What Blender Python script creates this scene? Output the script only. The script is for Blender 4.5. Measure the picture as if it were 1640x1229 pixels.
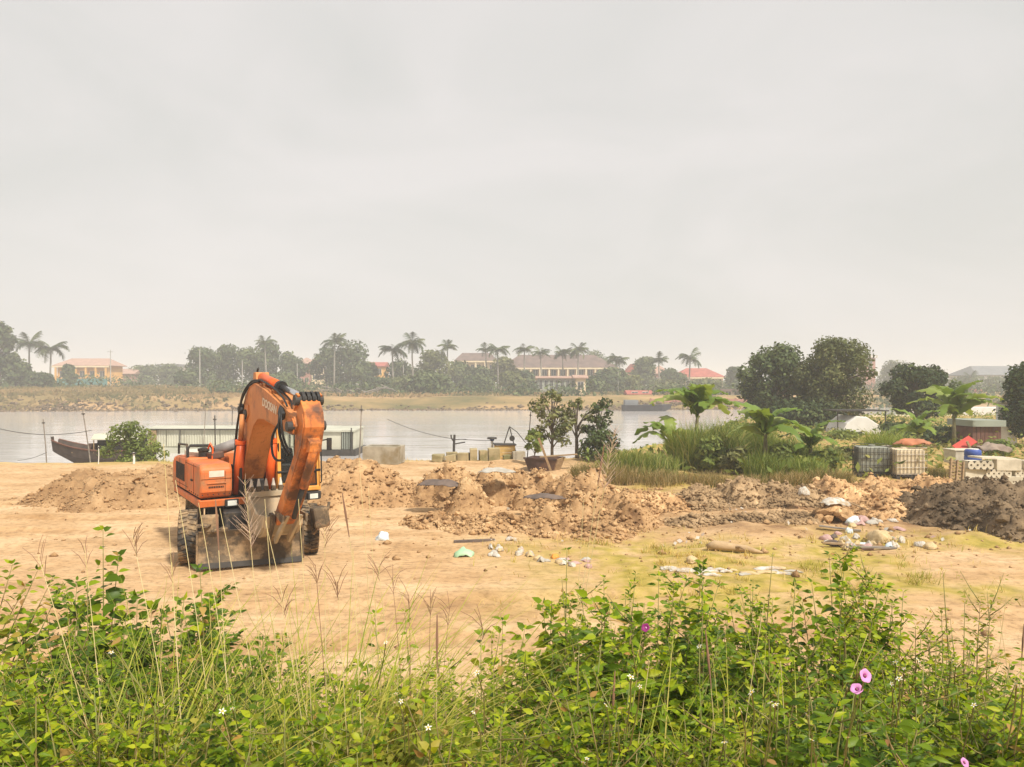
import bpy, math, random
import numpy as np
from mathutils import Vector, Matrix, Euler
R = math.radians
PI = math.pi
for _o in list(bpy.data.objects):
    bpy.data.objects.remove(_o)
scene = bpy.context.scene
COL = scene.collection

# ------------------------------------------------------------------ camera, sky, sun, exposure
HAZE = 0.0015
CAMZ = 3.45
F = 1200.0                      # focal length in pixels of the 1640 px wide photograph
cam = bpy.data.cameras.new('camera')
cam.sensor_width = 36.0
cam.lens = F / 1640.0 * 36.0
cam.clip_start = 0.05
cam.clip_end = 5000
camo = bpy.data.objects.new('camera', cam)
COL.objects.link(camo)
camo.location = (0, 0, CAMZ)
camo.rotation_euler = (R(90), 0, 0)
scene.camera = camo

SUN_EL, SUN_AZ = R(50), R(140)          # azimuth clockwise from +Y: behind the camera, to the right
world = bpy.data.worlds.new('World')
scene.world = world
world.use_nodes = True
wn, wl = world.node_tree.nodes, world.node_tree.links
wn.clear()
w_out = wn.new('ShaderNodeOutputWorld')
sky = wn.new('ShaderNodeTexSky')
sky.sky_type = 'NISHITA'
sky.sun_disc = False
sky.sun_elevation = SUN_EL
sky.sun_rotation = SUN_AZ
sky.air_density = 1.5
sky.dust_density = 6.0
bg_sky = wn.new('ShaderNodeBackground')
bg_sky.inputs['Strength'].default_value = 0.08
wl.new(sky.outputs[0], bg_sky.inputs[0])
# the even pale overcast that covers the blue, in faint broad drifts
tc = wn.new('ShaderNodeTexCoord')
mp = wn.new('ShaderNodeMapping')
mp.inputs['Scale'].default_value = (1.0, 1.0, 2.6)
nz = wn.new('ShaderNodeTexNoise')
nz.inputs['Scale'].default_value = 2.3
nz.inputs['Detail'].default_value = 4
nz.inputs['Distortion'].default_value = 0.6
cr = wn.new('ShaderNodeValToRGB')
cr.color_ramp.elements[0].position = 0.36
cr.color_ramp.elements[0].color = (0.640, 0.632, 0.608, 1)
cr.color_ramp.elements[1].position = 0.64
cr.color_ramp.elements[1].color = (0.725, 0.698, 0.680, 1)
bg_cloud = wn.new('ShaderNodeBackground')
bg_cloud.inputs['Strength'].default_value = 1.0
mixw = wn.new('ShaderNodeMixShader')
mixw.inputs[0].default_value = 0.90
wl.new(tc.outputs['Generated'], mp.inputs[0])
wl.new(mp.outputs[0], nz.inputs['Vector'])
wl.new(nz.outputs['Fac'], cr.inputs[0])
wl.new(cr.outputs[0], bg_cloud.inputs[0])
wl.new(bg_sky.outputs[0], mixw.inputs[1])
wl.new(bg_cloud.outputs[0], mixw.inputs[2])
wl.new(mixw.outputs[0], w_out.inputs[0])

sun = bpy.data.lights.new('sun', 'SUN')
sun.energy = 4.5
sun.angle = R(5)
sun.color = (1.0, 0.93, 0.82)
suno = bpy.data.objects.new('sun', sun)
COL.objects.link(suno)
_sd = Vector((math.sin(SUN_AZ) * math.cos(SUN_EL), math.cos(SUN_AZ) * math.cos(SUN_EL), math.sin(SUN_EL)))
suno.rotation_euler = (-_sd).to_track_quat('-Z', 'Y').to_euler()
suno.location = (8, -10, 30)
scene.view_settings.view_transform = 'Standard'
scene.view_settings.look = 'None'
scene.view_settings.exposure = 0.25
scene.view_settings.gamma = 1.0
scene.cycles.volume_bounces = 2

# ------------------------------------------------------------------ helpers
def P(px, py, D):
    return Vector(((px - 820) / F * D, D, CAMZ - (py - 615) / F * D))
def X(px, D):
    return (px - 820) / F * D
def ZP(py, D):
    return CAMZ - (py - 615) / F * D

_perm = np.random.RandomState(7).rand(512 * 512).reshape(512, 512)
def vnoise(x, y):
    x = np.asarray(x, float); y = np.asarray(y, float)
    xi = np.floor(x).astype(int); yi = np.floor(y).astype(int)
    fx = x - xi; fy = y - yi
    fx = fx * fx * (3 - 2 * fx); fy = fy * fy * (3 - 2 * fy)
    a = _perm[xi % 512, yi % 512]; b = _perm[(xi + 1) % 512, yi % 512]
    c = _perm[xi % 512, (yi + 1) % 512]; d = _perm[(xi + 1) % 512, (yi + 1) % 512]
    return (a * (1 - fx) + b * fx) * (1 - fy) + (c * (1 - fx) + d * fx) * fy - 0.5
def fbm(x, y, s=1.0, o=4, ox=0.0):
    r = 0; a = 1.0
    for i in range(o):
        r = r + a * vnoise(np.asarray(x) * s + 17.3 * i + ox, np.asarray(y) * s + 9.1 * i - ox)
        s *= 2.1; a *= 0.5
    return r
def sstep(a, b, x):
    t = np.clip((np.asarray(x, float) - a) / (b - a), 0, 1)
    return t * t * (3 - 2 * t)

def link(o, parent=None):
    COL.objects.link(o)
    if parent is not None:
        o.parent = parent
    return o
def tag(o, label=None, cat=None, group=None, kind=None):
    if label: o['label'] = label
    if cat: o['category'] = cat
    if group: o['group'] = group
    if kind: o['kind'] = kind
    return o
def empty(name, loc=(0, 0, 0), rz=0.0):
    o = bpy.data.objects.new(name, None)
    o.empty_display_size = 0.2
    o.location = loc
    o.rotation_euler = (0, 0, rz)
    return link(o)
def fast_mesh(name, V, Fc, mat=None, smooth=False, tint=None, attr=None):
    V = np.ascontiguousarray(V, dtype=np.float32); Fc = np.ascontiguousarray(Fc, dtype=np.int32)
    me = bpy.data.meshes.new(name)
    n, (m, k) = len(V), Fc.shape
    me.vertices.add(n); me.vertices.foreach_set('co', V.ravel())
    me.loops.add(m * k); me.loops.foreach_set('vertex_index', Fc.ravel())
    me.polygons.add(m); me.polygons.foreach_set('loop_start', np.arange(0, m * k, k, dtype=np.int32))
    if smooth:
        me.polygons.foreach_set('use_smooth', np.ones(m, dtype=bool))
    me.update(calc_edges=True)
    if tint is not None:
        a = me.attributes.new('tint', 'FLOAT', 'POINT')
        a.data.foreach_set('value', np.ascontiguousarray(tint, dtype=np.float32))
    for nm, arr in (attr or {}).items():
        a = me.attributes.new(nm, 'FLOAT', 'POINT')
        a.data.foreach_set('value', np.ascontiguousarray(arr, dtype=np.float32))
    if mat: me.materials.append(mat)
    return me
def obj(name, me, parent=None, loc=None):
    o = bpy.data.objects.new(name, me)
    if loc is not None: o.location = loc
    return link(o, parent)

class MB:
    """collects simple solids into one mesh"""
    def __init__(s): s.v = []; s.f = []
    def add(s, vs, fs, M=None):
        b = len(s.v)
        for p in vs:
            p = Vector(p)
            s.v.append(tuple(M @ p) if M is not None else tuple(p))
        for q in fs: s.f.append([b + i for i in q])
        return s
    def box(s, c, size, rot=None, taper=1.0, M=None):
        hx, hy, hz = size[0] / 2, size[1] / 2, size[2] / 2
        vs = []
        for z, t in ((-hz, 1.0), (hz, taper)):
            for x, y in ((-hx, -hy), (hx, -hy), (hx, hy), (-hx, hy)):
                vs.append((x * t, y * t, z))
        T = Matrix.Translation(Vector(c))
        if rot is not None: T = T @ Euler(rot).to_matrix().to_4x4()
        if M is not None: T = M @ T
        return s.add(vs, [(3, 2, 1, 0), (4, 5, 6, 7), (0, 1, 5, 4), (1, 2, 6, 5), (2, 3, 7, 6), (3, 0, 4, 7)], T)
    def cyl(s, a, b, r, r2=None, n=12, caps=True):
        a = Vector(a); b = Vector(b); r2 = r if r2 is None else r2
        d = (b - a).normalized()
        u = d.cross(Vector((0, 0, 1)) if abs(d.z) < 0.9 else Vector((1, 0, 0))).normalized(); w = d.cross(u)
        vs = []
        for p, rr in ((a, r), (b, r2)):
            for i in range(n):
                t = 2 * PI * i / n
                vs.append(p + u * (math.cos(t) * rr) + w * (math.sin(t) * rr))
        fs = [(i, (i + 1) % n, n + (i + 1) % n, n + i) for i in range(n)]
        if caps: fs += [tuple(range(n))[::-1], tuple(range(n, 2 * n))]
        return s.add(vs, fs)
    def tube(s, pts, rad, n=6):
        pts = [Vector(p) for p in pts]
        m = len(pts)
        rads = rad if isinstance(rad, (list, tuple)) else [rad] * m
        vs = []; u = None
        for i, p in enumerate(pts):
            d = (pts[min(i + 1, m - 1)] - pts[max(i - 1, 0)]).normalized()
            if u is None:
                u = d.cross(Vector((0.3, 0.2, 1)) if abs(d.z) < 0.9 else Vector((1, 0.1, 0))).normalized()
            else:
                u = (u - d * u.dot(d)).normalized()
            w = d.cross(u)
            for k in range(n):
                t = 2 * PI * k / n
                vs.append(p + (u * math.cos(t) + w * math.sin(t)) * rads[i])
        fs = []
        for i in range(m - 1):
            for k in range(n):
                fs.append((i * n + k, i * n + (k + 1) % n, (i + 1) * n + (k + 1) % n, (i + 1) * n + k))
        fs += [tuple(range(n))[::-1], tuple(range((m - 1) * n, m * n))]
        return s.add(vs, fs)
    def prism(s, poly, x0, x1, M=None):
        """side outline in (y, z), extruded along x"""
        n = len(poly)
        vs = [(x0, a, b) for a, b in poly] + [(x1, a, b) for a, b in poly]
        fs = [tuple(range(n))[::-1], tuple(range(n, 2 * n))] + [(i, (i + 1) % n, n + (i + 1) % n, n + i) for i in range(n)]
        return s.add(vs, fs, M)
    def lathe(s, prof, n=24, M=None):
        """profile (radius, height) spun about z"""
        vs = []
        for r, z in prof:
            for k in range(n):
                t = 2 * PI * k / n
                vs.append((r * math.cos(t), r * math.sin(t), z))
        fs = []
        for i in range(len(prof) - 1):
            for k in range(n):
                fs.append((i * n + k, i * n + (k + 1) % n, (i + 1) * n + (k + 1) % n, (i + 1) * n + k))
        fs += [tuple(range(n))[::-1], tuple(range((len(prof) - 1) * n, len(prof) * n))]
        return s.add(vs, fs, M)
    def mesh(s, name, mat, smooth=False):
        me = bpy.data.meshes.new(name)
        me.from_pydata(s.v, [], s.f)
        import bmesh
        bm = bmesh.new(); bm.from_mesh(me)
        bmesh.ops.recalc_face_normals(bm, faces=bm.faces)
        bm.to_mesh(me); bm.free()
        if smooth:
            me.polygons.foreach_set('use_smooth', np.ones(len(me.polygons), dtype=bool))
        me.update()
        me.materials.append(mat)
        return me
    def build(s, name, mat, parent=None, smooth=False, bevel=0.0, loc=None, auto=None):
        o = obj(name, s.mesh(name, mat, smooth), parent, loc)
        if bevel:
            b = o.modifiers.new('bevel', 'BEVEL'); b.width = bevel; b.segments = 2; b.limit_method = 'ANGLE'; b.angle_limit = R(35)
            b.harden_normals = False
        return o

def copy_tree(o, parent=None):
    c = o.copy(); COL.objects.link(c); c.parent = parent
    for ch in list(o.children): copy_tree(ch, c)
    return c

# ------------------------------------------------------------------ materials
def new_mat(name):
    m = bpy.data.materials.new(name); m.use_nodes = True
    nt = m.node_tree
    b = nt.nodes['Principled BSDF']
    return m, nt.nodes, nt.links, b
def ramp(n, stops):
    r = n.new('ShaderNodeValToRGB')
    e = r.color_ramp.elements
    while len(e) < len(stops): e.new(0.5)
    for i, (p, c) in enumerate(stops):
        e[i].position = p; e[i].color = (*c, 1)
    return r
def mat(name, c1, c2=None, scale=4.0, rough=0.8, bump=0.0, bscale=None, metal=0.0, detail=5, lo=0.35, hi=0.65, spec=0.3, stretch=None, dirt=None, dscale=1.2, dlo=0.5, dhi=0.66, streak=None):
    m, n, l, b = new_mat(name)
    b.inputs['Roughness'].default_value = rough
    b.inputs['Metallic'].default_value = metal
    b.inputs['Specular IOR Level'].default_value = spec
    c2 = c2 or tuple(min(1, x * 0.72) for x in c1)
    tc = n.new('ShaderNodeTexCoord'); mp = n.new('ShaderNodeMapping')
    if stretch: mp.inputs['Scale'].default_value = stretch
    l.new(tc.outputs['Object'], mp.inputs[0])
    nz = n.new('ShaderNodeTexNoise'); nz.inputs['Scale'].default_value = scale; nz.inputs['Detail'].default_value = detail
    l.new(mp.outputs[0], nz.inputs['Vector'])
    r = ramp(n, [(lo, c1), (hi, c2)])
    l.new(nz.outputs['Fac'], r.inputs[0])
    col = r.outputs[0]
    if dirt:
        nd = n.new('ShaderNodeTexNoise'); nd.inputs['Scale'].default_value = dscale; nd.inputs['Detail'].default_value = 7
        nd.inputs['Roughness'].default_value = 0.68
        l.new(tc.outputs['Object'], nd.inputs['Vector'])
        rd = ramp(n, [(dlo, (0, 0, 0)), (dhi, (1, 1, 1))])
        l.new(nd.outputs['Fac'], rd.inputs[0])
        mx = n.new('ShaderNodeMixRGB'); mx.inputs[2].default_value = (*dirt, 1)
        l.new(rd.outputs[0], mx.inputs[0]); l.new(col, mx.inputs[1])
        col = mx.outputs[0]
    if streak:
        ms = n.new('ShaderNodeMapping'); ms.inputs['Scale'].default_value = (9, 9, 0.9)
        l.new(tc.outputs['Object'], ms.inputs[0])
        ns = n.new('ShaderNodeTexNoise'); ns.inputs['Scale'].default_value = 1.6; ns.inputs['Detail'].default_value = 8; ns.inputs['Roughness'].default_value = 0.7
        l.new(ms.outputs[0], ns.inputs['Vector'])
        rk = ramp(n, [(.54, (0, 0, 0)), (.72, (.75, .75, .75))]); l.new(ns.outputs['Fac'], rk.inputs[0])
        mk = n.new('ShaderNodeMixRGB'); mk.inputs[2].default_value = (*streak, 1)
        l.new(rk.outputs[0], mk.inputs[0]); l.new(col, mk.inputs[1]); col = mk.outputs[0]
    l.new(col, b.inputs['Base Color'])
    if bump:
        nb = n.new('ShaderNodeTexNoise'); nb.inputs['Scale'].default_value = bscale or scale * 3; nb.inputs['Detail'].default_value = 6
        l.new(mp.outputs[0], nb.inputs['Vector'])
        bp = n.new('ShaderNodeBump'); bp.inputs['Strength'].default_value = bump; bp.inputs['Distance'].default_value = 0.03
        l.new(nb.outputs['Fac'], bp.inputs['Height']); l.new(bp.outputs[0], b.inputs['Normal'])
    return m
def leaf_mat(name, stops, trans=0.35, rough=0.55, tcol=None):
    m, n, l, b = new_mat(name)
    b.inputs['Roughness'].default_value = rough
    b.inputs['Specular IOR Level'].default_value = 0.2
    at = n.new('ShaderNodeAttribute'); at.attribute_name = 'tint'
    oi = n.new('ShaderNodeObjectInfo')
    ad = n.new('ShaderNodeMath'); ad.operation = 'ADD'
    fr = n.new('ShaderNodeMath'); fr.operation = 'FRACT'
    l.new(at.outputs['Fac'], ad.inputs[0]); l.new(oi.outputs['Random'], ad.inputs[1]); l.new(ad.outputs[0], fr.inputs[0])
    r = ramp(n, stops); l.new(fr.outputs[0], r.inputs[0])
    l.new(r.outputs[0], b.inputs['Base Color'])
    tr = n.new('ShaderNodeBsdfTranslucent')
    mu = n.new('ShaderNodeMixRGB'); mu.blend_type = 'MULTIPLY'; mu.inputs[0].default_value = 1; mu.inputs[2].default_value = (*(tcol or (1.25, 1.2, 0.5)), 1)
    l.new(r.outputs[0], mu.inputs[1]); l.new(mu.outputs[0], tr.inputs[0])
    mx = n.new('ShaderNodeMixShader'); mx.inputs[0].default_value = trans
    l.new(b.outputs[0], mx.inputs[1]); l.new(tr.outputs[0], mx.inputs[2])
    l.new(mx.outputs[0], n['Material Output'].inputs[0])
    return m
# ------------------------------------------------------------------ the lie of the land
WATER_Z = -0.8
def near_edge(x):
    return np.interp(x, [-60, -12, 2, 7, 12, 17, 22, 30, 60, 700], [33, 34, 36, 41, 50, 62, 74, 80, 84, 90])
def far_edge(x):
    return np.interp(x, [-700, -110, -60, -20, 10, 30, 60, 120, 700], [113, 110, 114, 118, 117, 121, 128, 150, 240])
def gh(x, y):
    x = np.asarray(x, float); y = np.asarray(y, float)
    dike = 1.75 * (1 - sstep(1.2, 6.6, y + 0.25 * fbm(x, y, 0.5, 2)))
    dike = np.where(y < -7, 1.75 * sstep(-14, -7, y), dike)
    z = dike + 0.10 * fbm(x, y, 0.12, 3) * sstep(4, 9, y)
    rough = sstep(-4, 2, x + 0.0 * y) * sstep(13, 17, y)                 # churned ground on the right
    z = z + rough * (0.16 * fbm(x, y, 0.55, 4) + 0.05 * fbm(x, y, 2.6, 3))
    z = z + (0.022 * fbm(x, y, 2.2, 3) + .05 * fbm(x, y, .7, 2)) * sstep(5, 8, y)
    # wheel ruts of the yard
    for (a, b, c) in ((10.2, 0.05, 0.0), (11.9, 0.05, 0.0), (18.3, 0.02, 1.0), (19.9, 0.02, 1.0), (21.5, -0.03, 2.0)):
        yc = a + b * x + 0.5 * np.sin(x * 0.25 + c)
        z = z - (0.055 * np.exp(-((y - yc) / 0.2) ** 2) - 0.03 * np.exp(-((np.abs(y - yc) - .33) / 0.12) ** 2)) * (1 + 1.2 * fbm(x, y, 1.3, 2)) * sstep(12, 2, x)
    e = near_edge(x) + 1.2 * fbm(x, y, 0.2, 3)
    f = far_edge(x) + 3.0 * fbm(x, y, 0.05, 3)
    bank = 1.3 + 1.2 * np.interp(x, [-200, -80, -45, -35, 700], [1.0, 1.0, 0.5, 0, 0]) * sstep(8, 26, y - f) + 0.5 * fbm(x, y, 0.04, 3)
    river = -3.2
    t_in = sstep(-1.5, 4.5, y - e)
    z_near = z * (1 - t_in) + river * t_in
    t_out = sstep(-4, 9, y - f)
    z_all = z_near * (1 - t_out) + bank * t_out
    return np.where(y > 100, river * (1 - t_out) + bank * t_out, z_near)
def g(x, y): return float(gh(np.array([x]), np.array([y]))[0])

def axis(parts):
    r = []
    for a, b, n in parts: r.append(np.linspace(a, b, n, endpoint=False))
    return np.concatenate(r)
gx = np.concatenate([-np.geomspace(700, 24, 40, endpoint=False), axis([(-24, 26, 420)]), np.geomspace(26, 700, 40)])
gy = np.concatenate([np.linspace(-45, 4, 30, endpoint=False), axis([(4, 28, 240), (28, 46, 80), (46, 122, 30), (122, 190, 60)]), np.geomspace(190, 1150, 30)])
GX, GY = np.meshgrid(gx, gy)
GZ = gh(GX, GY)
nx, ny = len(gx), len(gy)
idx = np.arange(nx * ny).reshape(ny, nx)
quads = np.stack([idx[:-1, :-1], idx[:-1, 1:], idx[1:, 1:], idx[1:, :-1]], -1).reshape(-1, 4)
fx, fy = GX.ravel(), GY.ravel()
# where thin dry grass grows in the soil
def dry_mask(x, y):
    n = fbm(x, y, 0.35, 4)
    a = sstep(-1.0, 3.0, x + 1.5 * n + 0.35 * (y - 13)) * sstep(10.8, 12.2, y + 1.6 * n - 0.05 * x) * (1 - sstep(15.5, 18.0, y + 2 * n - 0.1 * x))
    b = sstep(7.5, 9.5, x + n) * (1 - sstep(8.2, 10, y + n))
    e = sstep(-3.2, -0.6, y - near_edge(x) + 1.2 * n) * (y < 100)
    c = sstep(2, 5, x) * sstep(22, 25, y + 2 * n) * (y < 100)
    return np.clip(a * sstep(-0.35, 0.15, n + 0.15) + b + e + c * 0.7, 0, 1)
dry = dry_mask(fx, fy)
mud = sstep(0.5, 5, fx) * sstep(15.5, 19, fy + 2 * fbm(fx, fy, 0.4, 3)) * (fy < 100)
far = (fy > 100).astype(float)
rut = np.zeros_like(fx)
for (a, b, c) in ((10.2, 0.05, 0.0), (11.9, 0.05, 0.0), (18.3, 0.02, 1.0), (19.9, 0.02, 1.0), (21.5, -0.03, 2.0)):
    rut = np.maximum(rut, np.exp(-((fy - (a + b * fx + 0.5 * np.sin(fx * 0.25 + c))) / 0.24) ** 2))
rut = rut * (.55 + .45 * np.sin(fx * 21 + fbm(fx, fy, 2, 2) * 3)) * sstep(-.3, .3, fbm(fx, fy, .4, 3)) * sstep(14, 4, fx)

def ground_material():
    m, n, l, b = new_mat('sandy_soil')
    b.inputs['Roughness'].default_value = 0.95
    b.inputs['Specular IOR Level'].default_value = 0.1
    tc = n.new('ShaderNodeTexCoord')
    def noise(scale, detail=6, stretch=None, rough=0.6):
        z = n.new('ShaderNodeTexNoise'); z.inputs['Scale'].default_value = scale; z.inputs['Detail'].default_value = detail
        z.inputs['Roughness'].default_value = rough
        if stretch:
            mp = n.new('ShaderNodeMapping'); mp.inputs['Scale'].default_value = stretch
            l.new(tc.outputs['Object'], mp.inputs[0]); l.new(mp.outputs[0], z.inputs['Vector'])
        else: l.new(tc.outputs['Object'], z.inputs['Vector'])
        return z.outputs['Fac']
    def mixc(f, a, c):
        x = n.new('ShaderNodeMixRGB')
        if isinstance(f, float): x.inputs[0].default_value = f
        else: l.new(f, x.inputs[0])
        for i, v in ((1, a), (2, c)):
            if isinstance(v, tuple): x.inputs[i].default_value = (*v, 1)
            else: l.new(v, x.inputs[i])
        return x.outputs[0]
    def att(k):
        a = n.new('ShaderNodeAttribute'); a.attribute_name = k; return a.outputs['Fac']
    def rmp(f, stops):
        r = ramp(n, stops); l.new(f, r.inputs[0]); return r.outputs[0]
    sand = rmp(noise(0.55, 10, (0.7, 1.35, 1), .70), [(0.34, (0.40, 0.245, 0.12)), (0.48, (0.53, 0.348, 0.187)), (0.64, (0.63, 0.445, 0.265))])
    fine = rmp(noise(7, 10, (0.85, 1.15, 1), .78), [(0.36, (0.55, 0.53, 0.50)), (0.5, (0.98, 0.98, 0.97)), (0.66, (1.12, 1.11, 1.08))])
    mu = n.new('ShaderNodeMixRGB'); mu.blend_type = 'MULTIPLY'; mu.inputs[0].default_value = 1
    l.new(sand, mu.inputs[1]); l.new(fine, mu.inputs[2]); sand = mu.outputs[0]
    mudc = rmp(noise(1.6, 8), [(0.3, (0.17, 0.095, 0.05)), (0.5, (0.34, 0.21, 0.105)), (0.68, (0.52, 0.35, 0.19))])
    dryc = rmp(noise(2.5, 7), [(0.3, (0.22, 0.19, 0.035)), (0.5, (0.40, 0.305, 0.075)), (0.68, (0.52, 0.38, 0.15))])
    farc = rmp(noise(0.09, 8, (0.5, 1.6, 1), 0.7), [(0.36, (0.12, 0.11, 0.045)), (0.5, (0.27, 0.19, 0.085)), (0.62, (0.42, 0.27, 0.14))])
    sand = mixc(att('rut'), sand, (0.36, 0.215, 0.10))
    mm = n.new('ShaderNodeMath'); mm.operation = 'MULTIPLY'
    l.new(att('mud'), mm.inputs[0]); l.new(rmp(noise(0.7, 6), [(0.38, (0.25, 0.25, 0.25)), (0.56, (1, 1, 1))]), mm.inputs[1])
    c = mixc(mm.outputs[0], sand, mudc)
    md = n.new('ShaderNodeMath'); md.operation = 'MULTIPLY'
    l.new(att('dry'), md.inputs[0]); l.new(rmp(noise(1.1, 7), [(0.36, (0.15, 0.15, 0.15)), (0.55, (1, 1, 1))]), md.inputs[1])
    c = mixc(md.outputs[0], c, dryc)
    c = mixc(att('far'), c, farc)
    l.new(c, b.inputs['Base Color'])
    bp = n.new('ShaderNodeBump'); bp.inputs['Strength'].default_value = 0.8; bp.inputs['Distance'].default_value = 0.04
    l.new(noise(5, 10, (0.9, 1.1, 1), 0.75), bp.inputs['Height']); l.new(bp.outputs[0], b.inputs['Normal'])
    return m
GROUND = ground_material()
me = fast_mesh('ground', np.stack([fx, fy, GZ.ravel()], -1), quads, GROUND, True, attr={'dry': dry, 'mud': mud, 'far': far, 'rut': rut})
tag(obj('ground', me), kind='structure')

# the river
def water_material():
    m, n, l, b = new_mat('river_water')
    b.inputs['Base Color'].default_value = (0.56, 0.53, 0.51, 1)
    b.inputs['Roughness'].default_value = 0.10
    b.inputs['IOR'].default_value = 1.33
    tc = n.new('ShaderNodeTexCoord'); h = None
    for sc, st, k in ((0.16, (0.22, 1, 1), 1.0), (0.9, (0.45, 1, 1), 0.30)):
        mp = n.new('ShaderNodeMapping'); mp.inputs['Scale'].default_value = st
        z = n.new('ShaderNodeTexNoise'); z.inputs['Scale'].default_value = sc; z.inputs['Detail'].default_value = 4
        l.new(tc.outputs['Object'], mp.inputs[0]); l.new(mp.outputs[0], z.inputs['Vector'])
        bp = n.new('ShaderNodeBump'); bp.inputs['Strength'].default_value = 0.6; bp.inputs['Distance'].default_value = 0.14 * k
        l.new(z.outputs['Fac'], bp.inputs['Height'])
        if h is not None: l.new(h, bp.inputs['Normal'])
        h = bp.outputs[0]
    l.new(h, b.inputs['Normal'])
    return m
me = fast_mesh('river', [(-690, 28, WATER_Z), (690, 28, WATER_Z), (690, 300, WATER_Z), (-690, 300, WATER_Z)], [(0, 1, 2, 3)], water_material())
tag(obj('river', me), kind='structure')

# ------------------------------------------------------------------ heaps of dug earth
def soil_mat(name, a, b_, c, sc=1.4):
    m, n, l, b = new_mat(name)
    b.inputs['Roughness'].default_value = 0.95; b.inputs['Specular IOR Level'].default_value = 0.12
    tc = n.new('ShaderNodeTexCoord')
    z = n.new('ShaderNodeTexNoise'); z.inputs['Scale'].default_value = sc; z.inputs['Detail'].default_value = 9; z.inputs['Roughness'].default_value = 0.7
    ge = n.new('ShaderNodeNewGeometry'); l.new(ge.outputs['Position'], z.inputs['Vector'])
    r = ramp(n, [(0.33, a), (0.5, b_), (0.66, c)]); l.new(z.outputs['Fac'], r.inputs[0])
    oi = n.new('ShaderNodeObjectInfo'); hs = n.new('ShaderNodeHueSaturation')
    mr = n.new('ShaderNodeMapRange'); mr.inputs['To Min'].default_value = 0.9; mr.inputs['To Max'].default_value = 1.35
    l.new(oi.outputs['Random'], mr.inputs[0]); l.new(mr.outputs[0], hs.inputs['Value']); l.new(r.outputs[0], hs.inputs['Color'])
    l.new(hs.outputs[0], b.inputs['Base Color'])
    z2 = n.new('ShaderNodeTexNoise'); z2.inputs['Scale'].default_value = 7; z2.inputs['Detail'].default_value = 9; z2.inputs['Roughness'].default_value = 0.75
    l.new(ge.outputs['Position'], z2.inputs['Vector'])
    bp = n.new('ShaderNodeBump'); bp.inputs['Strength'].default_value = 0.9; bp.inputs['Distance'].default_value = 0.06
    l.new(z2.outputs['Fac'], bp.inputs['Height']); l.new(bp.outputs[0], b.inputs['Normal'])
    return m
SOIL_SAND = soil_mat('dug_sand', (0.25, 0.145, 0.07), (0.37, 0.23, 0.115), (0.50, 0.33, 0.175))
SOIL_RED = soil_mat('dug_red_soil', (0.19, 0.105, 0.052), (0.43, 0.265, 0.13), (0.62, 0.425, 0.23))
SOIL_GREY = soil_mat('dug_grey_clay', (0.06, 0.045, 0.030), (0.14, 0.10, 0.062), (0.25, 0.18, 0.11))
SOIL_MIX = soil_mat('mixed_spoil', (0.15, 0.10, 0.058), (0.31, 0.21, 0.115), (0.52, 0.365, 0.21))

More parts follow.
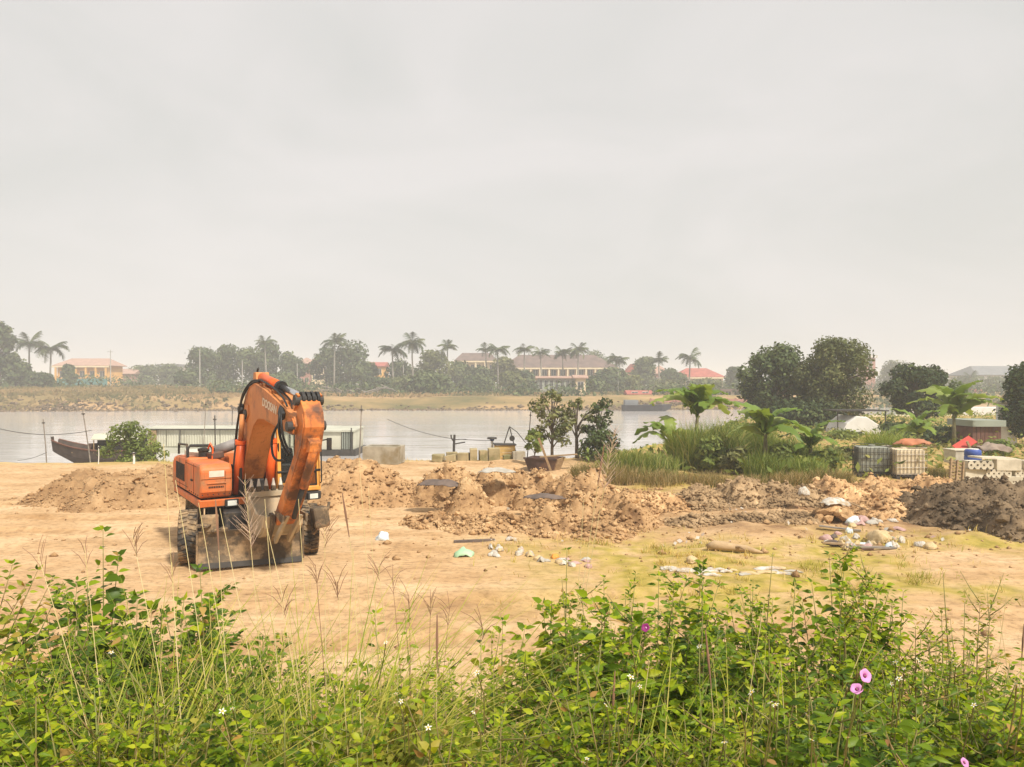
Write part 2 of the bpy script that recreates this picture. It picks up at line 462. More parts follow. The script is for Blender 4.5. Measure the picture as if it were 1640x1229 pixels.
def rock_mesh(name, seed, mat):
    rs = np.random.RandomState(seed)
    import bmesh
    bm = bmesh.new(); bmesh.ops.create_icosphere(bm, subdivisions=1, radius=1.0)
    for v in bm.verts:
        v.co *= rs.uniform(0.6, 1.15); v.co.z *= 0.72
    me = bpy.data.meshes.new(name); bm.to_mesh(me); bm.free()
    me.materials.append(mat)
    return me
def heap_height(u, v, peaks):
    z = np.zeros_like(u)
    for (pu, pv, ru, rv, h) in peaks:
        d = np.sqrt(((u - pu) / ru) ** 2 + ((v - pv) / rv) ** 2)
        z = np.maximum(z, h * (1 - sstep(0.12, 1.0, d)) ** 0.7)
    return z
def heap(name, label, x0, x1, y0, y1, peaks, m, seed, lump=0.16, clods=40, csize=(0.05, 0.16), step=0.055, sharp=0.08, crumbs=1800):
    """peaks in metres world coords: (x, y, rx, ry, h)"""
    cx, cy = (x0 + x1) / 2, (y0 + y1) / 2
    xs = np.arange(x0, x1, step); ys = np.arange(y0, y1, step)
    U, V = np.meshgrid(xs, ys)
    H = heap_height(U + 0.35 * fbm(U, V, 0.9, 3, seed), V + 0.35 * fbm(U, V, 0.9, 3, seed + 5), peaks)
    k = sstep(0.02, 0.35, H)
    rid = 1 - 2 * np.abs(fbm(U, V, 1.5, 4, seed + 2))
    bil = np.abs(fbm(U, V, 3.2, 4, seed + 8))
    Z = H + k * (lump * 1.5 * fbm(U, V, 1.3, 5, seed + 1) + sharp * (rid - 0.5) + sharp * 2.6 * (bil - .18) + sharp * 1.6 * np.abs(fbm(U, V, 8.0, 3, seed + 3)))
    edge = np.minimum(np.minimum(U - x0, x1 - U), np.minimum(V - y0, y1 - V))
    base = gh(U, V)
    Z = base - 0.05 + np.where(H > 0.02, np.maximum(Z, 0.0) + 0.03 * k, -0.12)
    Z = np.where(edge < step * 1.5, base - 0.2, Z)
    n2, n1 = U.shape
    ii = np.arange(n1 * n2).reshape(n2, n1)
    q = np.stack([ii[:-1, :-1], ii[:-1, 1:], ii[1:, 1:], ii[1:, :-1]], -1).reshape(-1, 4)
    keep = (H.ravel()[q] > 0.004).any(axis=1)
    q = q[keep]
    used = np.unique(q); remap = -np.ones(n1 * n2, int); remap[used] = np.arange(len(used))
    pts = np.stack([U.ravel() - cx, V.ravel() - cy, Z.ravel()], -1)[used]
    root = empty(name, (cx, cy, 0))
    tag(root, label, 'dirt mound', 'heaps of dug earth on the yard')
    body = obj('heap_body', fast_mesh('heap_body', pts, remap[q], m, True), root)
    rs = np.random.RandomState(seed)
    protos = [rock_mesh('clod', seed * 7 + i, m) for i in range(4)]
    n = 0; hb = H.max()
    # loose crumbs covering the slopes
    w_ = np.where(H > .02, 1.2 - .7 * H / hb, 0).ravel(); w_ = w_ / w_.sum()
    ci = rs.choice(len(w_), crumbs, p=w_); cs = rs.uniform(.012, .045, crumbs) * (1 + 1.3 * (rs.rand(crumbs) < .12))
    oc = np.array([(1, 0, 0), (0, 1, 0), (-1, 0, 0), (0, -1, 0), (0, 0, .8), (0, 0, -.5)], float)
    ot = np.array([(0, 1, 4), (1, 2, 4), (2, 3, 4), (3, 0, 4), (1, 0, 5), (2, 1, 5), (3, 2, 5), (0, 3, 5)])
    cv = oc[None] * rs.uniform(.55, 1.4, (crumbs, 6, 3)) * cs[:, None, None]
    cv += (np.stack([U.ravel() - cx, V.ravel() - cy, Z.ravel()], -1)[ci] + np.stack([rs.uniform(-step, step, crumbs), rs.uniform(-step, step, crumbs), cs * .3], -1))[:, None]
    co_ = obj('loose_crumbs', fast_mesh('loose_crumbs', cv.reshape(-1, 3), (np.arange(crumbs)[:, None, None] * 6 + ot[None]).reshape(-1, 3), m), root); co_['kind'] = 'stuff'
    while n < clods:
        i = rs.randint(2, n2 - 2); j = rs.randint(2, n1 - 2)
        if H[i, j] < 0.03 * hb or rs.rand() > 0.3 + 0.7 * (1 - H[i, j] / hb): continue
        s = rs.uniform(*csize) * (0.7 + 0.6 * rs.rand())
        o = obj('clod', protos[n % 4], root, (U[i, j] - cx, V[i, j] - cy, Z[i, j] + s * 0.15))
        o.scale = (s * rs.uniform(0.8, 1.5), s * rs.uniform(0.7, 1.2), s * rs.uniform(0.6, 1.0))
        o.rotation_euler = (rs.uniform(-.6, .6), rs.uniform(-.6, .6), rs.uniform(0, 6))
        n += 1
    return root

def pk(px, D, w, dep, h):      # a peak by photo column, distance, half width in photo pixels
    return (X(px, D), D, w / F * D, dep, h)
heap('dirt_mound', 'long low mound of light brown sand left of the excavator', X(40, 22), X(340, 22), 19.6, 26.5,
     [pk(200, 22.2, 95, 2.2, 0.80), pk(130, 22.6, 75, 2.0, 0.62), pk(255, 22.4, 75, 2.2, 0.90), pk(80, 22.6, 50, 1.5, .3)], SOIL_SAND, 3, 0.17, 46)
heap('dirt_mound', 'cone of light brown sand just right of the excavator cab', X(470, 23), X(700, 23), 20.2, 26.5,
     [pk(575, 22.8, 100, 2.4, 1.0), pk(540, 23.4, 70, 2.0, 0.98), pk(640, 22.4, 60, 1.6, 0.5)], SOIL_SAND, 11, 0.15, 40)
heap('dirt_mound', 'wide reddish brown rubble mound with dark hollows in the centre of the yard', X(625, 20), X(1075, 20), 15.6, 24.5,
     [pk(720, 21.6, 60, 1.2, 0.92), pk(685, 21.8, 40, 1.2, 0.62), pk(745, 20.2, 40, 1.3, .70), pk(800, 21.8, 60, 1.0, 0.80), pk(845, 20.6, 34, 1.0, 0.55), pk(905, 20.6, 45, 1.2, .62), pk(955, 20.2, 75, 2.2, 0.80), pk(1005, 19.2, 60, 1.6, 0.42),
      pk(770, 18.2, 80, 1.2, 0.20), pk(880, 18.0, 80, 1.4, 0.28), pk(960, 17.6, 70, 1.4, .25), pk(840, 22.4, 90, .9, .72), pk(690, 18.6, 50, 1.0, .22)], SOIL_RED, 23, 0.34, 210, (0.03, 0.15), sharp=0.13, crumbs=6500)
heap('dirt_mound', 'low ridge of rubble joining the centre mound and the clay mound', X(985, 21), X(1120, 21), 19.0, 23.5, [pk(1040, 21.3, 45, 1.2, .30), pk(1075, 21.0, 40, 1.2, .26), pk(1015, 20.6, 40, 1.2, .3)], SOIL_RED, 61, .2, 30, (.04, .12), sharp=.1, crumbs=1500)
heap('dirt_mound', 'thin strip of trodden rubble in front of the clay mound', X(1040, 19), X(1330, 19), 17.4, 20.2, [pk(1110, 18.9, 70, .8, .12), pk(1190, 18.7, 80, .8, .14), pk(1265, 18.9, 70, .9, .16)], SOIL_MIX, 63, .2, 40, (.03, .10), sharp=.12, crumbs=2600)
heap('dirt_mound', 'low earth bank between the sand cone and the centre mound', X(610, 21.6), X(720, 21.6), 20.2, 23.4, [pk(655, 22, 45, 1.0, .34), pk(690, 21.8, 30, 1.0, .3)], SOIL_SAND, 65, .2, 20, (.04, .11), sharp=.1, crumbs=900)
heap('dirt_mound', 'low grey brown clay mound in front of the tall reeds', X(1035, 22), X(1330, 22), 19.0, 25.2,
     [pk(1180, 22, 70, 1.4, 0.52), pk(1120, 21.8, 65, 1.4, 0.40), pk(1240, 21.6, 60, 1.5, 0.38), pk(1290, 21.5, 40, 1.3, .3)], SOIL_MIX, 31, 0.22, 110, (0.04, 0.13), sharp=0.11, crumbs=3200)
heap('dirt_mound', 'brown earth mound below the water tanks behind the rubbish', X(1290, 21.5), X(1560, 21.5), 18.2, 25.0,
     [pk(1420, 21.8, 75, 1.9, 0.58), pk(1350, 22.0, 55, 1.6, 0.46), pk(1480, 21.5, 75, 1.9, 0.55), pk(1405, 19.8, 50, 1.5, 0.28)], SOIL_RED, 41, 0.2, 90, (0.04, 0.13), sharp=0.11, crumbs=2600)
heap('dirt_mound', 'big dark grey clay mound at the right edge of the photo', X(1400, 18.5), X(1790, 18.5), 15.0, 22.6,
     [pk(1585, 18.4, 110, 2.2, 0.80), pk(1510, 18.6, 75, 1.9, 0.58), pk(1650, 18.0, 90, 2.4, 0.78), pk(1610, 17.0, 75, 1.3, 0.42)], SOIL_GREY, 53, 0.24, 150, (0.05, 0.15), sharp=0.13, crumbs=3400)
# ------------------------------------------------------------------ trees
G_FAR = leaf_mat('far_leaves', [(0.0, (0.040, 0.062, 0.026)), (0.5, (0.085, 0.118, 0.046)), (1.0, (0.15, 0.18, 0.07))], 0.2, 0.7)
G_DARK = leaf_mat('dark_leaves', [(0.0, (0.025, 0.044, 0.018)), (0.55, (0.060, 0.092, 0.030)), (1.0, (0.115, 0.15, 0.05))], 0.2, 0.6)
G_OLIVE = leaf_mat('olive_leaves', [(0.0, (0.065, 0.080, 0.026)), (0.5, (0.14, 0.16, 0.055)), (1.0, (0.26, 0.26, 0.11))], 0.25, 0.7)
G_LIGHT = leaf_mat('light_leaves', [(0.0, (0.08, 0.115, 0.025)), (0.5, (0.17, 0.22, 0.05)), (1.0, (0.29, 0.33, 0.09))], 0.3, 0.6)
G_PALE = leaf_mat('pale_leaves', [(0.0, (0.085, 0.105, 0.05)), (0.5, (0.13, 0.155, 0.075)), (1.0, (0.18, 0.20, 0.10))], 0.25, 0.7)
BARK = mat('bark', (0.16, 0.13, 0.10), (0.08, 0.065, 0.05), 6, 0.9, 0.4)
BARK_PALE = mat('pale_bark', (0.30, 0.28, 0.24), (0.20, 0.18, 0.15), 6, 0.9, 0.3)

def cards(C, N, S, rs, asp=0.55, droop=None):
    """diamond leaf faces at centres C with normals N and lengths S"""
    n = len(C)
    A = rs.normal(size=(n, 3)); A -= N * (A * N).sum(1, keepdims=True)
    if droop is not None:
        A = A + np.array([0, 0, -droop]); A -= N * (A * N).sum(1, keepdims=True)
    A /= np.linalg.norm(A, axis=1, keepdims=True) + 1e-9
    B = np.cross(N, A)
    s = S[:, None] * 0.5
    v = np.empty((n, 4, 3))
    v[:, 0] = C - A * s; v[:, 1] = C + B * s * asp + N * s * 0.15; v[:, 2] = C + A * s; v[:, 3] = C - B * s * asp + N * s * 0.15
    return v.reshape(-1, 3), np.arange(n * 4).reshape(n, 4)
def crown_points(rs, n, lobes):
    """leaf positions in and on a set of (centre, radii) lobes"""
    w = np.array([l[1][0] * l[1][1] + l[1][0] * l[1][2] for l in lobes]); w = w / w.sum()
    k = rs.choice(len(lobes), n, p=w)
    d = rs.normal(size=(n, 3)); d /= np.linalg.norm(d, axis=1, keepdims=True)
    r = (rs.beta(3.2, 1.3, n) * np.where(rs.rand(n) < .16, rs.uniform(1.05, 1.32, n), 1.0))[:, None]
    c = np.array([l[0] for l in lobes])[k]; rad = np.array([l[1] for l in lobes])[k]
    pts = c + d * rad * r
    nrm = d * 0.8 + rs.normal(size=(n, 3)) * 0.55 + np.array([0, 0, 0.45])
    nrm /= np.linalg.norm(nrm, axis=1, keepdims=True)
    return pts, nrm, k
def tree(label, px, D, top, width, base=None, m=None, seed=0, n=2600, leaf=0.5, lobes=11, trunk=0.16, name='tree', group=None, low=0.18, cat='tree', tall=1.0, bark=None, spread=1.0, droop=None, twigs=False, lobe_r=0.36, z0=None):
    """a broadleaf tree by photo column, distance, photo row of its top and photo width of its crown"""
    rs = np.random.RandomState(seed + 100)
    x, y = X(px, D), D
    z = g(x, y) if z0 is None else z0
    H = ZP(top, D) - z
    Rr = width / F * D / 2
    root = empty(name, (x, y, z - 0.03)); tag(root, label, cat, group)
    L = []
    zc0, zc1 = H * low, H
    for i in range(lobes):
        t = (i + 0.5) / lobes
        zz = zc0 + (zc1 - zc0) * (0.12 + 0.80 * t ** 0.85)
        prof = math.sin(PI * min(0.97, 0.16 + 0.80 * t)) ** 0.6
        a = i * 2.4 + rs.uniform(-.5, .5); rr = Rr * prof * rs.uniform(0.25, 0.72) * spread
        lr = Rr * rs.uniform(0.55, 1.3) * lobe_r
        L.append((np.array([math.cos(a) * rr, math.sin(a) * rr * 0.9, min(zz, H - lr * 0.75)]), np.array([lr * 1.15, lr, lr * rs.uniform(0.75, 1.0) * tall])))
    pts, nrm, k = crown_points(rs, n, L)
    v, f = cards(pts, nrm, leaf * rs.uniform(0.6, 1.35, n), rs, droop=droop)
    tint = np.repeat(np.clip(rs.rand(len(L))[k] * 0.6 + rs.rand(n) * 0.4, 0, 0.999), 4)
    tb = MB()
    lean = np.array([rs.uniform(-.08, .08) * H, 0, 0])
    mid = Vector((lean[0], 0, H * 0.55))
    tb.tube([(0, 0, -0.1), (lean[0] * 0.3, 0.02, H * 0.25), mid, (lean[0] * 1.2, 0, H * 0.82)], [trunk, trunk * 0.8, trunk * 0.5, trunk * 0.15], 7)
    for c, r in L:
        a = Vector((lean[0] * 0.5, 0, max(H * 0.18, min(H * 0.6, c[2] * 0.62))))
        c = Vector(c); q = (a + c) / 2 + Vector((0, 0, 0.06 * H))
        tb.tube([a, q, c, c + (c - q) * 0.5], [trunk * 0.45, trunk * 0.3, trunk * 0.14, trunk * 0.04], 5)
        if twigs:
            for j in range(6):
                d = Vector(rs.normal(size=3)).normalized() * r[0] * 0.95
                tb.tube([q.lerp(c, rs.rand()), c + d * 0.5, c + d], [trunk * 0.12, trunk * 0.07, trunk * 0.02], 4)
    tb.build('trunk', bark or BARK, root, True)
    obj('crown', fast_mesh('crown', v, f, m or G_FAR, False, tint), root)
    return root

FT = 'broadleaf trees along the far bank'
_far = [  # label, px, D, top row, crown width px, seed, material
    ('tall airy tree cut by the left edge of the photo, far bank', 2, 150, 512, 46, 1, G_FAR),
    ('broad bushy tree on the far bank below the left pair of palms', 26, 152, 578, 62, 2, G_FAR),
    ('low bushy tree in front of the left end of the orange house', 68, 150, 598, 44, 3, G_FAR),
    ('small tree standing just left of the orange house front', 112, 178, 584, 26, 4, G_FAR),
    ('low rounded tree right of the utility pole by the orange house', 232, 232, 585, 56, 5, G_FAR),
    ('low dark tree between the pole and the big grove, far bank', 275, 226, 584, 60, 6, G_FAR),
    ('leftmost tree of the big grove behind the excavator boom', 326, 178, 557, 62, 7, G_FAR),
    ('second tree from the left in the big grove, far bank', 364, 184, 553, 62, 8, G_FAR),
    ('third tree of the grove, left of the excavator boom tip', 402, 182, 556, 60, 9, G_FAR),
    ('tallest crown of the grove, right above the excavator boom', 430, 190, 546, 54, 10, G_FAR),
    ('right end tree of the grove beside the pink roof', 465, 186, 565, 50, 11, G_FAR),
    ('left tree of the dense clump right of the excavator, far bank', 524, 186, 556, 58, 12, G_FAR),
    ('biggest tree of the dense clump right of the excavator, far bank', 558, 178, 546, 84, 13, G_FAR),
    ('lower right tree of the dense clump beside the yellow gable', 588, 174, 580, 50, 14, G_FAR),
    ('tree below the two tall palms in the middle of the far bank', 640, 182, 578, 64, 15, G_FAR),
    ('light green tree right of the two tall palms, far bank', 694, 176, 562, 72, 16, G_OLIVE),
    ('tree hiding the left foot of the long school, far bank', 735, 182, 580, 52, 17, G_FAR),
    ('grey green tree before the left wing of the long school', 772, 176, 588, 60, 18, G_FAR),
    ('tree between the two wings of the long school', 806, 182, 572, 56, 19, G_OLIVE),
    ('low tree left of the grey shed on the far bank', 842, 170, 596, 46, 20, G_FAR),
    ('dark bushy tree overhanging the water in the middle of the far bank', 690, 143, 596, 74, 21, G_FAR),
    ('tree right of the grey shed, behind the leafy near tree', 962, 168, 600, 56, 22, G_FAR),
    ('domed tree behind the right end of the long school', 955, 246, 563, 66, 23, G_FAR),
    ('dark round crown beside the small red gable, far bank', 1032, 205, 572, 44, 24, G_FAR),
    ('low tree between the red gable and the red roofed house', 1076, 204, 590, 40, 25, G_FAR),
    ('green tree row left end above the brick river wall', 1070, 186, 610, 66, 26, G_OLIVE),
    ('green tree row right end above the brick river wall', 1128, 186, 608, 70, 27, G_OLIVE),
    ('slim tree left of the big dark tree, far bank', 1176, 190, 588, 36, 28, G_FAR),
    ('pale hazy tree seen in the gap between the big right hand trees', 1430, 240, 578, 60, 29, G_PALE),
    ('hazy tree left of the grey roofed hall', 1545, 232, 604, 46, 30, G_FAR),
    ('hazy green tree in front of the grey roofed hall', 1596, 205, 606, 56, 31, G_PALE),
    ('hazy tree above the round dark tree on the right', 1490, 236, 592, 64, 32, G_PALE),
    ('tree hiding the foot of the long school, left of the grey shed', 822, 160, 597, 50, 33, G_OLIVE), ('bushy tree right of the cream annex', 948, 152, 606, 44, 34, G_FAR), ('tree in front of the right end of the long school', 985, 172, 590, 52, 35, G_FAR),
    ('low broad tree left of the red gable', 1005, 176, 602, 50, 36, G_OLIVE), ('low tree in front of the left school wing', 756, 160, 602, 56, 37, G_FAR), ('low tree at the foot of the two tall palms', 655, 158, 604, 60, 38, G_OLIVE), ('low tree at the foot of the dense clump', 610, 160, 606, 46, 39, G_FAR),
    ('low bushy tree above the excavator boom', 450, 160, 600, 60, 40, G_FAR), ('low bushy tree left of the pale pole', 300, 170, 596, 44, 41, G_FAR),
]
for lb, px, D, top, w, sd, m_ in _far:
    tree(lb, px, D, top, w, m=m_, seed=sd, n=2300, leaf=0.85, lobes=13, trunk=0.28, group=FT, low=0.12, name='far_tree', lobe_r=0.40)

# low shrubs along the far bank, one mass
rs = np.random.RandomState(5)
C = []; 
for i in range(420):
    px = rs.uniform(-150, 1750); D = rs.uniform(138, 172) if rs.rand() < 0.75 else rs.uniform(180, 260)
    if px > 330 and D < 175: D = rs.uniform(129, 160)
    x = X(px, D)
    dens = np.interp(px, [-150, 90, 130, 300, 330, 480, 850, 860, 1000, 1200, 1750], [1, 1, .25, .3, .9, .9, .9, .5, .8, .9, .9])
    if rs.rand() > dens: continue
    if px > 860 and rs.rand() < .6: D = rs.uniform(126, 160); x = X(px, D)
    s = rs.uniform(1.2, 2.6); z = g(x, D)
    C.append((np.array([x, D, z + s * 0.35]), np.array([s * 1.5, s, s * 0.75])))
for i in range(300):
    px = rs.uniform(-150, 1750); D = rs.uniform(186, 250); x = X(px, D); s = rs.uniform(1.8, 3.4)
    C.append((np.array([x, D, g(x, D) + s * .4]), np.array([s * 1.8, s, s * .8])))
pts, nrm, k = crown_points(rs, 40000, C)
v, f = cards(pts, nrm, 0.75 * rs.uniform(0.5, 1.4, len(pts)), rs)
tag(obj('shrubs', fast_mesh('shrubs', v, f, G_FAR, False, np.repeat(np.clip(rs.rand(len(C))[k] * .7 + rs.rand(len(k)) * .3, 0, .999), 4))),
    'band of low green scrub along the far river bank', 'shrubs', kind='stuff')
# rank brown grass down the far bank
n = 22000
px = rs.uniform(-120, 1150, n); D = rs.uniform(114, 172, n); x = (px - 820) / F * D
ok = (D > far_edge(x) + 2) & (fbm(x, D, .06, 3, 4.) > -.12 + .3 * (D < 126))
x, D = x[ok], D[ok]; n = len(x)
pts = np.stack([x, D, gh(x, D) + 0.2], -1)
nrm = np.stack([rs.normal(size=n) * .5, -np.ones(n), rs.normal(size=n) * .3 + .3], -1); nrm /= np.linalg.norm(nrm, axis=1, keepdims=True)
G_BANK = leaf_mat('bank_grass', [(0.0, (0.09, 0.09, 0.035)), (0.5, (0.19, 0.145, 0.06)), (1.0, (0.31, 0.20, 0.10))], 0.1, 0.9)
v, f = cards(pts, nrm, 0.9 * rs.uniform(0.3, 1.4, n), rs, 0.4)
tag(obj('bank_grass', fast_mesh('bank_grass', v, f, G_BANK, False, np.repeat(np.clip(fbm(x, D, 0.08, 3) + .5 + rs.normal(size=n) * .12, 0, .999), 4))),
    'rank brown grass covering the far river bank', 'grass', kind='stuff')

# dark stones and mud lumps along the far waterline
n = 2600
x = rs.uniform(-90, 45, n); yy = far_edge(x) + rs.normal(size=n) * 1.3 + 2.0
pts = np.stack([x, yy, np.maximum(gh(x, yy), WATER_Z - .05)], -1)
oc = np.array([(1, 0, 0), (0, 1, 0), (-1, 0, 0), (0, -1, 0), (0, 0, .7), (0, 0, -.5)], float)
ot = np.array([(0, 1, 4), (1, 2, 4), (2, 3, 4), (3, 0, 4), (1, 0, 5), (2, 1, 5), (3, 2, 5), (0, 3, 5)])
v = (pts[:, None] + oc[None] * rs.uniform(.5, 1.4, (n, 6, 3)) * rs.uniform(.12, .5, n)[:, None, None]).reshape(-1, 3)
tag(obj('shore_stones', fast_mesh('shore_stones', v, (np.arange(n)[:, None, None] * 6 + ot[None]).reshape(-1, 3), SOIL_GREY)), 'dark stones and mud lumps along the far waterline', 'stones', kind='stuff')

# ------------------------------------------------------------------ palms
def frond_mesh(name, L, m, seed, width=0.95, arch=0.9, nl=18, up=0.55):
    rs = np.random.RandomState(seed)
    vs = []; fs = []
    def pt(t): return np.array([L * (t - 0.12 * t * t), 0, L * (up * t - arch * t * t)])
    for i in range(nl):
        t = 0.12 + 0.88 * i / (nl - 1)
        p = pt(t); w = width * L * 0.45 * math.sin(PI * (0.12 + 0.8 * t)) 
        for s in (-1, 1):
            q = p + np.array([w * 0.45, s * w, -w * rs.uniform(0.25, 0.8)])
            h = L / nl * 0.75
            b_ = len(vs)
            vs += [p - np.array([h, 0, 0]), p + np.array([h, 0, 0]), q]
            fs.append((b_, b_ + 1, b_ + 2))
    b_ = len(vs)
    for i in range(7):
        p = pt(i / 6); r = 0.03 * L / 2.4 * (1.2 - i / 6)
        vs += [p + np.array([0, -r, 0]), p + np.array([0, r, 0]), p + np.array([0, 0, r])]
    for i in range(6):
        for k in range(3):
            fs.append((b_ + i * 3 + k, b_ + i * 3 + (k + 1) % 3, b_ + i * 3 + 3 + (k + 1) % 3))
            fs.append((b_ + i * 3 + k, b_ + i * 3 + 3 + (k + 1) % 3, b_ + i * 3 + 3 + k))
    return fast_mesh(name, np.array(vs), np.array(fs), m)
_fr = [frond_mesh('frond', 3.3, G_FAR, 3, arch=0.75), frond_mesh('frond', 3.3, G_FAR, 4, arch=1.15, up=0.75), frond_mesh('frond', 3.3, G_FAR, 5, arch=0.5, up=0.9)]
def palm(label, px, D, top, seed, nf=17, s=1.0):
    rs = np.random.RandomState(seed + 900)
    x = X(px, D); z = g(x, D); H = ZP(top, D) - z - 1.1 * s
    root = empty('palm_tree', (x, D, z - 0.05)); tag(root, label, 'palm tree', 'palms along the far bank')
    b = MB(); bend = rs.uniform(-.4, .4)
    b.tube([(0, 0, 0), (bend * .3, 0, H * .35), (bend * .8, 0, H * .7), (bend, 0, H)], [0.26, 0.2, 0.17, 0.12], 7)
    b.build('trunk', BARK_PALE, root, True)
    for i in range(nf):
        o = obj('frond', _fr[i % 3], root, (bend, 0, H))
        o.rotation_euler = (0, rs.uniform(-.6, .45) + .2 * math.sin(seed * 1.7), i * 2.399 + rs.uniform(-.3, .3))
        k = s * rs.uniform(0.8, 1.15); o.scale = (k, k, k)
palms = [
    ('left palm of the pair beside the orange house', 47, 165, 543, 1.15), ('right palm of the pair beside the orange house', 80, 166, 550, 1.1),
    ('palm crown poking out of the grove left of the excavator boom', 427, 176, 545, 0.8),
    ('palm crown above the dense clump right of the excavator', 535, 172, 542, 0.95),
    ('left of the two tall palms in the middle of the far bank', 630, 170, 553, 1.05), ('right and tallest of the two palms in the middle of the far bank', 662, 172, 542, 1.05),
    ('thin palm left of the long school', 716, 176, 551, 0.75), ('small palm at the right end of the left school wing', 780, 180, 556, 0.7),
    ('palm between the two wings of the long school', 798, 176, 554, 0.85), ('palm in front of the left third of the long school roof', 840, 178, 555, 0.8),
    ('low palm in front of the middle of the long school roof', 868, 178, 562, 0.75), ('palm left of centre on the right half of the long school', 903, 178, 562, 0.8),
    ('tall palm in front of the right half of the long school roof', 925, 176, 554, 0.9), ('palm at the right end of the long school', 986, 180, 571, 0.95),
    ('small palm beside the dark round crown and red gable', 1056, 190, 574, 0.8), ('tall lone palm beside the red roofed house', 1103, 182, 567, 1.05),
    ('hazy palm in front of the grey roofed hall on the right', 1553, 214, 600, 0.9)]
for i, (lb, px, D, top, s) in enumerate(palms): palm(lb, px, D, top, i, s=s)

# ------------------------------------------------------------------ buildings of the far bank
ROOF_RED = mat('red_tiles', (0.42, 0.13, 0.10), (0.30, 0.09, 0.07), 1.5, 0.8)
ROOF_BROWN = mat('brown_tiles', (0.17, 0.115, 0.10), (0.11, 0.08, 0.07), 0.6, 0.85)
ROOF_PINK = mat('faded_pink_tiles', (0.42, 0.27, 0.21), (0.34, 0.22, 0.17), 1.0, 0.85)
ROOF_GREY = mat('grey_sheet_roof', (0.20, 0.21, 0.22), (0.15, 0.16, 0.17), 0.8, 0.7)
WALL_ORANGE = mat('orange_plaster', (0.74, 0.42, 0.12), (0.64, 0.35, 0.10), 0.8, 0.85)
WALL_CREAM = mat('cream_plaster', (0.74, 0.62, 0.42), (0.64, 0.52, 0.34), 0.8, 0.85)
WALL_OCHRE = mat('ochre_plaster', (0.52, 0.28, 0.12), (0.44, 0.23, 0.10), 0.8, 0.85)
WALL_WHITE = mat('white_plaster', (0.74, 0.70, 0.64), (0.60, 0.55, 0.50), 0.8, 0.85)
WALL_GREY = mat('grey_green_plaster', (0.33, 0.36, 0.31), (0.25, 0.28, 0.24), 0.5, 0.85)
WALL_PINK = mat('pink_brick', (0.46, 0.22, 0.17), (0.33, 0.16, 0.12), 0.6, 0.9)
GLASS_DARK = mat('dark_pane', (0.05, 0.055, 0.06), (0.035, 0.04, 0.045), 2, 0.2, spec=0.6)
FRAME_W = mat('pale_frame', (0.55, 0.52, 0.46), None, 2, 0.7)
SHEET_TEAL = mat('teal_fence_sheet', (0.10, 0.25, 0.24), (0.08, 0.19, 0.19), 1, 0.7)

def building(name, label, px0, px1, D, eave, ridge, depth, wall, roof, kind='hip', wins=0, rows=(0.6,), ww=1.2, wh=1.4, pillars=0, band=None, over=0.5, rz=0.0, pcol=None, group='buildings across the river', cat='building', inset=None):
    xc = X((px0 + px1) / 2, D); w = (px1 - px0) / F * D
    z0 = g(xc, D) - 0.2; He = ZP(eave, D) - z0; Hr = ZP(ridge, D) - z0
    root = empty(name, (xc, D, z0), rz); tag(root, label, cat, group)
    b = MB(); b.box((0, depth / 2, He / 2), (w, depth, He)); b.build('wall', wall, root)
    if roof is not None:
        W, Y0, Y1 = w / 2 + over, -over, depth + over
        b = MB()
        t = 0.18
        if kind == 'hip':
            i = min((Y1 - Y0) / 2 * 0.9, W * 0.9) if inset is None else inset
            vs = [(-W, Y0, He + .02), (W, Y0, He + .02), (W, Y1, He + .02), (-W, Y1, He + .02), (-W, Y0, He + t), (W, Y0, He + t), (W, Y1, He + t), (-W, Y1, He + t),
                  (-W + i, (Y0 + Y1) / 2, Hr), (W - i, (Y0 + Y1) / 2, Hr)]
            fs = [(3, 2, 1, 0), (0, 1, 5, 4), (1, 2, 6, 5), (2, 3, 7, 6), (3, 0, 4, 7), (4, 5, 9, 8), (5, 6, 9), (6, 7, 8, 9), (7, 4, 8)]
            b.add(vs, fs)
        elif kind == 'gable':
            b.prism([(Y0, He + .02), (Y1, He + .02), (Y1, He + t), ((Y0 + Y1) / 2, Hr), (Y0, He + t)], -W, W)
        elif kind == 'end_gable':
            vs = [(-W, Y0, He + .02), (W, Y0, He + .02), (0, Y0, Hr), (-W, Y1, He + .02), (W, Y1, He + .02), (0, Y1, Hr)]
            b.add(vs, [(0, 1, 2), (5, 4, 3), (0, 2, 5, 3), (1, 4, 5, 2), (0, 3, 4, 1)])
        else:
            b.box((0, depth / 2, (He + Hr) / 2 + .01), (w + 2 * over, depth + 2 * over, max(.12, Hr - He)))
        b.build('roof', roof, root)
    if band:
        b = MB(); b.box((0, -over - 0.08, He - 0.18), (w + 2 * over + .1, 0.16, 0.42)); b.build('fascia', band, root)
    if wins:
        for fr in rows:
            for i in range(wins):
                xx = -w / 2 + w * (i + 0.5) / wins; zz = He * fr
                b = MB(); b.box((xx, -0.03, zz), (ww, 0.10, wh)); wn_ = b.build('window', FRAME_W, root)
                b = MB(); b.box((xx - ww * .23, -0.075, zz), (ww * 0.40, 0.03, wh * 0.86)); b.build('pane', GLASS_DARK, wn_)
                b = MB(); b.box((xx + ww * .23, -0.075, zz), (ww * 0.40, 0.03, wh * 0.86)); b.build('pane', GLASS_DARK, wn_)
    for i in range(pillars):
        xx = -w / 2 + w * i / (pillars - 1)
        b = MB(); b.box((xx, -over + 0.1, He * 0.5), (0.45, 0.35, He - .05)); b.build('pillar', pcol or WALL_CREAM, root)
    return root
building('orange_house', 'orange plastered house with faded pink hipped roof, far left bank', 92, 172, 205, 587, 574, 8, WALL_ORANGE, ROOF_PINK, 'hip', 5, (0.62,), 1.4, 1.8, 6, WALL_CREAM, 0.9, pcol=WALL_ORANGE, inset=2.5)
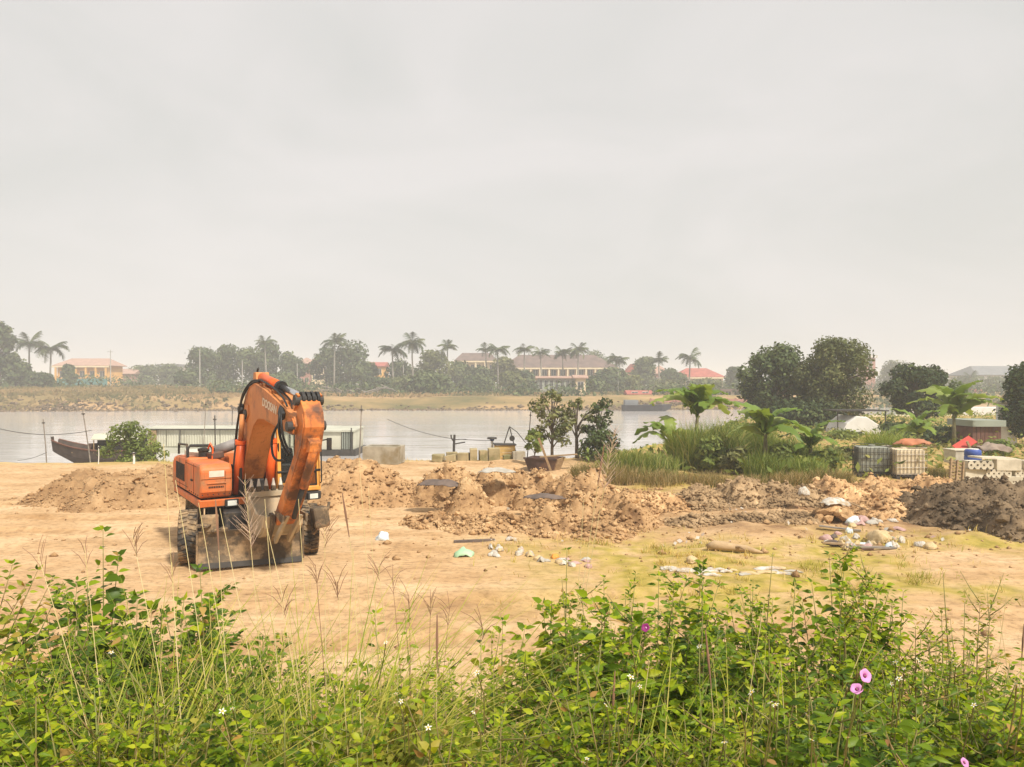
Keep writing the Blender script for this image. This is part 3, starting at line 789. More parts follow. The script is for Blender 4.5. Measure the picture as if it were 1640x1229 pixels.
building('low_house', 'low pink roofed house right of the leftmost utility pole', 176, 214, 226, 600, 591, 7, WALL_PINK, ROOF_PINK, 'gable', 3, (0.5,))
building('white_house', 'small hazy house with pale flat roof between low trees on the left', 254, 284, 262, 589, 584, 8, WALL_WHITE, ROOF_GREY, 'flat', 3, (0.8,))
building('pink_house', 'pink roofed house half hidden right of the grove', 474, 497, 214, 584, 573, 8, WALL_PINK, ROOF_PINK, 'hip', 2, (0.75, .35))
building('yellow_house', 'pale yellow two storey house behind the dense clump of trees', 499, 531, 214, 582, 574, 9, WALL_CREAM, ROOF_PINK, 'gable', 3, (0.8, 0.45))
building('gable_house', 'narrow yellow and orange house right of the dense clump of trees', 588, 614, 208, 588, 580, 9, WALL_ORANGE, ROOF_RED, 'gable', 2, (0.8, 0.4), 1.2, 1.6)
building('school_wing', 'left wing of the long brown roofed school, pale walls', 732, 792, 220, 579, 565, 10, WALL_CREAM, ROOF_BROWN, 'hip', 6, (0.80, 0.42), 1.1, 1.6, 5, WALL_CREAM, 0.8, inset=2)
building('school', 'long two storey school with brown roof and cream pillars', 806, 982, 214, 590, 568, 11, WALL_OCHRE, ROOF_BROWN, 'hip', 12, (0.80, 0.35), 1.5, 1.9, 13, WALL_CREAM, 1.3)
building('grey_shed', 'grey green shed with a row of dark upright windows, far bank', 862, 922, 142, 607, 603, 6, WALL_GREY, ROOF_PINK, 'gable', 7, (0.62,), 0.62, 2.0)
building('cream_annex', 'small cream building at the right end of the grey shed', 922, 938, 141, 607, 601, 5, WALL_CREAM, ROOF_PINK, 'gable', 1, (0.6,))
building('red_gable_house', 'small red gabled house left of the dark round crown', 1005, 1026, 216, 597, 583, 7, WALL_PINK, ROOF_RED, 'end_gable', 2, (0.7,), over=.3)
building('pink_wall_house', 'pink house behind the small palm, far right bank', 1046, 1074, 222, 600, 586, 8, WALL_PINK, ROOF_PINK, 'hip', 3, (0.7,))
building('red_roof_house', 'low house with long bright red hipped roof beside the lone palm', 1084, 1158, 205, 605, 590, 8, WALL_CREAM, ROOF_RED, 'hip', 6, (0.6,), band=WALL_CREAM)
building('red_hut', 'small red roofed hut just above the brick river wall', 1008, 1042, 136, 633, 626, 4, WALL_PINK, ROOF_RED, 'gable', 2, (0.5,))
building('white_river_house', 'pale pink river house with dark roof edge left of the big dark tree', 1146, 1200, 138, 628, 624, 6, WALL_WHITE, ROOF_BROWN, 'flat', 4, (0.6,), 1.0, 1.0)
building('tower_house', 'narrow red and white house seen right of the big olive tree', 1386, 1402, 230, 574, 570, 6, WALL_PINK, WALL_WHITE, 'flat', 1, (0.9, 0.75, 0.6), 1.2, 1.5)
building('grey_hall', 'large hazy hall with grey gabled roof at the right edge', 1566, 1690, 235, 602, 586, 16, WALL_WHITE, ROOF_GREY, 'hip', 10, (0.75,), 1.6, 2.0, inset=3)
building('yellow_river_house', 'bright orange yellow house behind the banana plant on the right', 1532, 1568, 168, 634, 624, 6, WALL_ORANGE, ROOF_RED, 'flat', 2, (0.55,))
# walls and fences
def run_wall(name, label, px0, px1, D0, D1, h, m, npan, cat, gapf=0.02, zb=None):
    a = Vector((X(px0, D0), D0)); c = Vector((X(px1, D1), D1))
    mid = (a + c) / 2; ang = math.atan2((c - a).y, (c - a).x); Lw = (c - a).length
    z = (g(mid.x, mid.y) if zb is None else zb) - 0.1
    root = empty(name, (mid.x, mid.y, z), ang); tag(root, label, cat)
    for i in range(npan):
        xx = -Lw / 2 + Lw * (i + .5) / npan
        bb = MB(); bb.box((xx, 0, h / 2), (Lw / npan - gapf * 2, 0.12, h)); bb.build('panel', m, root)
        bb = MB(); bb.box((xx - Lw / npan / 2, 0, h / 2 + .08), (0.25, 0.25, h + .16)); bb.build('post', m, root)
    return root
run_wall('sheet_fence', 'teal sheet fence below the orange house', 92, 172, 184, 184, 2.0, SHEET_TEAL, 8, 'fence')
run_wall('brick_wall', 'long weathered pink brick wall on the far right water edge', 1042, 1205, 124, 126, 1.75, WALL_PINK, 12, 'wall', zb=-.8)
# dark moored hull at the foot of the brick wall
HULL_DARK = mat('tarred_hull', (0.045, 0.045, 0.05), (0.03, 0.03, 0.035), 2, 0.6)
b = MB(); w = 75 / F * 116
b.prism([(-1.2, 0), (1.2, 0), (1.5, 1.15), (-1.5, 1.15)], -w / 2, w * 0.30)
b.add([(w * .30, -1.2, 0), (w * .30, 1.2, 0), (w * .30, 1.5, 1.15), (w * .30, -1.5, 1.15), (w * .52, 0, .55), (w * .55, 0, 1.3)], [(0, 4, 5, 3), (1, 2, 5, 4), (3, 5, 2), (0, 1, 4)])
r_ = empty('barge', (X(1035, 116), 116, WATER_Z - .2)); tag(r_, 'dark low barge moored by the brick wall across the river', 'barge')
b.build('hull', HULL_DARK, r_)
b = MB(); b.box((-w * .33, 0, 1.5), (2.0, 1.8, 0.8)); b.build('cabin', ROOF_GREY, r_)
# heap of scrap timber on the far shore
root = empty('scrap_heap', (X(575, 135), 135, g(X(575, 135), 135))); tag(root, 'tangled grey heap of scrap timber on the far shore', 'scrap heap')
rs = np.random.RandomState(12)
WOODG = mat('grey_timber', (0.30, 0.26, 0.22), (0.17, 0.15, 0.13), 3, 0.9)
for i in range(26):
    b = MB(); c = Vector((rs.uniform(-6, 6), rs.uniform(-1, 1), rs.uniform(0.2, 1.3))); d = Vector((rs.uniform(-2, 2), rs.uniform(-.5, .5), rs.uniform(-.6, .7)))
    b.cyl(c - d, c + d, 0.12, 0.09, 6); b.build('timber', WOODG, root)
# poles of the far bank
POLE = mat('pale_concrete_pole', (0.42, 0.40, 0.37), None, 2, 0.8)
def pole(label, px, D, top, r=0.12, arms=1, group='utility poles across the river'):
    x = X(px, D); z = g(x, D); H = ZP(top, D) - z
    root = empty('utility_pole', (x, D, z)); tag(root, label, 'pole', group)
    b = MB(); b.cyl((0, 0, -0.2), (0, 0, H), r * 1.2, r * .8, 8); b.build('shaft', POLE, root)
    for i in range(arms):
        b = MB(); b.box((0, -.14, H - .5 - i * .8), (1.5, 0.1, 0.1)); b.build('crossarm', POLE, root)
pole('tall utility pole at the right end of the orange house', 177, 186, 561)
pole('pale pole left of the grove behind the excavator', 320, 168, 560, 0.13, 0)
pole('thin pale pole in the grove just left of the boom', 388, 166, 578, 0.11, 0)
pole('pale pole above the excavator boom tip', 476, 168, 583, 0.1, 0)
pole('thin white pole below the tallest palm', 646, 165, 585, 0.1, 0)
pole('thin pole right of the long school', 990, 168, 596, 0.09, 0)
# ------------------------------------------------------------------ near bank, right: big trees and reeds
tree('tall dark green tree, left one of the big pair on the right', 1243, 60, 553, 132, m=G_DARK, seed=201, n=9500, leaf=0.34, lobes=30, trunk=0.22, low=0.06, group='big trees on the near bank', lobe_r=0.27, spread=1.2)
tree('broad olive green tree, the largest crown on the right', 1332, 57, 538, 152, m=G_OLIVE, seed=202, n=13000, leaf=0.26, lobes=36, trunk=0.25, low=0.05, group='big trees on the near bank', lobe_r=0.27, spread=1.15, droop=0.5)
tree('round dark tree right of the white hut', 1470, 56, 584, 126, m=G_DARK, seed=203, n=7500, leaf=0.32, lobes=26, trunk=0.2, low=0.16, group='big trees on the near bank', lobe_r=0.26, spread=1.2)
tree('dark leafy tree cut by the right edge of the photo', 1652, 42, 582, 112, m=G_DARK, seed=204, n=8000, leaf=0.26, lobes=20, trunk=0.16, low=0.05, group='big trees on the near bank')
tree('low dark shrub at the foot of the big pair of trees', 1290, 56, 640, 150, m=G_DARK, seed=205, n=4500, leaf=0.3, lobes=14, trunk=0.08, low=0.0, cat='shrub', name='shrub')
tree('dark drooping shrub below the right hand banana plant', 1505, 44, 684, 105, m=G_DARK, seed=206, n=3500, leaf=0.26, lobes=12, trunk=0.05, low=0.0, cat='shrub', name='shrub')
for i_, (px_, D_, top_, w_, m_, lb_) in enumerate([(1352, 46, 690, 60, G_LIGHT, 'light green shrub left of the white hut'), (1440, 47, 676, 70, G_DARK, 'dark shrub between the white hut and the round dark tree'), (1560, 45, 690, 60, G_OLIVE, 'olive shrub left of the brown board shed'),
        (1600, 36, 706, 60, G_LIGHT, 'light green shrub before the brown board shed'), (1180, 45, 676, 90, G_LIGHT, 'light green shrub behind the reed bed'), (1090, 38, 700, 60, G_LIGHT, 'light green shrub at the left end of the reed bed'), (1340, 34, 716, 60, G_OLIVE, 'olive shrub right of the reed bed'), (1138, 29.2, 700, 60, G_LIGHT, 'light green broad leaved bush among the left reeds'), (1252, 29.0, 712, 56, G_LIGHT, 'light green broad leaved bush right of the middle banana plant'), (1180, 28.6, 716, 56, G_OLIVE, 'olive bush left of the middle banana plant'), (1318, 29, 722, 50, G_LIGHT, 'light green bush at the right end of the reed bed')]):
    tree(lb_, px_, D_, top_, w_, m=m_, seed=230 + i_, n=1700, leaf=0.24, lobes=11, trunk=0.05, low=0.0, cat='shrub', name='shrub', group='shrubs on the near bank')
# twiggy trees in the middle
tree('twiggy open tree with yellowish crown beside the rusty skip', 884, 33, 622, 82, m=G_OLIVE, seed=211, n=1000, leaf=0.19, lobes=20, trunk=0.08, low=0.16, spread=1.5, twigs=True, group='thin trees on the near bank', lobe_r=0.25)
tree('leaning thin tree right of the twiggy open tree', 924, 34, 634, 60, m=G_OLIVE, seed=212, n=480, spread=1.3, leaf=0.19, lobes=9, trunk=0.10, low=0.35, twigs=True, group='thin trees on the near bank')
tree('dark bare topped young tree left of the reeds', 962, 33.5, 636, 56, m=G_DARK, seed=213, n=520, spread=1.25, leaf=0.20, lobes=9, trunk=0.06, low=0.25, twigs=True, group='thin trees on the near bank')
tree('dense dark shrub below the bare topped young tree', 962, 32.6, 690, 78, m=G_DARK, seed=214, n=1500, leaf=0.17, lobes=9, trunk=0.04, low=0.0, cat='shrub', name='shrub')
tree('light green sapling over the left rim of the rusty skip', 855, 31.5, 688, 42, m=G_LIGHT, seed=215, n=420, leaf=0.2, lobes=7, trunk=0.03, low=0.3, twigs=True, cat='shrub', name='sapling')
tree('feathery green bush beside the wooden boat', 202, 35.5, 671, 88, m=G_LIGHT, seed=216, n=2600, leaf=0.17, lobes=12, trunk=0.06, low=0.1, cat='bush', name='bush', twigs=True, lobe_r=0.36)
tree('low green bush in front of the left end of the houseboat', 246, 34.5, 706, 50, m=G_LIGHT, seed=217, n=900, leaf=0.15, lobes=7, trunk=0.04, low=0.0, cat='bush', name='bush')

# blades of grass as narrow bent strips
def blades(base, H, lean, W, rs, seg=3):
    n = len(base)
    a = rs.uniform(0, 2 * PI, n); d = np.stack([np.cos(a), np.sin(a), np.zeros(n)], -1)
    wv = np.stack([-np.sin(a + .6), np.cos(a + .6), np.zeros(n)], -1)
    V = []
    for i in range(seg + 1):
        t = i / seg
        c = base + d * (lean * H * t ** 2)[:, None] + np.array([0, 0, 1.0]) * (H * (t - 0.32 * lean * t ** 2.2))[:, None]
        w = (W * (1 - t) ** 0.7 * 0.5)[:, None]
        V += [c - wv * w, c + wv * w]
    V = np.stack(V, 1)
    q = np.array([(2 * i, 2 * i + 1, 2 * i + 3, 2 * i + 2) for i in range(seg)])
    Fc = (np.arange(n)[:, None, None] * (2 * seg + 2) + q[None]).reshape(-1, 4)
    return V.reshape(-1, 3), Fc, 2 * seg + 2
G_REED = leaf_mat('reed_blades', [(0.0, (0.085, 0.135, 0.022)), (0.45, (0.17, 0.235, 0.04)), (0.8, (0.28, 0.31, 0.07)), (1.0, (0.45, 0.37, 0.15))], 0.3, 0.6)
G_RUSH = leaf_mat('bright_rush', [(0.0, (0.14, 0.20, 0.03)), (0.6, (0.27, 0.34, 0.06)), (1.0, (0.42, 0.44, 0.12))], 0.3, 0.6)
G_STRAW = leaf_mat('dry_rank_grass', [(0.0, (0.10, 0.11, 0.03)), (0.4, (0.22, 0.19, 0.065)), (0.75, (0.36, 0.25, 0.11)), (1.0, (0.46, 0.33, 0.17))], 0.25, 0.8)
def clump(label, px, D, top, width, m, seed, n=900, W=0.045, lean=(0.15, 0.75), name='reed_clump', cat='reeds', group=None, dep=1.0):
    rs = np.random.RandomState(seed)
    x = X(px, D); z = g(x, D); H = ZP(top, D) - z; Rr = width / F * D / 2
    root = empty(name, (x, D, z - .02)); tag(root, label, cat, group)
    a = rs.uniform(0, 2 * PI, n); r = np.sqrt(rs.rand(n)) * Rr * 0.8
    bx, by = np.cos(a) * r, np.sin(a) * r * dep
    base = np.stack([bx, by, gh(bx + x, by + D) - z], -1)
    hh = H * rs.uniform(0.55, 1.08, n) * (1 - 0.35 * (r / Rr) ** 2)
    v, f, k = blades(base, hh, rs.uniform(*lean, n), W * rs.uniform(.6, 1.3, n), rs, 4)
    o = obj('blades', fast_mesh('blades', v, f, m, False, np.repeat(np.clip(rs.rand(n) * .75 + 0.12 * rs.normal(size=n) + .1, 0, .999), k)), root)
    o['kind'] = 'stuff'
    return root
RG = 'tall reeds on the near bank'
clump('tall green reeds at the left end of the big reed bed', 1105, 30, 662, 84, G_REED, 301, 1100, group=RG)
clump('tall green reeds left of the middle banana plant', 1150, 31, 656, 90, G_REED, 302, 1300, group=RG)
clump('dense reeds right behind the middle banana plant', 1205, 32.5, 664, 96, G_REED, 303, 1300, group=RG)
clump('green reeds between the two banana plants of the reed bed', 1262, 31, 688, 84, G_REED, 304, 1100, group=RG)
clump('low green reeds at the right end of the reed bed', 1316, 30.5, 706, 74, G_REED, 305, 900, group=RG)
clump('short yellowish reeds below the small banana plant', 1285, 28.5, 722, 96, G_RUSH, 306, 900, 0.035, group=RG)
clump('green reeds around the stem of the middle banana plant', 1222, 27.4, 712, 74, G_REED, 330, 700, 0.04, group=RG)
clump('green reeds right of the light green bush', 1290, 27.6, 726, 70, G_REED, 331, 600, 0.04, group=RG)
clump('bright green fountain of rush behind the water tanks', 1418, 33, 672, 72, G_RUSH, 307, 1400, 0.035, (0.25, 0.95), name='rush_clump', cat='rushes')
clump('low green grass clump right of the dark shrub in the middle', 1006, 29, 708, 100, G_REED, 308, 900, 0.035, group=RG)
clump('green weed clump at the left foot of the reed bed', 1050, 28.5, 716, 90, G_REED, 309, 900, 0.035, group=RG)
SG = 'dry brown grass below the reeds'
for i, (px, D, top, w, lb) in enumerate([
        (940, 27, 732, 70, 'brown green grass tuft behind the centre rubble mound'), (990, 26.5, 738, 90, 'greenish grass tuft above the right shoulder of the rubble mound'),
        (1060, 26, 744, 100, 'dry brown grass at the left foot of the reed bed'), (1130, 26, 748, 100, 'dry brown grass below the leftmost tall reeds'),
        (1270, 25.5, 748, 90, 'dry brown grass right of the middle banana stem'), (1330, 25.5, 742, 90, 'dry brown grass left of the grey water tank'),
        (1200, 26, 756, 80, 'low straw grass below the middle banana plant'), (1490, 27.5, 742, 60, 'straw and weeds between white water tank and pallet')]):
    clump(lb, px, D, top, w, G_STRAW, 320 + i, 900, 0.022, (0.2, 0.9), name='grass_tuft', cat='grass tuft', group=SG)

# banana plants: every leaf a piece of its own
G_BAN = leaf_mat('banana_leaf', [(0.0, (0.11, 0.18, 0.03)), (0.5, (0.19, 0.28, 0.05)), (1.0, (0.32, 0.38, 0.10))], 0.35, 0.4)
def banana_leaf(seed, L=1.0, W=0.19):
    rs = np.random.RandomState(seed)
    rows = 19; vs = []; fs = []
    for i in range(rows):
        t = i / (rows - 1)
        p = np.array([L * (t - .22 * t * t), 0, L * (0.72 * t - 1.0 * t * t)])
        w = W * L * (math.sin(PI * min(1, (0.06 + .94 * t))) ** 0.55) * (1 if t < .97 else .2) * (0.16 if t < .08 else 1)
        for s, dz in ((-1, -.30), (-.5, -.05), (0, -.04 * 0), (.5, -.05), (1, -.30)):
            j = rs.uniform(.62, 1.08) if abs(s) > .7 else 1
            vs.append(p + np.array([0.02 * rs.normal(), s * w * j, dz * w + 0.015 * rs.normal()]))
    for i in range(rows - 1):
        for k in range(4):
            if k in (0, 3) and rs.rand() < 0.22: continue
            fs.append((i * 5 + k, i * 5 + k + 1, i * 5 + 6 + k, i * 5 + 5 + k))
    return fast_mesh('leaf', np.array(vs), np.array(fs), G_BAN, True)
_bl = [banana_leaf(i) for i in range(5)]
def banana(label, px, D, stem, L, n, seed, lean=0.0, z=None, tilt=(-1.2, -.2)):
    rs = np.random.RandomState(seed + 70)
    x = X(px, D); z = g(x, D) if z is None else z
    root = empty('banana_plant', (x, D, z - .03)); tag(root, label, 'banana plant', 'banana plants on the near bank')
    b = MB(); b.tube([(0, 0, 0), (lean * .4, 0, stem * .5), (lean, 0, stem)], [0.12, 0.10, 0.06], 8); b.build('stem', STEM, root, True)
    for i in range(n):
        o = obj('leaf', _bl[i % 5], root, (lean, 0, stem - rs.uniform(0, .18)))
        o.rotation_euler = (rs.uniform(-.3, .3), rs.uniform(*tilt), i * 2.399 + rs.uniform(-.4, .4) + seed)
        k = L * rs.uniform(.75, 1.15); o.scale = (k, k * rs.uniform(.85, 1.1), k)
STEM = mat('banana_stem', (0.16, 0.15, 0.06), (0.09, 0.075, 0.04), 5, 0.7)
banana('tall banana plant with arching leaves in the middle of the reed bed', 1226, 28.2, 1.55, 2.1, 12, 1)
banana('banana plant leaning left over the water at the reed bed', 1112, 33, 2.1, 2.6, 12, 2, 0.15)
banana('small bright banana plant right of the middle one', 1298, 29.5, 1.05, 1.7, 9, 3)
banana('wide banana plant in front of the round dark tree', 1528, 40, 1.9, 2.9, 12, 4)
banana('young banana plant at the left of the leaning one', 1075, 32, 1.1, 2.0, 8, 5, -.1)
banana('low banana plant behind the bright rush clump', 1470, 38, 1.0, 2.0, 8, 6)

# ------------------------------------------------------------------ near bank: man made things
RUST = mat('rusty_steel', (0.11, 0.065, 0.055), (0.065, 0.045, 0.042), 3, 0.8, 0.3, dirt=(0.22, 0.12, 0.07), dlo=.52, dhi=.7)
WOOD = mat('weathered_wood', (0.36, 0.25, 0.14), (0.24, 0.16, 0.09), 3, 0.85, stretch=(1, 1, 6))
WOOD_DARK = mat('dark_boat_wood', (0.08, 0.06, 0.05), (0.05, 0.038, 0.032), 3, 0.8)
CONC = mat('old_concrete', (0.40, 0.36, 0.28), (0.27, 0.24, 0.18), 2.2, 0.9, 0.3, dirt=(0.22, 0.17, 0.09))
CONC_Y = mat('mossy_concrete', (0.40, 0.33, 0.19), (0.26, 0.21, 0.11), 2.2, 0.9, 0.3, dirt=(0.16, 0.15, 0.06))
CONC_W = mat('pale_cast_concrete', (0.62, 0.56, 0.44), (0.47, 0.42, 0.32), 4, 0.85, 0.2)
SHEET = mat('pale_corrugated_sheet', (0.53, 0.52, 0.42), (0.44, 0.43, 0.34), 1.2, 0.6, dirt=(0.34, 0.30, 0.22), dlo=.58, dhi=.78)
SHEET_L = mat('roof_sheet', (0.50, 0.50, 0.41), (0.42, 0.42, 0.34), 1.0, 0.6)
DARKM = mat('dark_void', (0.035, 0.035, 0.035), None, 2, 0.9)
WHITE = mat('white_paint', (0.74, 0.73, 0.70), (0.62, 0.60, 0.56), 1.0, 0.6)
BLUE = mat('blue_plastic', (0.05, 0.10, 0.36), (0.04, 0.075, 0.27), 2, 0.45)
RED = mat('red_tarpaulin', (0.55, 0.07, 0.05), (0.42, 0.05, 0.04), 2, 0.6)
ORANGE_T = mat('orange_tarpaulin', (0.55, 0.20, 0.09), (0.36, 0.16, 0.09), 2, 0.7)
IRON = mat('dark_iron', (0.06, 0.055, 0.05), (0.04, 0.037, 0.035), 4, 0.6)
BLACK = mat('black_hose', (0.02, 0.02, 0.02), None, 3, 0.5)

# houseboat: a long low corrugated shed afloat
D = 46.0
x0, x1 = X(236, D), X(520, D); zt = ZP(686, D)
root = empty('houseboat', ((x0 + x1) / 2, D, WATER_Z)); tag(root, 'long low houseboat of pale corrugated sheet behind the excavator', 'houseboat')
Lh = x1 - x0; hb = zt - WATER_Z
def corr(x_a, x_b, za, zb, y, pitch=0.16, amp=0.025):
    n = int((x_b - x_a) / pitch * 4) + 1
    xs = np.linspace(x_a, x_b, n); ys = y + amp * np.sin(xs / pitch * 2 * PI)
    V = np.concatenate([np.stack([xs, ys, np.full(n, za)], -1), np.stack([xs, ys, np.full(n, zb)], -1)])
    q = np.array([(i, i + 1, n + i + 1, n + i) for i in range(n - 1)])
    return V, q
b = MB(); b.box((0, 1.8, 0.12), (Lh + .1, 4.2, 0.36)); b.build('pontoon', SHEET_L, root)
b = MB(); b.box((0, 1.8, hb * .5), (Lh - .12, 3.0, hb - .3)); b.build('inner_wall', SHEET, root)
npn = 10
for i in range(npn):
    a = -Lh / 2 + Lh * i / npn
    V, q = corr(a + .015, a + Lh / npn - .015, 0.37, hb - .12, 0.22)
    obj('wall_panel', fast_mesh('wall_panel', V, q, SHEET, True), root)
b = MB(); b.prism([(.06, hb - .05), (1.6, hb + .06), (3.6, hb - .05), (3.6, hb - .12), (.06, hb - .12)], -Lh / 2 - .2, Lh / 2 + .2); b.build('roof', SHEET_L, root)
b = MB(); b.box((0, .04, hb - .10), (Lh + .4, .05, .07)); b.build('eave_shadow_line', IRON, root)  # dark strip standing in for the shadow line under the roof overhang
b = MB(); b.box((-Lh / 2 + .25, .1, hb * .52), (.5, .1, hb * .8)); b.build('door', WOOD, root)
for xx in (-Lh * .32, Lh * .07, Lh * .3):
    b = MB(); b.cyl((xx, .1, .3), (xx, .1, hb - .1), .03, n=6); b.build('prop', IRON, root)
for xx in (-Lh * .05, Lh * .03):
    b = MB(); b.tube([(xx, .8, hb + .1), (xx + .02, .8, hb + 1.1)], .022, 5); b.build('mast', IRON, root)
# lower annex at its right end
D = 44.0; w = 52 / F * D
root = empty('floating_shed', (X(540, D), D, WATER_Z)); tag(root, 'small grey floating shed with dark slatted window, right of the excavator', 'shed')
h2 = ZP(690, D) - WATER_Z
b = MB(); b.box((0, 1.5, .15), (w + .3, 3.2, .45)); b.build('pontoon', IRON, root)
b = MB(); b.box((0, 1.5, h2 * .5 + .1), (w, 2.8, h2 - .3)); b.build('wall', SHEET, root)
b = MB(); b.box((-.1, 1.5, h2 + .0), (w + .3, 3.1, .09), (0.03, 0, 0)); b.build('roof', SHEET_L, root)
wn_ = MB().box((w * .30, .075, h2 * .62), (.66, .08, 1.15)).build('window', IRON, root)
for i in range(6):
    MB().box((w * .30 - .26 + i * .105, .02, h2 * .62), (.045, .04, 1.08)).build('slat', WALL_GREY, wn_)
MB().cyl((w * .5 - .1, -.1, .2), (w * .5 - .1, -.1, h2 + .15), .035, n=6).build('corner_post', IRON, root)

# wooden boat
D = 39.0
root = empty('wooden_boat', (X(168, D), D, WATER_Z), 0.06); tag(root, 'dark wooden boat with raised prow moored on the left', 'boat')
L = 5.0; st = 13; vs = []; 
for i in range(st):
    t = i / (st - 1); xx = -L / 2 + L * t
    wdt = 0.80 * math.sin(PI * min(.93, .08 + .85 * t)) ** .6
    sheer = 0.72 + 0.62 * (1 - t) ** 3 + 0.15 * t ** 3; keel = 0.0 + 0.72 * max(0, .28 - t) / .28
    for s in (-1, 1):
        vs += [(xx, s * wdt * .45, keel), (xx, s * wdt * .85, keel + (sheer - keel) * .45), (xx, s * wdt, sheer), (xx, s * (wdt - .05), sheer), (xx, s * wdt * .5, keel + .12)]
b = MB(); fs = []
for i in range(st - 1):
    for s in (0, 1):
        o_ = i * 10 + s * 5
        for k in range(4): fs.append((o_ + k, o_ + k + 1, o_ + 11 + k, o_ + 10 + k))
    fs.append((i * 10, i * 10 + 5, i * 10 + 15, i * 10 + 10)); fs.append((i * 10 + 4, i * 10 + 9, i * 10 + 19, i * 10 + 14))
b.add(vs, fs); b.build('hull', WOOD_DARK, root)
b = MB(); b.tube([(-L / 2 - .05, 0, .75), (-L / 2 - .15, 0, 1.5)], .07, 6); b.build('stem_post', WOOD_DARK, root)
b = MB()
for s in (-1, 1): b.tube([vs[i * 10 + (2 if s < 0 else 7)] for i in range(st)], .045, 5)
b.build('gunwale', mat('red_brown_gunwale', (0.15, 0.07, 0.05), None, 4, .8), root)
for i, t in enumerate((.25, .45, .62)):
    MB().box((-L / 2 + L * t, 0, .72), (.22, 1.25, .05)).build('thwart', WOOD, root)
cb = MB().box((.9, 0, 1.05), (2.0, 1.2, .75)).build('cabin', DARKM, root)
b = MB(); b.prism([(-.85, 1.42), (-.5, 1.66), (.5, 1.66), (.85, 1.42), (.85, 1.37), (.5, 1.6), (-.5, 1.6), (-.85, 1.37)], -.3, 2.1); b.build('canopy', SHEET, root)
for xx in (-.2, 2.0):
    for s in (-.75, .75): MB().cyl((xx, s, .7), (xx, s, 1.42), .025, n=6).build('canopy_post', WOOD, root)
MB().box((-.6, .1, .98), (.5, .4, .3), (0, 0, .3)).build('hatch', RUST, root)

# stakes and wires on the left shore
def stake(label, px0, py0, px1, py1, D, r=.03, m=None, name='stake', cat='stake', group='thin stakes on the near shore'):
    a = P(px0, py0, D); a.z = min(a.z, g(a.x, a.y) + .02); t = P(px1, py1, D)
    root = empty(name, a); tag(root, label, cat, group)
    MB().tube([Vector((0, 0, -.2)), (t - a) * .5 + Vector((.02, 0, 0)), t - a], [r, r * .9, r * .7], 6).build('shaft', m or WOODG, root)
    MB().box((t - a) * .93 + Vector((0, -.0, 0)), (r * 3.4, r * 3.4, .05)).build('binding', IRON, root)
    return root, t
_, ta = stake('thin leaning stake on the shore left of the boat', 76, 745, 69, 672, 34.5, .028)
_, tb_ = stake('tall thin stake rising behind the boat cabin', 150, 745, 132, 655, 35.5, .032)
stake('thin mast rising from the houseboat roof', 322, 745, 330, 640, 35.0, .02)
stake('dark upright post in front of the houseboat', 344, 745, 344, 666, 34.5, .035, IRON)
stake('tall pole right of the floating shed', 574, 742, 579, 650, 34.5, .04, WOODG)
stake('short white post beside the bush', 214, 748, 214, 725, 31.5, .05, WHITE)
stake('thin pale stick in front of the boat hull', 157, 748, 158, 715, 31.8, .02, WHITE)
def wire(name, label, a, c, sag, r=.008, n=14, group=None):
    pts = [a.lerp(c, i / n) - Vector((0, 0, sag * 4 * (i / n) * (1 - i / n))) for i in range(n + 1)]
    root = MB().tube([p - a for p in pts], r, 5).build(name, BLACK, None, loc=a); tag(root, label, 'cable', group)
wire('cable', 'slack dark cable crossing the river view at the left edge', P(-90, 655, 34.5), P(69 + 78, 690, 35.0), .6, .014)
wire('cable', 'thin line from the leaning stake down toward the bow', P(75, 725, 34.4), P(28, 738, 34), .08, .01)

# concrete trough
D = 32.0
root = empty('concrete_trough', (X(615, D), D, g(X(615, D), D)), -.12); tag(root, 'low rectangular concrete trough right of the tall pole', 'trough')
w = 58 / F * D; hh = .75
for nm, c, s in (('side_wall', (0, -.5, hh / 2), (w, .09, hh)), ('side_wall', (0, .5, hh / 2), (w, .09, hh)), ('end_wall', (-w / 2 + .045, 0, hh / 2), (.088, .91, hh - .01)), ('end_wall', (w / 2 - .045, 0, hh / 2), (.088, .91, hh - .01)), ('bottom', (0, 0, .06), (w - .2, .9, .1))):
    MB().box(c, s).build(nm, CONC, root, bevel=.012)
# broken low wall of blocks
rs = np.random.RandomState(77)
root = empty('block_wall', (X(765, 33), 33, g(X(765, 33), 33))); tag(root, 'broken low wall of mossy concrete blocks beside the water', 'wall')
xx = X(692, 33) - X(765, 33)
while xx < X(842, 33) - X(765, 33):
    w = rs.uniform(.28, .6); h = rs.uniform(.35, .78) * (1.05 if rs.rand() < .7 else .55)
    MB().box((xx + w / 2, rs.uniform(-.15, .15), h / 2 - .05), (w * .95, rs.uniform(.35, .55), h), (rs.uniform(-.05, .05), rs.uniform(-.06, .06), rs.uniform(-.2, .2))).build('block', (CONC_Y, CONC, CONC_Y)[rs.randint(3)], root, bevel=.02)
    if rs.rand() < .5:
        MB().box((xx + w / 2, -.5, .14), (w * .8, .3, .3), (0, rs.uniform(-.2, .2), rs.uniform(-.4, .4))).build('block', CONC_Y, root, bevel=.02)
    xx += w * rs.uniform(1.0, 1.25)
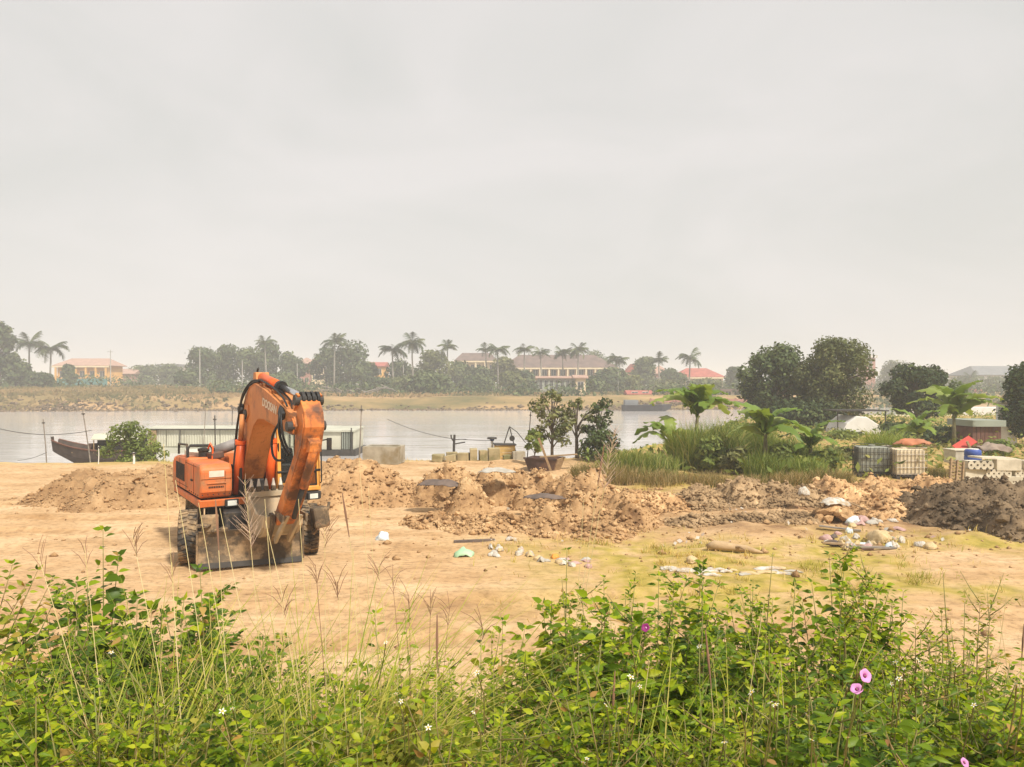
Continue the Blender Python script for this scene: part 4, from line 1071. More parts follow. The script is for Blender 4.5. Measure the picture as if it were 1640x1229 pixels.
# mooring post with arms
D = 33.4
root = empty('mooring_post', (X(727, D), D, g(X(727, D), D))); tag(root, 'dark iron mooring post with bent arms on the broken wall', 'post')
t = ZP(697, D) - g(X(727, D), D)
MB().tube([(0, 0, 0), (0, 0, t * .6), (.03, 0, t)], [.06, .055, .05], 8).build('shaft', IRON, root)
MB().tube([(0, 0, t * .72), (-.12, 0, t * .88), (-.13, 0, t)], .035, 6).build('arm', IRON, root)
MB().tube([(0, 0, t * .62), (.2, 0, t * .66), (.5, 0, t * .70)], .03, 6).build('arm', IRON, root)
MB().tube([(0, 0, t * .8), (.3, 0, t * .82), (.55, 0, t * .82)], .018, 6).build('arm', IRON, root)
wire('mooring_line', 'long mooring line running from the post out over the river', P(735, 705, 33.4), P(620, 672, 40), .15, .012)
wire('mooring_line', 'mooring line running right from the post to the yellow box', P(735, 704, 33.4), P(788, 706, 34.5), .02, .012)
# yellow crate with lid, lamp post, derrick
D = 34.2
YELLOW = mat('faded_yellow_boards', (0.56, 0.37, 0.13), (0.42, 0.28, 0.10), 2, .8)
zz = g(X(806, D), D)
root = empty('crate', (X(808, D), D, zz), .1); tag(root, 'faded yellow board crate with dark lid on the broken wall', 'crate')
w, hh = 32 / F * D, ZP(713, D) - zz
for i in range(4): MB().box((0, -.3, hh * (.125 + .25 * i)), (w, .04, hh * .235)).build('board', YELLOW, root)
for s in (-1, 1): MB().box((s * (w / 2 - .02), 0, hh * .5), (.04, .56, hh * .98)).build('side', YELLOW, root)
MB().box((0, 0, hh + .025), (w * 1.12, .75, .05), (0, .03, 0)).build('lid', IRON, root)
D = 34.6; zz = g(X(788, D), D)
root = empty('lamp_post', (X(788, D), D, zz)); tag(root, 'short white post with dark blue cap left of the yellow crate', 'post')
t = ZP(701, D) - zz
MB().cyl((0, 0, 0), (0, 0, t * .86), .07, .06, 8).build('shaft', WHITE, root)
MB().cyl((0, 0, t * .86), (0, 0, t * .93), .10, .12, 10).build('collar', BLUE, root)
MB().cyl((0, 0, t * .93), (0, 0, t), .24, .22, 10).build('cap', IRON, root)
D = 35.0; zz = g(X(815, D), D)
root = empty('derrick', (X(812, D), D, zz)); tag(root, 'thin black derrick poles meeting above the yellow crate', 'derrick')
ap = P(816, 684, D) - Vector((X(812, D), D, zz))
for q in ((-.45, 0, 0), (.55, .2, 0)): MB().tube([q, ap * .5 + Vector(q) * .5, ap], .028, 6).build('leg', IRON, root)
MB().tube([ap, ap + Vector((.35, 0, -.25)), ap + Vector((.75, 0, -.75))], .02, 5).build('stay', IRON, root)
MB().cyl(ap + Vector((.12, -.06, -.55)), ap + Vector((.12, .06, -.55)), .13, n=12).build('pulley', IRON, root)
stake('bare leaning pole in front of the twiggy tree', 843, 740, 850, 660, 32, .025, IRON)
# rusty skip
D = 29.4; xc = X(872, D); zz = g(xc, D) - .12
root = empty('skip', (xc, D, zz), -.35); tag(root, 'rusty open steel skip with sloping ends below the thin trees', 'skip')
hh, w1, w2, dp = .62, .46, .66, .42
def plate(a, b_, c, d, t, nm):
    a, b_, c, d = map(Vector, (a, b_, c, d)); nrm = (b_ - a).cross(d - a).normalized() * t
    MB().add([a, b_, c, d, a + nrm, b_ + nrm, c + nrm, d + nrm], [(0, 1, 2, 3), (7, 6, 5, 4), (0, 4, 5, 1), (1, 5, 6, 2), (2, 6, 7, 3), (3, 7, 4, 0)]).build(nm, RUST if nm != 'right_end' else WOOD, root)
plate((-w1, -dp, 0), (w1, -dp, 0), (w2, -dp - .1, hh), (-w2, -dp - .1, hh), .03, 'side')
plate((-w1, dp, 0), (w1, dp, 0), (w2, dp + .1, hh), (-w2, dp + .1, hh), .03, 'side')
plate((-w1, -dp + .01, 0), (-w1, dp, 0), (-w2, dp + .1, hh), (-w2, -dp - .09, hh), .03, 'left_end')
plate((w1, -dp + .01, 0), (w1, dp, 0), (w2, dp + .1, hh), (w2, -dp - .09, hh), .03, 'right_end')
plate((-w1, -dp, .01), (w1, -dp, .01), (w1, dp, .01), (-w1, dp, .01), .03, 'bottom')
MB().box((0, -dp - .12, hh), (2 * w2 + .05, .07, .06)).build('rim', RUST, root)
o = MB().box((0, 0, 0), (1.5, .2, .04)).build('plank', WOOD, None, loc=(xc + .55, D + .1, zz + hh + .06)); o.rotation_euler = (0, -.06, .1); tag(o, 'grey plank lying across the rim of the rusty skip', 'plank')
o = MB().box((0, 0, .75), (.09, .05, 1.6)).build('plank', WOOD, None, loc=(xc + .28, D - .7, zz)); o.rotation_euler = (0.12, -.36, 0); tag(o, 'pale timber leaning against the rusty skip', 'plank')

# white hut and barge behind the right hand trees
D = 50.0; xc = X(1380, D); zz = g(xc, D)
root = empty('tarp_hut', (xc, D, zz)); tag(root, 'white domed tarpaulin hut between the big trees and the rush clump', 'hut')
w, hh = 64 / F * D, ZP(690, D) - zz; t = ZP(667, D) - zz
pr = [(-w / 2, hh), (-w * .40, hh + .5 * (t - hh)), (-w * .16, t), (w * .1, t - .06), (w * .42, hh + .35 * (t - hh)), (w / 2, hh * .9)]
b = MB(); vs = [(x_, -.2, z_) for x_, z_ in pr] + [(w / 2, -.2, 0), (-w / 2, -.2, 0)]; n_ = len(vs); vs += [(x_, 2.6, z_) for x_, _, z_ in vs[:n_]]
b.add(vs, [tuple(range(n_)), tuple(range(2 * n_ - 1, n_ - 1, -1))] + [(i, n_ + i, n_ + (i + 1) % n_, (i + 1) % n_) for i in range(n_)]); b.build('cover', WHITE, root, bevel=.06)
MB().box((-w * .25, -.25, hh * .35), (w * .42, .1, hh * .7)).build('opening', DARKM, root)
MB().box((0, 1.0, t + .35), (w * 1.3, 2.4, .08)).build('awning', IRON, root)
for s in (-1, 1): MB().cyl((s * w * .6, .0, 0), (s * w * .6, 0, t + .33), .04, n=6).build('awning_post', IRON, root)
D = 92.0; xc = X(1500, D)
root = empty('white_barge', (xc, D, WATER_Z)); tag(root, 'long white barge on the river behind the right hand trees', 'barge')
w = 380 / F * D
b = MB(); b.prism([(-2, 0), (2, 0), (2.3, ZP(668, D) - WATER_Z), (-2.3, ZP(668, D) - WATER_Z)], -w / 2, w / 2); b.build('hull', WHITE, root)
MB().box((0, -2.25, ZP(666, D) - WATER_Z), (w, .2, .3)).build('rail', WALL_CREAM, root)
MB().box((w * .18, 0, ZP(661, D) - WATER_Z), (w * .3, 3, 1.2)).build('deckhouse', WALL_WHITE, root)
# brown shed and white wall on the right
D = 41.0; xc = X(1580, D); zz = g(xc, D)
root = empty('board_shed', (xc, D, zz)); tag(root, 'brown board shed with grey roof band near the right edge', 'shed')
w, hh = 46 / F * D, ZP(684, D) - zz
BROWNB = mat('brown_boards', (0.17, 0.08, 0.06), (0.11, 0.055, 0.042), 3, .85)
MB().box((0, 1, hh / 2), (w - .1, 1.9, hh - .05)).build('wall', BROWNB, root)
for i in range(7): MB().box((-w / 2 + w * (i + .5) / 7, 0, hh / 2), (w / 7 - .025, .06, hh)).build('board', BROWNB, root)
MB().box((0, .95, hh + .18), (w + .25, 2.4, .34)).build('roof', WALL_GREY, root)
D = 42.5; xc = X(1612, D); zz = g(xc, D)
root = empty('white_wall', (xc, D, zz)); tag(root, 'short white wall showing right of the brown shed', 'wall')
MB().box((0, 0, 1.2), (30 / F * D, .2, 2.4)).build('panel', WHITE, root); MB().box((0, 0, 2.43), (34 / F * D, .3, .07)).build('coping', CONC, root)

# liquid tanks in cages
TANK_G = mat('grimy_grey_tank', (0.34, 0.35, 0.29), (0.23, 0.24, 0.20), 3, .6, stretch=(1, 1, .3), dirt=(.08, .09, .06))
TANK_W = mat('cream_plastic_tank', (0.70, 0.60, 0.42), (0.58, 0.48, 0.32), 3, .5, stretch=(1, 1, .4))
CAGE = mat('galvanised_cage', (0.34, 0.31, 0.26), (0.20, 0.15, 0.11), 6, .5, metal=.3)
def ibc(label, px, D, m, cm, rz, z):
    root = empty('water_tank', (X(px, D), D, z), rz); tag(root, label, 'water tank', 'caged liquid tanks')
    W_, D_, H_ = 1.12, .95, .92
    MB().box((0, 0, .16 + H_ / 2), (W_ - .06, D_ - .06, H_)).build('tank', m, root, bevel=.07)
    MB().cyl((0, 0, .16 + H_), (0, 0, .22 + H_), .12, n=14).build('lid', m, root)
    b = MB()
    for i in range(9):
        for s in (-1, 1): b.cyl((-W_ / 2 + W_ * i / 8, s * D_ / 2, .15), (-W_ / 2 + W_ * i / 8, s * D_ / 2, .16 + H_), .011, n=5)
    for i in range(1, 7):
        for s in (-1, 1): b.cyl((s * W_ / 2, -D_ / 2 + D_ * i / 7, .15), (s * W_ / 2, -D_ / 2 + D_ * i / 7, .16 + H_), .011, n=5)
    for k in range(5):
        zz = .2 + k * .235
        for s in (-1, 1):
            b.cyl((-W_ / 2, s * (D_ / 2 + .012), zz), (W_ / 2, s * (D_ / 2 + .012), zz), .011, n=5)
            b.cyl((s * (W_ / 2 + .012), -D_ / 2, zz), (s * (W_ / 2 + .012), D_ / 2, zz), .011, n=5)
    b.build('cage', cm, root)
    MB().box((0, 0, .13), (W_, D_, .03)).build('pallet_deck', IRON, root)
    for s in (-.5, 0, .5): MB().box((s, 0, .06), (.12, .98, .115)).build('pallet_foot', IRON, root)
ibc('grimy grey caged water tank, the left one of the two', 1396, 27.6, TANK_G, IRON, -.22, g(X(1396, 27.6), 27.6) + .01)
ibc('cream white caged water tank, the right one of the two', 1448, 27.2, TANK_W, CAGE, .05, g(X(1448, 27.2), 27.2) + .01)
# orange tarpaulin crumpled on the tank
def crumple(name, label, loc, sx, sy, h, m, seed, cat, n=16, rot=0.0, tilt=(0, 0), group=None, thick=.012):
    rs = np.random.RandomState(seed)
    U, V = np.meshgrid(np.linspace(-1, 1, n), np.linspace(-1, 1, n))
    rad = np.sqrt(U ** 2 + V ** 2)
    wob = 1 + .25 * fbm(U * 2, V * 2, 1, 2, seed)
    Z = h * (np.clip(1 - rad ** 2 * .75, 0, 1) + .55 * fbm(U, V, 1.6, 3, seed * 3.1) + .25 * np.abs(fbm(U, V, 4, 2, seed)))
    Z = np.maximum(Z, 0.01)
    V3 = np.stack([U.ravel() * sx * wob.ravel(), V.ravel() * sy * wob.ravel(), Z.ravel()], -1)
    ii = np.arange(n * n).reshape(n, n)
    q = np.stack([ii[:-1, :-1], ii[:-1, 1:], ii[1:, 1:], ii[1:, :-1]], -1).reshape(-1, 4)
    q = q[(rad.ravel()[q].min(1) < 1.02)]
    o = obj(name, fast_mesh(name, V3, q, m, True), None, loc); o.rotation_euler = (tilt[0], tilt[1], rot)
    s_ = o.modifiers.new('thickness', 'SOLIDIFY'); s_.thickness = thick
    tag(o, label, cat, group)
    return o
crumple('tarpaulin', 'crumpled orange tarpaulin on top of the cream water tank', (X(1462, 27.4), 27.4, 1.19), .55, .45, .28, ORANGE_T, 4, 'tarpaulin')
o = MB().box((0, 0, 0), (.85, .04, .42)).build('red_sheet', RED, None, loc=P(1545, 712, 30)); o.rotation_euler = (R(-52), R(-28), R(10)); tag(o, 'tilted bright red sheet panel left of the blue barrel', 'panel')
MB().box((0, .05, -.28), (.08, .06, .7), (R(52), 0, 0)).build('batten', WOOD, o)
o = MB().box((0, 0, 0), (.95, .8, .5)).build('white_box', CONC_W, None, bevel=.02, loc=P(1540, 732, 29.2)); tag(o, 'pale box under the tilted red sheet', 'box')
MB().box((0, 0, .27), (1.0, .85, .04)).build('lid', CONC_W, o)
# blue barrel
D = 28.2; root = empty('barrel', P(1558, 741, D)); tag(root, 'blue plastic barrel standing behind the concrete blocks', 'barrel')
b = MB(); b.lathe([(.24, -.45), (.28, -.40), (.29, -.1), (.27, -.08), (.29, -.06), (.29, .22), (.27, .24), (.29, .26), (.28, .44), (.24, .48)], 20); b.build('drum', BLUE, root, True)
MB().cyl((0, 0, .48), (0, 0, .51), .20, n=16).build('lid', WHITE, root)
crumple('tarpaulin', 'grey tarpaulin bundle right of the blue barrel', (X(1592, 28.6), 28.6, .85), .6, .4, .35, mat('grey_brown_cloth', (.30, .24, .19), (.2, .15, .12), 3, .9), 9, 'tarpaulin')
# leaning pallet ladder
D = 25.4; xc = X(1530, D); root = empty('wooden_pallet', (xc, D, g(xc, D)), .15); tag(root, 'narrow slatted wooden pallet leaning beside the concrete blocks', 'pallet')
Mt = Euler((R(-14), R(16), 0)).to_matrix().to_4x4()
for s in (-.22, 0.02, .26): MB().box((s, 0, .46), (.05, .06, .95), M=Mt).build('rail', WOOD, root)
for i in range(8): MB().box((.02, .05, .06 + i * .115), (.55, .03, .06), M=Mt).build('slat', WOOD, root)
# hollow blocks
def hollow_block(name, w, h, d, holes, m):
    import bmesh
    hw = w / holes
    vs = []; b = MB()
    for i in range(holes):
        c = -w / 2 + hw * (i + .5); r = min(hw, h) * .19; N = 8
        sq = []
        for k in range(N):
            a = 2 * PI * (k + .5) / N; cx_, sz_ = math.cos(a), math.sin(a); mxx = max(abs(cx_), abs(sz_))
            sq.append((c + cx_ / mxx * hw / 2, -d / 2, sz_ / mxx * h / 2))
        ci = [(c + math.cos(2 * PI * (k + .5) / N) * r, -d / 2, math.sin(2 * PI * (k + .5) / N) * r) for k in range(N)]
        cb_ = [(p[0], d * .2, p[2]) for p in ci]
        b.add(sq + ci + cb_, [(k, (k + 1) % N, N + (k + 1) % N, N + k) for k in range(N)] + [(N + k, N + (k + 1) % N, 2 * N + (k + 1) % N, 2 * N + k) for k in range(N)] + [tuple(range(2 * N, 3 * N))])
    b.add([(-w / 2, -d / 2, -h / 2), (w / 2, -d / 2, -h / 2), (w / 2, d / 2, -h / 2), (-w / 2, d / 2, -h / 2), (-w / 2, -d / 2, h / 2), (w / 2, -d / 2, h / 2), (w / 2, d / 2, h / 2), (-w / 2, d / 2, h / 2)],
          [(3, 2, 1, 0), (4, 5, 6, 7), (1, 2, 6, 5), (2, 3, 7, 6), (3, 0, 4, 7)])
    return b
D = 25.8; zb = g(X(1590, D), D) - .02
HB = 'hollow concrete blocks stacked on the right'
spec = [(1562, 0, 1.0, 4, 'plain lower block at the left end of the hollow block stack'), (1612, 0, 1.05, 0, 'plain lower block in the middle of the hollow block stack'), (1660, 0, .95, 4, 'lower hollow block at the right photo edge'),
        (1560, 1, .9, 0, 'plain middle block above the left end of the block stack'), (1594, 1, 1.0, 5, 'middle block with five round holes facing out'), (1640, 1, .9, 5, 'middle hollow block cut by the right photo edge'),
        (1566, 2, .95, 4, 'top block with holes at the left of the block stack'), (1612, 2, .95, 0, 'plain top block right of the dark gap in the block stack'), (1655, 2, .9, 4, 'top hollow block cut by the right photo edge')]
for i, (px, row, w, holes, lb) in enumerate(spec):
    dd = D + (0.02, .06, .0)[row] + .03 * (i % 3)
    bb = hollow_block('b', w * .9, .285, .38, holes, CONC_W) if holes else MB().box((0, 0, 0), (w * .9, .285, .4))
    o = bb.build('concrete_block', CONC_W, None, bevel=.0 if holes else .012, loc=(X(px, dd), dd, zb + .15 + row * .30)); o.rotation_euler = (0, 0, rs.uniform(-.06, .06))
    tag(o, lb, 'concrete block', HB)
o = MB().box((0, 0, 0), (1.3, .7, .06)).build('board', CONC_W, None, loc=(X(1592, 26), 26.1, zb + .96)); o.rotation_euler = (0, .04, .1); tag(o, 'pale board lying on top of the hollow block stack', 'board')
# ------------------------------------------------------------------ the wheeled excavator
OR_BODY = mat('orange_machine_paint', (0.70, 0.175, 0.04), (0.58, 0.135, 0.03), 2.5, 0.55, 0.05, 30, spec=.4, dirt=(0.36, 0.19, 0.09), dscale=2.2, dlo=.48, dhi=.70, streak=(0.30, 0.10, 0.04))
OR_BOOM = mat('faded_orange_paint', (0.62, 0.255, 0.085), (0.52, 0.195, 0.06), 2.0, 0.55, 0.08, 25, spec=.3, dirt=(0.20, 0.085, 0.04), dscale=1.7, dlo=.52, dhi=.68, streak=(0.24, 0.09, 0.04))
OR_STICK = mat('scuffed_orange_paint', (0.68, 0.24, 0.06), (0.52, 0.15, 0.035), 2.0, 0.5, 0.1, 20, spec=.3, dirt=(0.13, 0.06, 0.035), dscale=2.1, dlo=.45, dhi=.60, streak=(0.16, 0.06, 0.03))
OR_CYL = mat('bright_red_orange', (0.78, 0.13, 0.02), (0.62, 0.09, 0.015), 3, 0.4, spec=.4, dirt=(0.34, 0.12, 0.05), dscale=3, dlo=.55, dhi=.75)
CAB_Y = mat('yellow_orange_cab', (0.76, 0.36, 0.07), (0.66, 0.29, 0.05), 2.5, 0.45, spec=.4, dirt=(0.36, 0.20, 0.09), dscale=2.6, dlo=.56, dhi=.74, streak=(0.36, 0.18, 0.06))
CHROME = mat('chrome_rod', (0.75, 0.75, 0.76), None, 3, 0.18, metal=0.9)
RUBBER = mat('tyre_rubber', (0.055, 0.05, 0.044), (0.035, 0.032, 0.03), 4, 0.85, 0.2, dirt=(0.34, 0.235, 0.13), dscale=3.0, dlo=.44, dhi=.60)
MUDSTEEL = mat('muddy_steel', (0.13, 0.095, 0.06), (0.07, 0.052, 0.035), 3, 0.8, 0.5, dirt=(0.36, 0.245, 0.135), dscale=2.4, dlo=.47, dhi=.62)
UNDER = mat('oily_black_steel', (0.035, 0.033, 0.032), (0.02, 0.02, 0.02), 3, 0.6, 0.2, dirt=(0.14, 0.10, 0.06), dscale=2.6, dlo=.55, dhi=.72)
BUCKET = mat('worn_bucket_steel', (0.46, 0.39, 0.28), (0.34, 0.28, 0.19), 3, 0.6, 0.3, dirt=(0.46, 0.34, 0.21), dscale=2, dlo=.45, dhi=.62)
TOOTH = mat('worn_white_tooth', (0.66, 0.62, 0.55), (0.5, 0.45, 0.38), 6, 0.5)
LAMP = mat('lamp_glass', (0.75, 0.78, 0.72), None, 3, 0.15, spec=.7)
STICKER = mat('white_sticker', (0.72, 0.66, 0.56), (0.6, 0.52, 0.42), 6, 0.6)
MUFF = mat('grey_muffler', (0.30, 0.28, 0.27), (0.20, 0.18, 0.17), 4, 0.6, 0.2)
LETTER = mat('white_lettering', (0.80, 0.72, 0.60), (0.74, 0.62, 0.48), 9, 0.6)
def glass_mat():
    m, n, l, b = new_mat('cab_glass')
    b.inputs['Base Color'].default_value = (0.08, 0.10, 0.09, 1); b.inputs['Roughness'].default_value = 0.05
    tr = n.new('ShaderNodeBsdfTransparent'); tr.inputs[0].default_value = (0.97, 0.98, 0.96, 1)
    mx = n.new('ShaderNodeMixShader'); mx.inputs[0].default_value = 0.09
    l.new(tr.outputs[0], mx.inputs[1]); l.new(b.outputs[0], mx.inputs[2]); l.new(mx.outputs[0], n['Material Output'].inputs[0])
    return m
GLASS = glass_mat()

EXX, EXY = -5.62, 16.0
EX_A, EX_U = R(20.5), R(34)                     # heading of the chassis and of the upper deck, turned toward the photo's right
exc = empty('excavator', (EXX, EXY, g(EXX, EXY)), PI + EX_A)
tag(exc, 'orange wheeled excavator with folded boom, bucket and dozer blade', 'excavator')
UPM = Matrix.Rotation(EX_U - EX_A, 4, 'Z')
def up(mb):           # turn a solid of the upper deck with the slew ring
    mb.v = [tuple(UPM @ Vector(p)) for p in mb.v]; return mb
# --- chassis
MB().box((0, 0, .78), (1.0, 3.1, .38)).build('chassis_frame', UNDER, exc, bevel=.03)
MB().box((0.62, .0, .72), (.36, 1.1, .5)).build('step_box', UNDER, exc, bevel=.03)
MB().box((-.62, .0, .72), (.36, 1.1, .5)).build('step_box', UNDER, exc, bevel=.03)
MB().cyl((0, 0, .95), (0, 0, 1.16), .62, n=28).build('slew_ring', UNDER, exc)
for y in (1.25, -1.25):
    b = MB(); b.cyl((-.9, y, .52), (.9, y, .52), .13, n=12); b.lathe([(.05, -.2), (.22, -.15), (.27, 0), (.22, .15), (.05, .2)], 14, Matrix.Translation((0, y, .52)) @ Matrix.Rotation(PI / 2, 4, 'Y'))
    b.build('axle', UNDER, exc)
def wheel(x, y):
    s = 1 if x > 0 else -1
    M = Matrix.Translation((x, y, .5)) @ Matrix.Rotation(PI / 2 * s, 4, 'Y')
    w = empty('wheel'); w.parent = exc
    b = MB(); b.lathe([(.27, -.13), (.40, -.175), (.465, -.165), (.487, -.13), (.487, .13), (.465, .165), (.40, .175), (.27, .13)], 36, M)
    for i in range(30):
        for side in (-1, 1):
            T = M @ Matrix.Rotation(2 * PI * (i + .25 * side) / 30, 4, 'Z') @ Matrix.Translation((.482, 0, side * .085)) @ Matrix.Rotation(.3 * side, 4, 'X')
            b.box((0, 0, 0), (.05, .055, .15), M=T)
    b.build('tyre', RUBBER, w)
    b = MB(); b.lathe([(.28, -.12), (.28, .10), (.25, .11), (.22, .02), (.15, .02), (.15, .10), (.05, .11)], 24, M)
    for i in range(8):
        T = M @ Matrix.Rotation(2 * PI * i / 8, 4, 'Z') @ Matrix.Translation((.19, 0, .035)); b.box((0, 0, 0), (.03, .03, .03), M=T)
    b.build('rim', MUDSTEEL, w)
for x in (-1.12, 1.12):
    for y in (1.25, -1.25): wheel(x, y)
# --- dozer blade
bl = MB(); pr = [(2.02, .12), (1.98, .25), (1.95, .42), (1.99, .62), (2.06, .72), (2.11, .72), (2.05, .6), (2.02, .42), (2.05, .25), (2.14, .10)]
bl.prism(pr, -.92, .92)
blade = bl.build('dozer_blade', MUDSTEEL, exc, bevel=.008)
for s in (-1, 1):
    MB().box((s * .937, 2.02, .40), (.035, .22, .60)).build('end_plate', MUDSTEEL, blade)
    MB().prism([(1.95, .62), (2.10, .70), (2.08, .98), (2.0, 1.02), (1.92, .85)], s * .72 - .15, s * .72 + .15).build('bracket', MUDSTEEL, blade, bevel=.02)
    MB().prism([(1.3, .55), (1.95, .40), (1.95, .28), (1.3, .40)], s * .42 - .06, s * .42 + .06).build('push_arm', UNDER, blade)
    MB().cyl((s * .42, 1.45, .86), (s * .42, 1.96, .58), .055, n=10).build('lift_cylinder', UNDER, blade)
MB().box((0, 2.12, .085), (1.84, .05, .10), (.25, 0, 0)).build('cutting_edge', IRON, blade)
rs = np.random.RandomState(3)
for i in range(12):
    x = rs.uniform(-.85, .85); o_ = obj('mud_clod', rock_mesh('mud_clod', 300 + i, MUDSTEEL), blade, (x, 2.06 + rs.uniform(-.05, .08), .72 + rs.uniform(-.03, .12))); o_.scale = (rs.uniform(.06, .16), .09, rs.uniform(.05, .11))
MB().box((-1.28, 1.85, .82), (.30, .42, .40), (.1, .12, .1)).build('fender', MUDSTEEL, exc, bevel=.05)
MB().tube([(-1.15, 1.9, .5), (-1.3, 2.0, .75), (-1.42, 2.0, 1.0), (-1.45, 1.9, 1.1)], .03, 6).build('step_rail', MUDSTEEL, exc)
# --- upper deck
UPM = Matrix.Translation((0, 0, -.12)) @ UPM
up(MB().box((0, -.25, 1.22), (2.40, 2.7, .16))).build('deck', UNDER, exc, bevel=.02)
up(MB().prism([(1.10, 1.15), (1.12, 1.30), (-1.55, 1.30), (-1.55, 1.18)], .36, 1.215)).build('deck_skirt', OR_BODY, exc, bevel=.02)
up(MB().prism([(1.02, 1.32), (1.10, 1.45), (1.10, 1.88), (1.0, 1.99), (-.1, 1.99), (-.1, 1.32)], .60, 1.20)).build('fuel_tank', OR_BODY, exc, bevel=.05)
up(MB().box((.90, 1.105, 1.80), (.28, .012, .12))).build('sticker', STICKER, exc)
for i in range(9): up(MB().box((.78 + i * .032, 1.106, 1.545), (.021, .01, .032))).build('decal_letter', BLACK, exc)
up(MB().box((.90, 1.112, 1.62), (.36, .02, .03))).build('tank_handle', OR_BODY, exc, bevel=.008)
up(MB().prism([(-.15, 1.32), (-.15, 2.02), (-1.45, 1.98), (-1.55, 1.8), (-1.55, 1.32)], .36, 1.19)).build('side_hood', OR_BODY, exc, bevel=.04)
up(MB().prism([(-1.0, 1.32), (-1.0, 2.05), (-1.5, 2.0), (-1.6, 1.85), (-1.6, 1.32)], -1.18, .34)).build('engine_hood', OR_BODY, exc, bevel=.05)
up(MB().prism([(-1.45, 1.16), (-1.62, 1.2), (-1.8, 1.35), (-1.8, 1.8), (-1.65, 1.95), (-1.45, 1.95)], -1.2, 1.2)).build('counterweight', OR_BODY, exc, bevel=.06)
for i in range(8): up(MB().box((1.196, -.5 - i * .12, 1.68), (.02, .04, .36))).build('grille_slat', UNDER, exc)
# panel seams, hinges and bolts
SEAM = mat('panel_gap', (0.10, 0.03, 0.012), None, 5, .8)
for a_, c_ in (((.90, 1.1035, 1.70), (.56, .006, .008)), ((.74, 1.1035, 1.60), (.007, .006, .5)), ((1.2025, .5, 1.66), (.006, .008, .6)), ((1.2025, .2, 1.92), (.006, 1.1, .008)), ((1.193, -.8, 1.42), (.006, 1.3, .008)), ((1.193, -.32, 1.66), (.006, .008, .62)), ((1.193, -1.0, 1.66), (.006, .008, .62))):
    up(MB().box(a_, c_)).build('panel_seam', SEAM, exc)
for i in range(6): up(MB().cyl((.66 + i * .1, 1.10, 1.40), (.66 + i * .1, 1.112, 1.40), .012, n=6)).build('bolt', UNDER, exc)
for i in range(5): up(MB().cyl((1.198, .9 - i * .2, 1.38), (1.212, .9 - i * .2, 1.38), .013, n=6)).build('bolt', UNDER, exc)
up(MB().box((1.215, .35, 1.62), (.03, .14, .035))).build('door_handle', UNDER, exc, bevel=.008)
# work lamps under the deck edge
for x, z in ((.62, 1.215), (-1.02, 1.215)):
    lm = up(MB().box((x, 1.12, z), (.26, .07, .15))).build('headlamp', UNDER, exc, bevel=.01)
    up(MB().box((x, 1.158, z), (.17, .012, .10))).build('lens', LAMP, lm)
# things on the hood
up(MB().cyl((.62, -.55, 2.08), (.06, -.35, 2.30), .115, n=16)).build('muffler', MUFF, exc, True)
up(MB().cyl((.50, -.5, 1.98), (.50, -.5, 2.1), .04, n=8)).build('exhaust_pipe', MUFF, exc)
up(MB().tube([(1.15, -.35, 2.0), (1.15, -.35, 2.2), (1.10, -.35, 2.26), (.72, -.3, 2.25), (.66, -.28, 2.18), (.66, -.28, 2.0)], .028, 8)).build('handrail', UNDER, exc)
up(MB().tube([(1.12, -1.5, 2.0), (1.12, -1.5, 2.22), (1.12, -.6, 2.26), (1.12, -.55, 2.02)], .025, 8)).build('handrail', UNDER, exc)
up(MB().lathe([(.02, 0), (.10, .0), (.10, .13), (.12, .14), (.12, .19), (.03, .21)], 14, Matrix.Translation((.85, -.3, 2.0)))).build('air_filter', UNDER, exc)
up(MB().box((.66, -.1, 2.06), (.26, .3, .13), (0, .1, .2))).build('tool_box', RUST, exc, bevel=.02)
up(MB().box((.95, -.75, 2.07), (.3, .5, .12))).build('battery_box', STICKER, exc, bevel=.02)
up(MB().tube([(.75, .05, 1.99), (.74, .05, 2.22), (.78, 0, 2.32), (.80, -.1, 2.2)], .018, 6)).build('red_pipe', OR_CYL, exc)
up(MB().box((.40, .55, 1.6), (.06, .8, .55))).build('valve_cover', UNDER, exc, bevel=.02)
up(MB().box((.12, .3, 1.45), (.5, .9, .3))).build('boom_bracket', UNDER, exc, bevel=.03)
# --- cab
CX0, CX1, CY0, CY1, CZ0, CZ1 = -1.20, -.30, -.42, 1.08, 1.32, 2.76
cab = up(MB().box(((CX0 + CX1) / 2, (CY0 + CY1) / 2, CZ0 + .05), (CX1 - CX0, CY1 - CY0, .1))).build('cab', CAB_Y, exc, bevel=.02)
up(MB().box(((CX0 + CX1) / 2, (CY0 + CY1) / 2 - .02, CZ1 + .01), (CX1 - CX0 + .03, CY1 - CY0 + .02, .11))).build('cab_roof', CAB_Y, cab, bevel=.045)
up(MB().box(((CX0 + CX1) / 2, (CY0 + CY1) / 2 - .1, CZ1 + .085), (.6, .7, .05))).build('roof_hatch', STICKER, cab, bevel=.02)
def bar(a, c, w=.075, m=None, nm='pillar'):
    a, c = Vector(a), Vector(c); d = c - a; T = Matrix.Translation((a + c) / 2) @ d.to_track_quat('Z', 'Y').to_matrix().to_4x4()
    up(MB().box((0, 0, 0), (w, w, d.length), M=T)).build(nm, m or CAB_Y, cab, bevel=.012)
for x in (CX0 + .04, CX1 - .04):
    bar((x, CY1 - .04, CZ0), (x, CY1 - .16, CZ1 - .05)); bar((x, CY0 + .05, CZ0), (x, CY0 + .05, CZ1 - .05)); bar((x, .30, CZ0), (x, .30, CZ1 - .05), .06)
bar((CX0, CY1 - .05, CZ0 + .42), (CX1, CY1 - .05, CZ0 + .42), .05, BLACK, 'window_bar')
up(MB().box((CX0 + .035, .68, CZ0 + .28), (.05, .72, .5))).build('door_panel', CAB_Y, cab, bevel=.015)
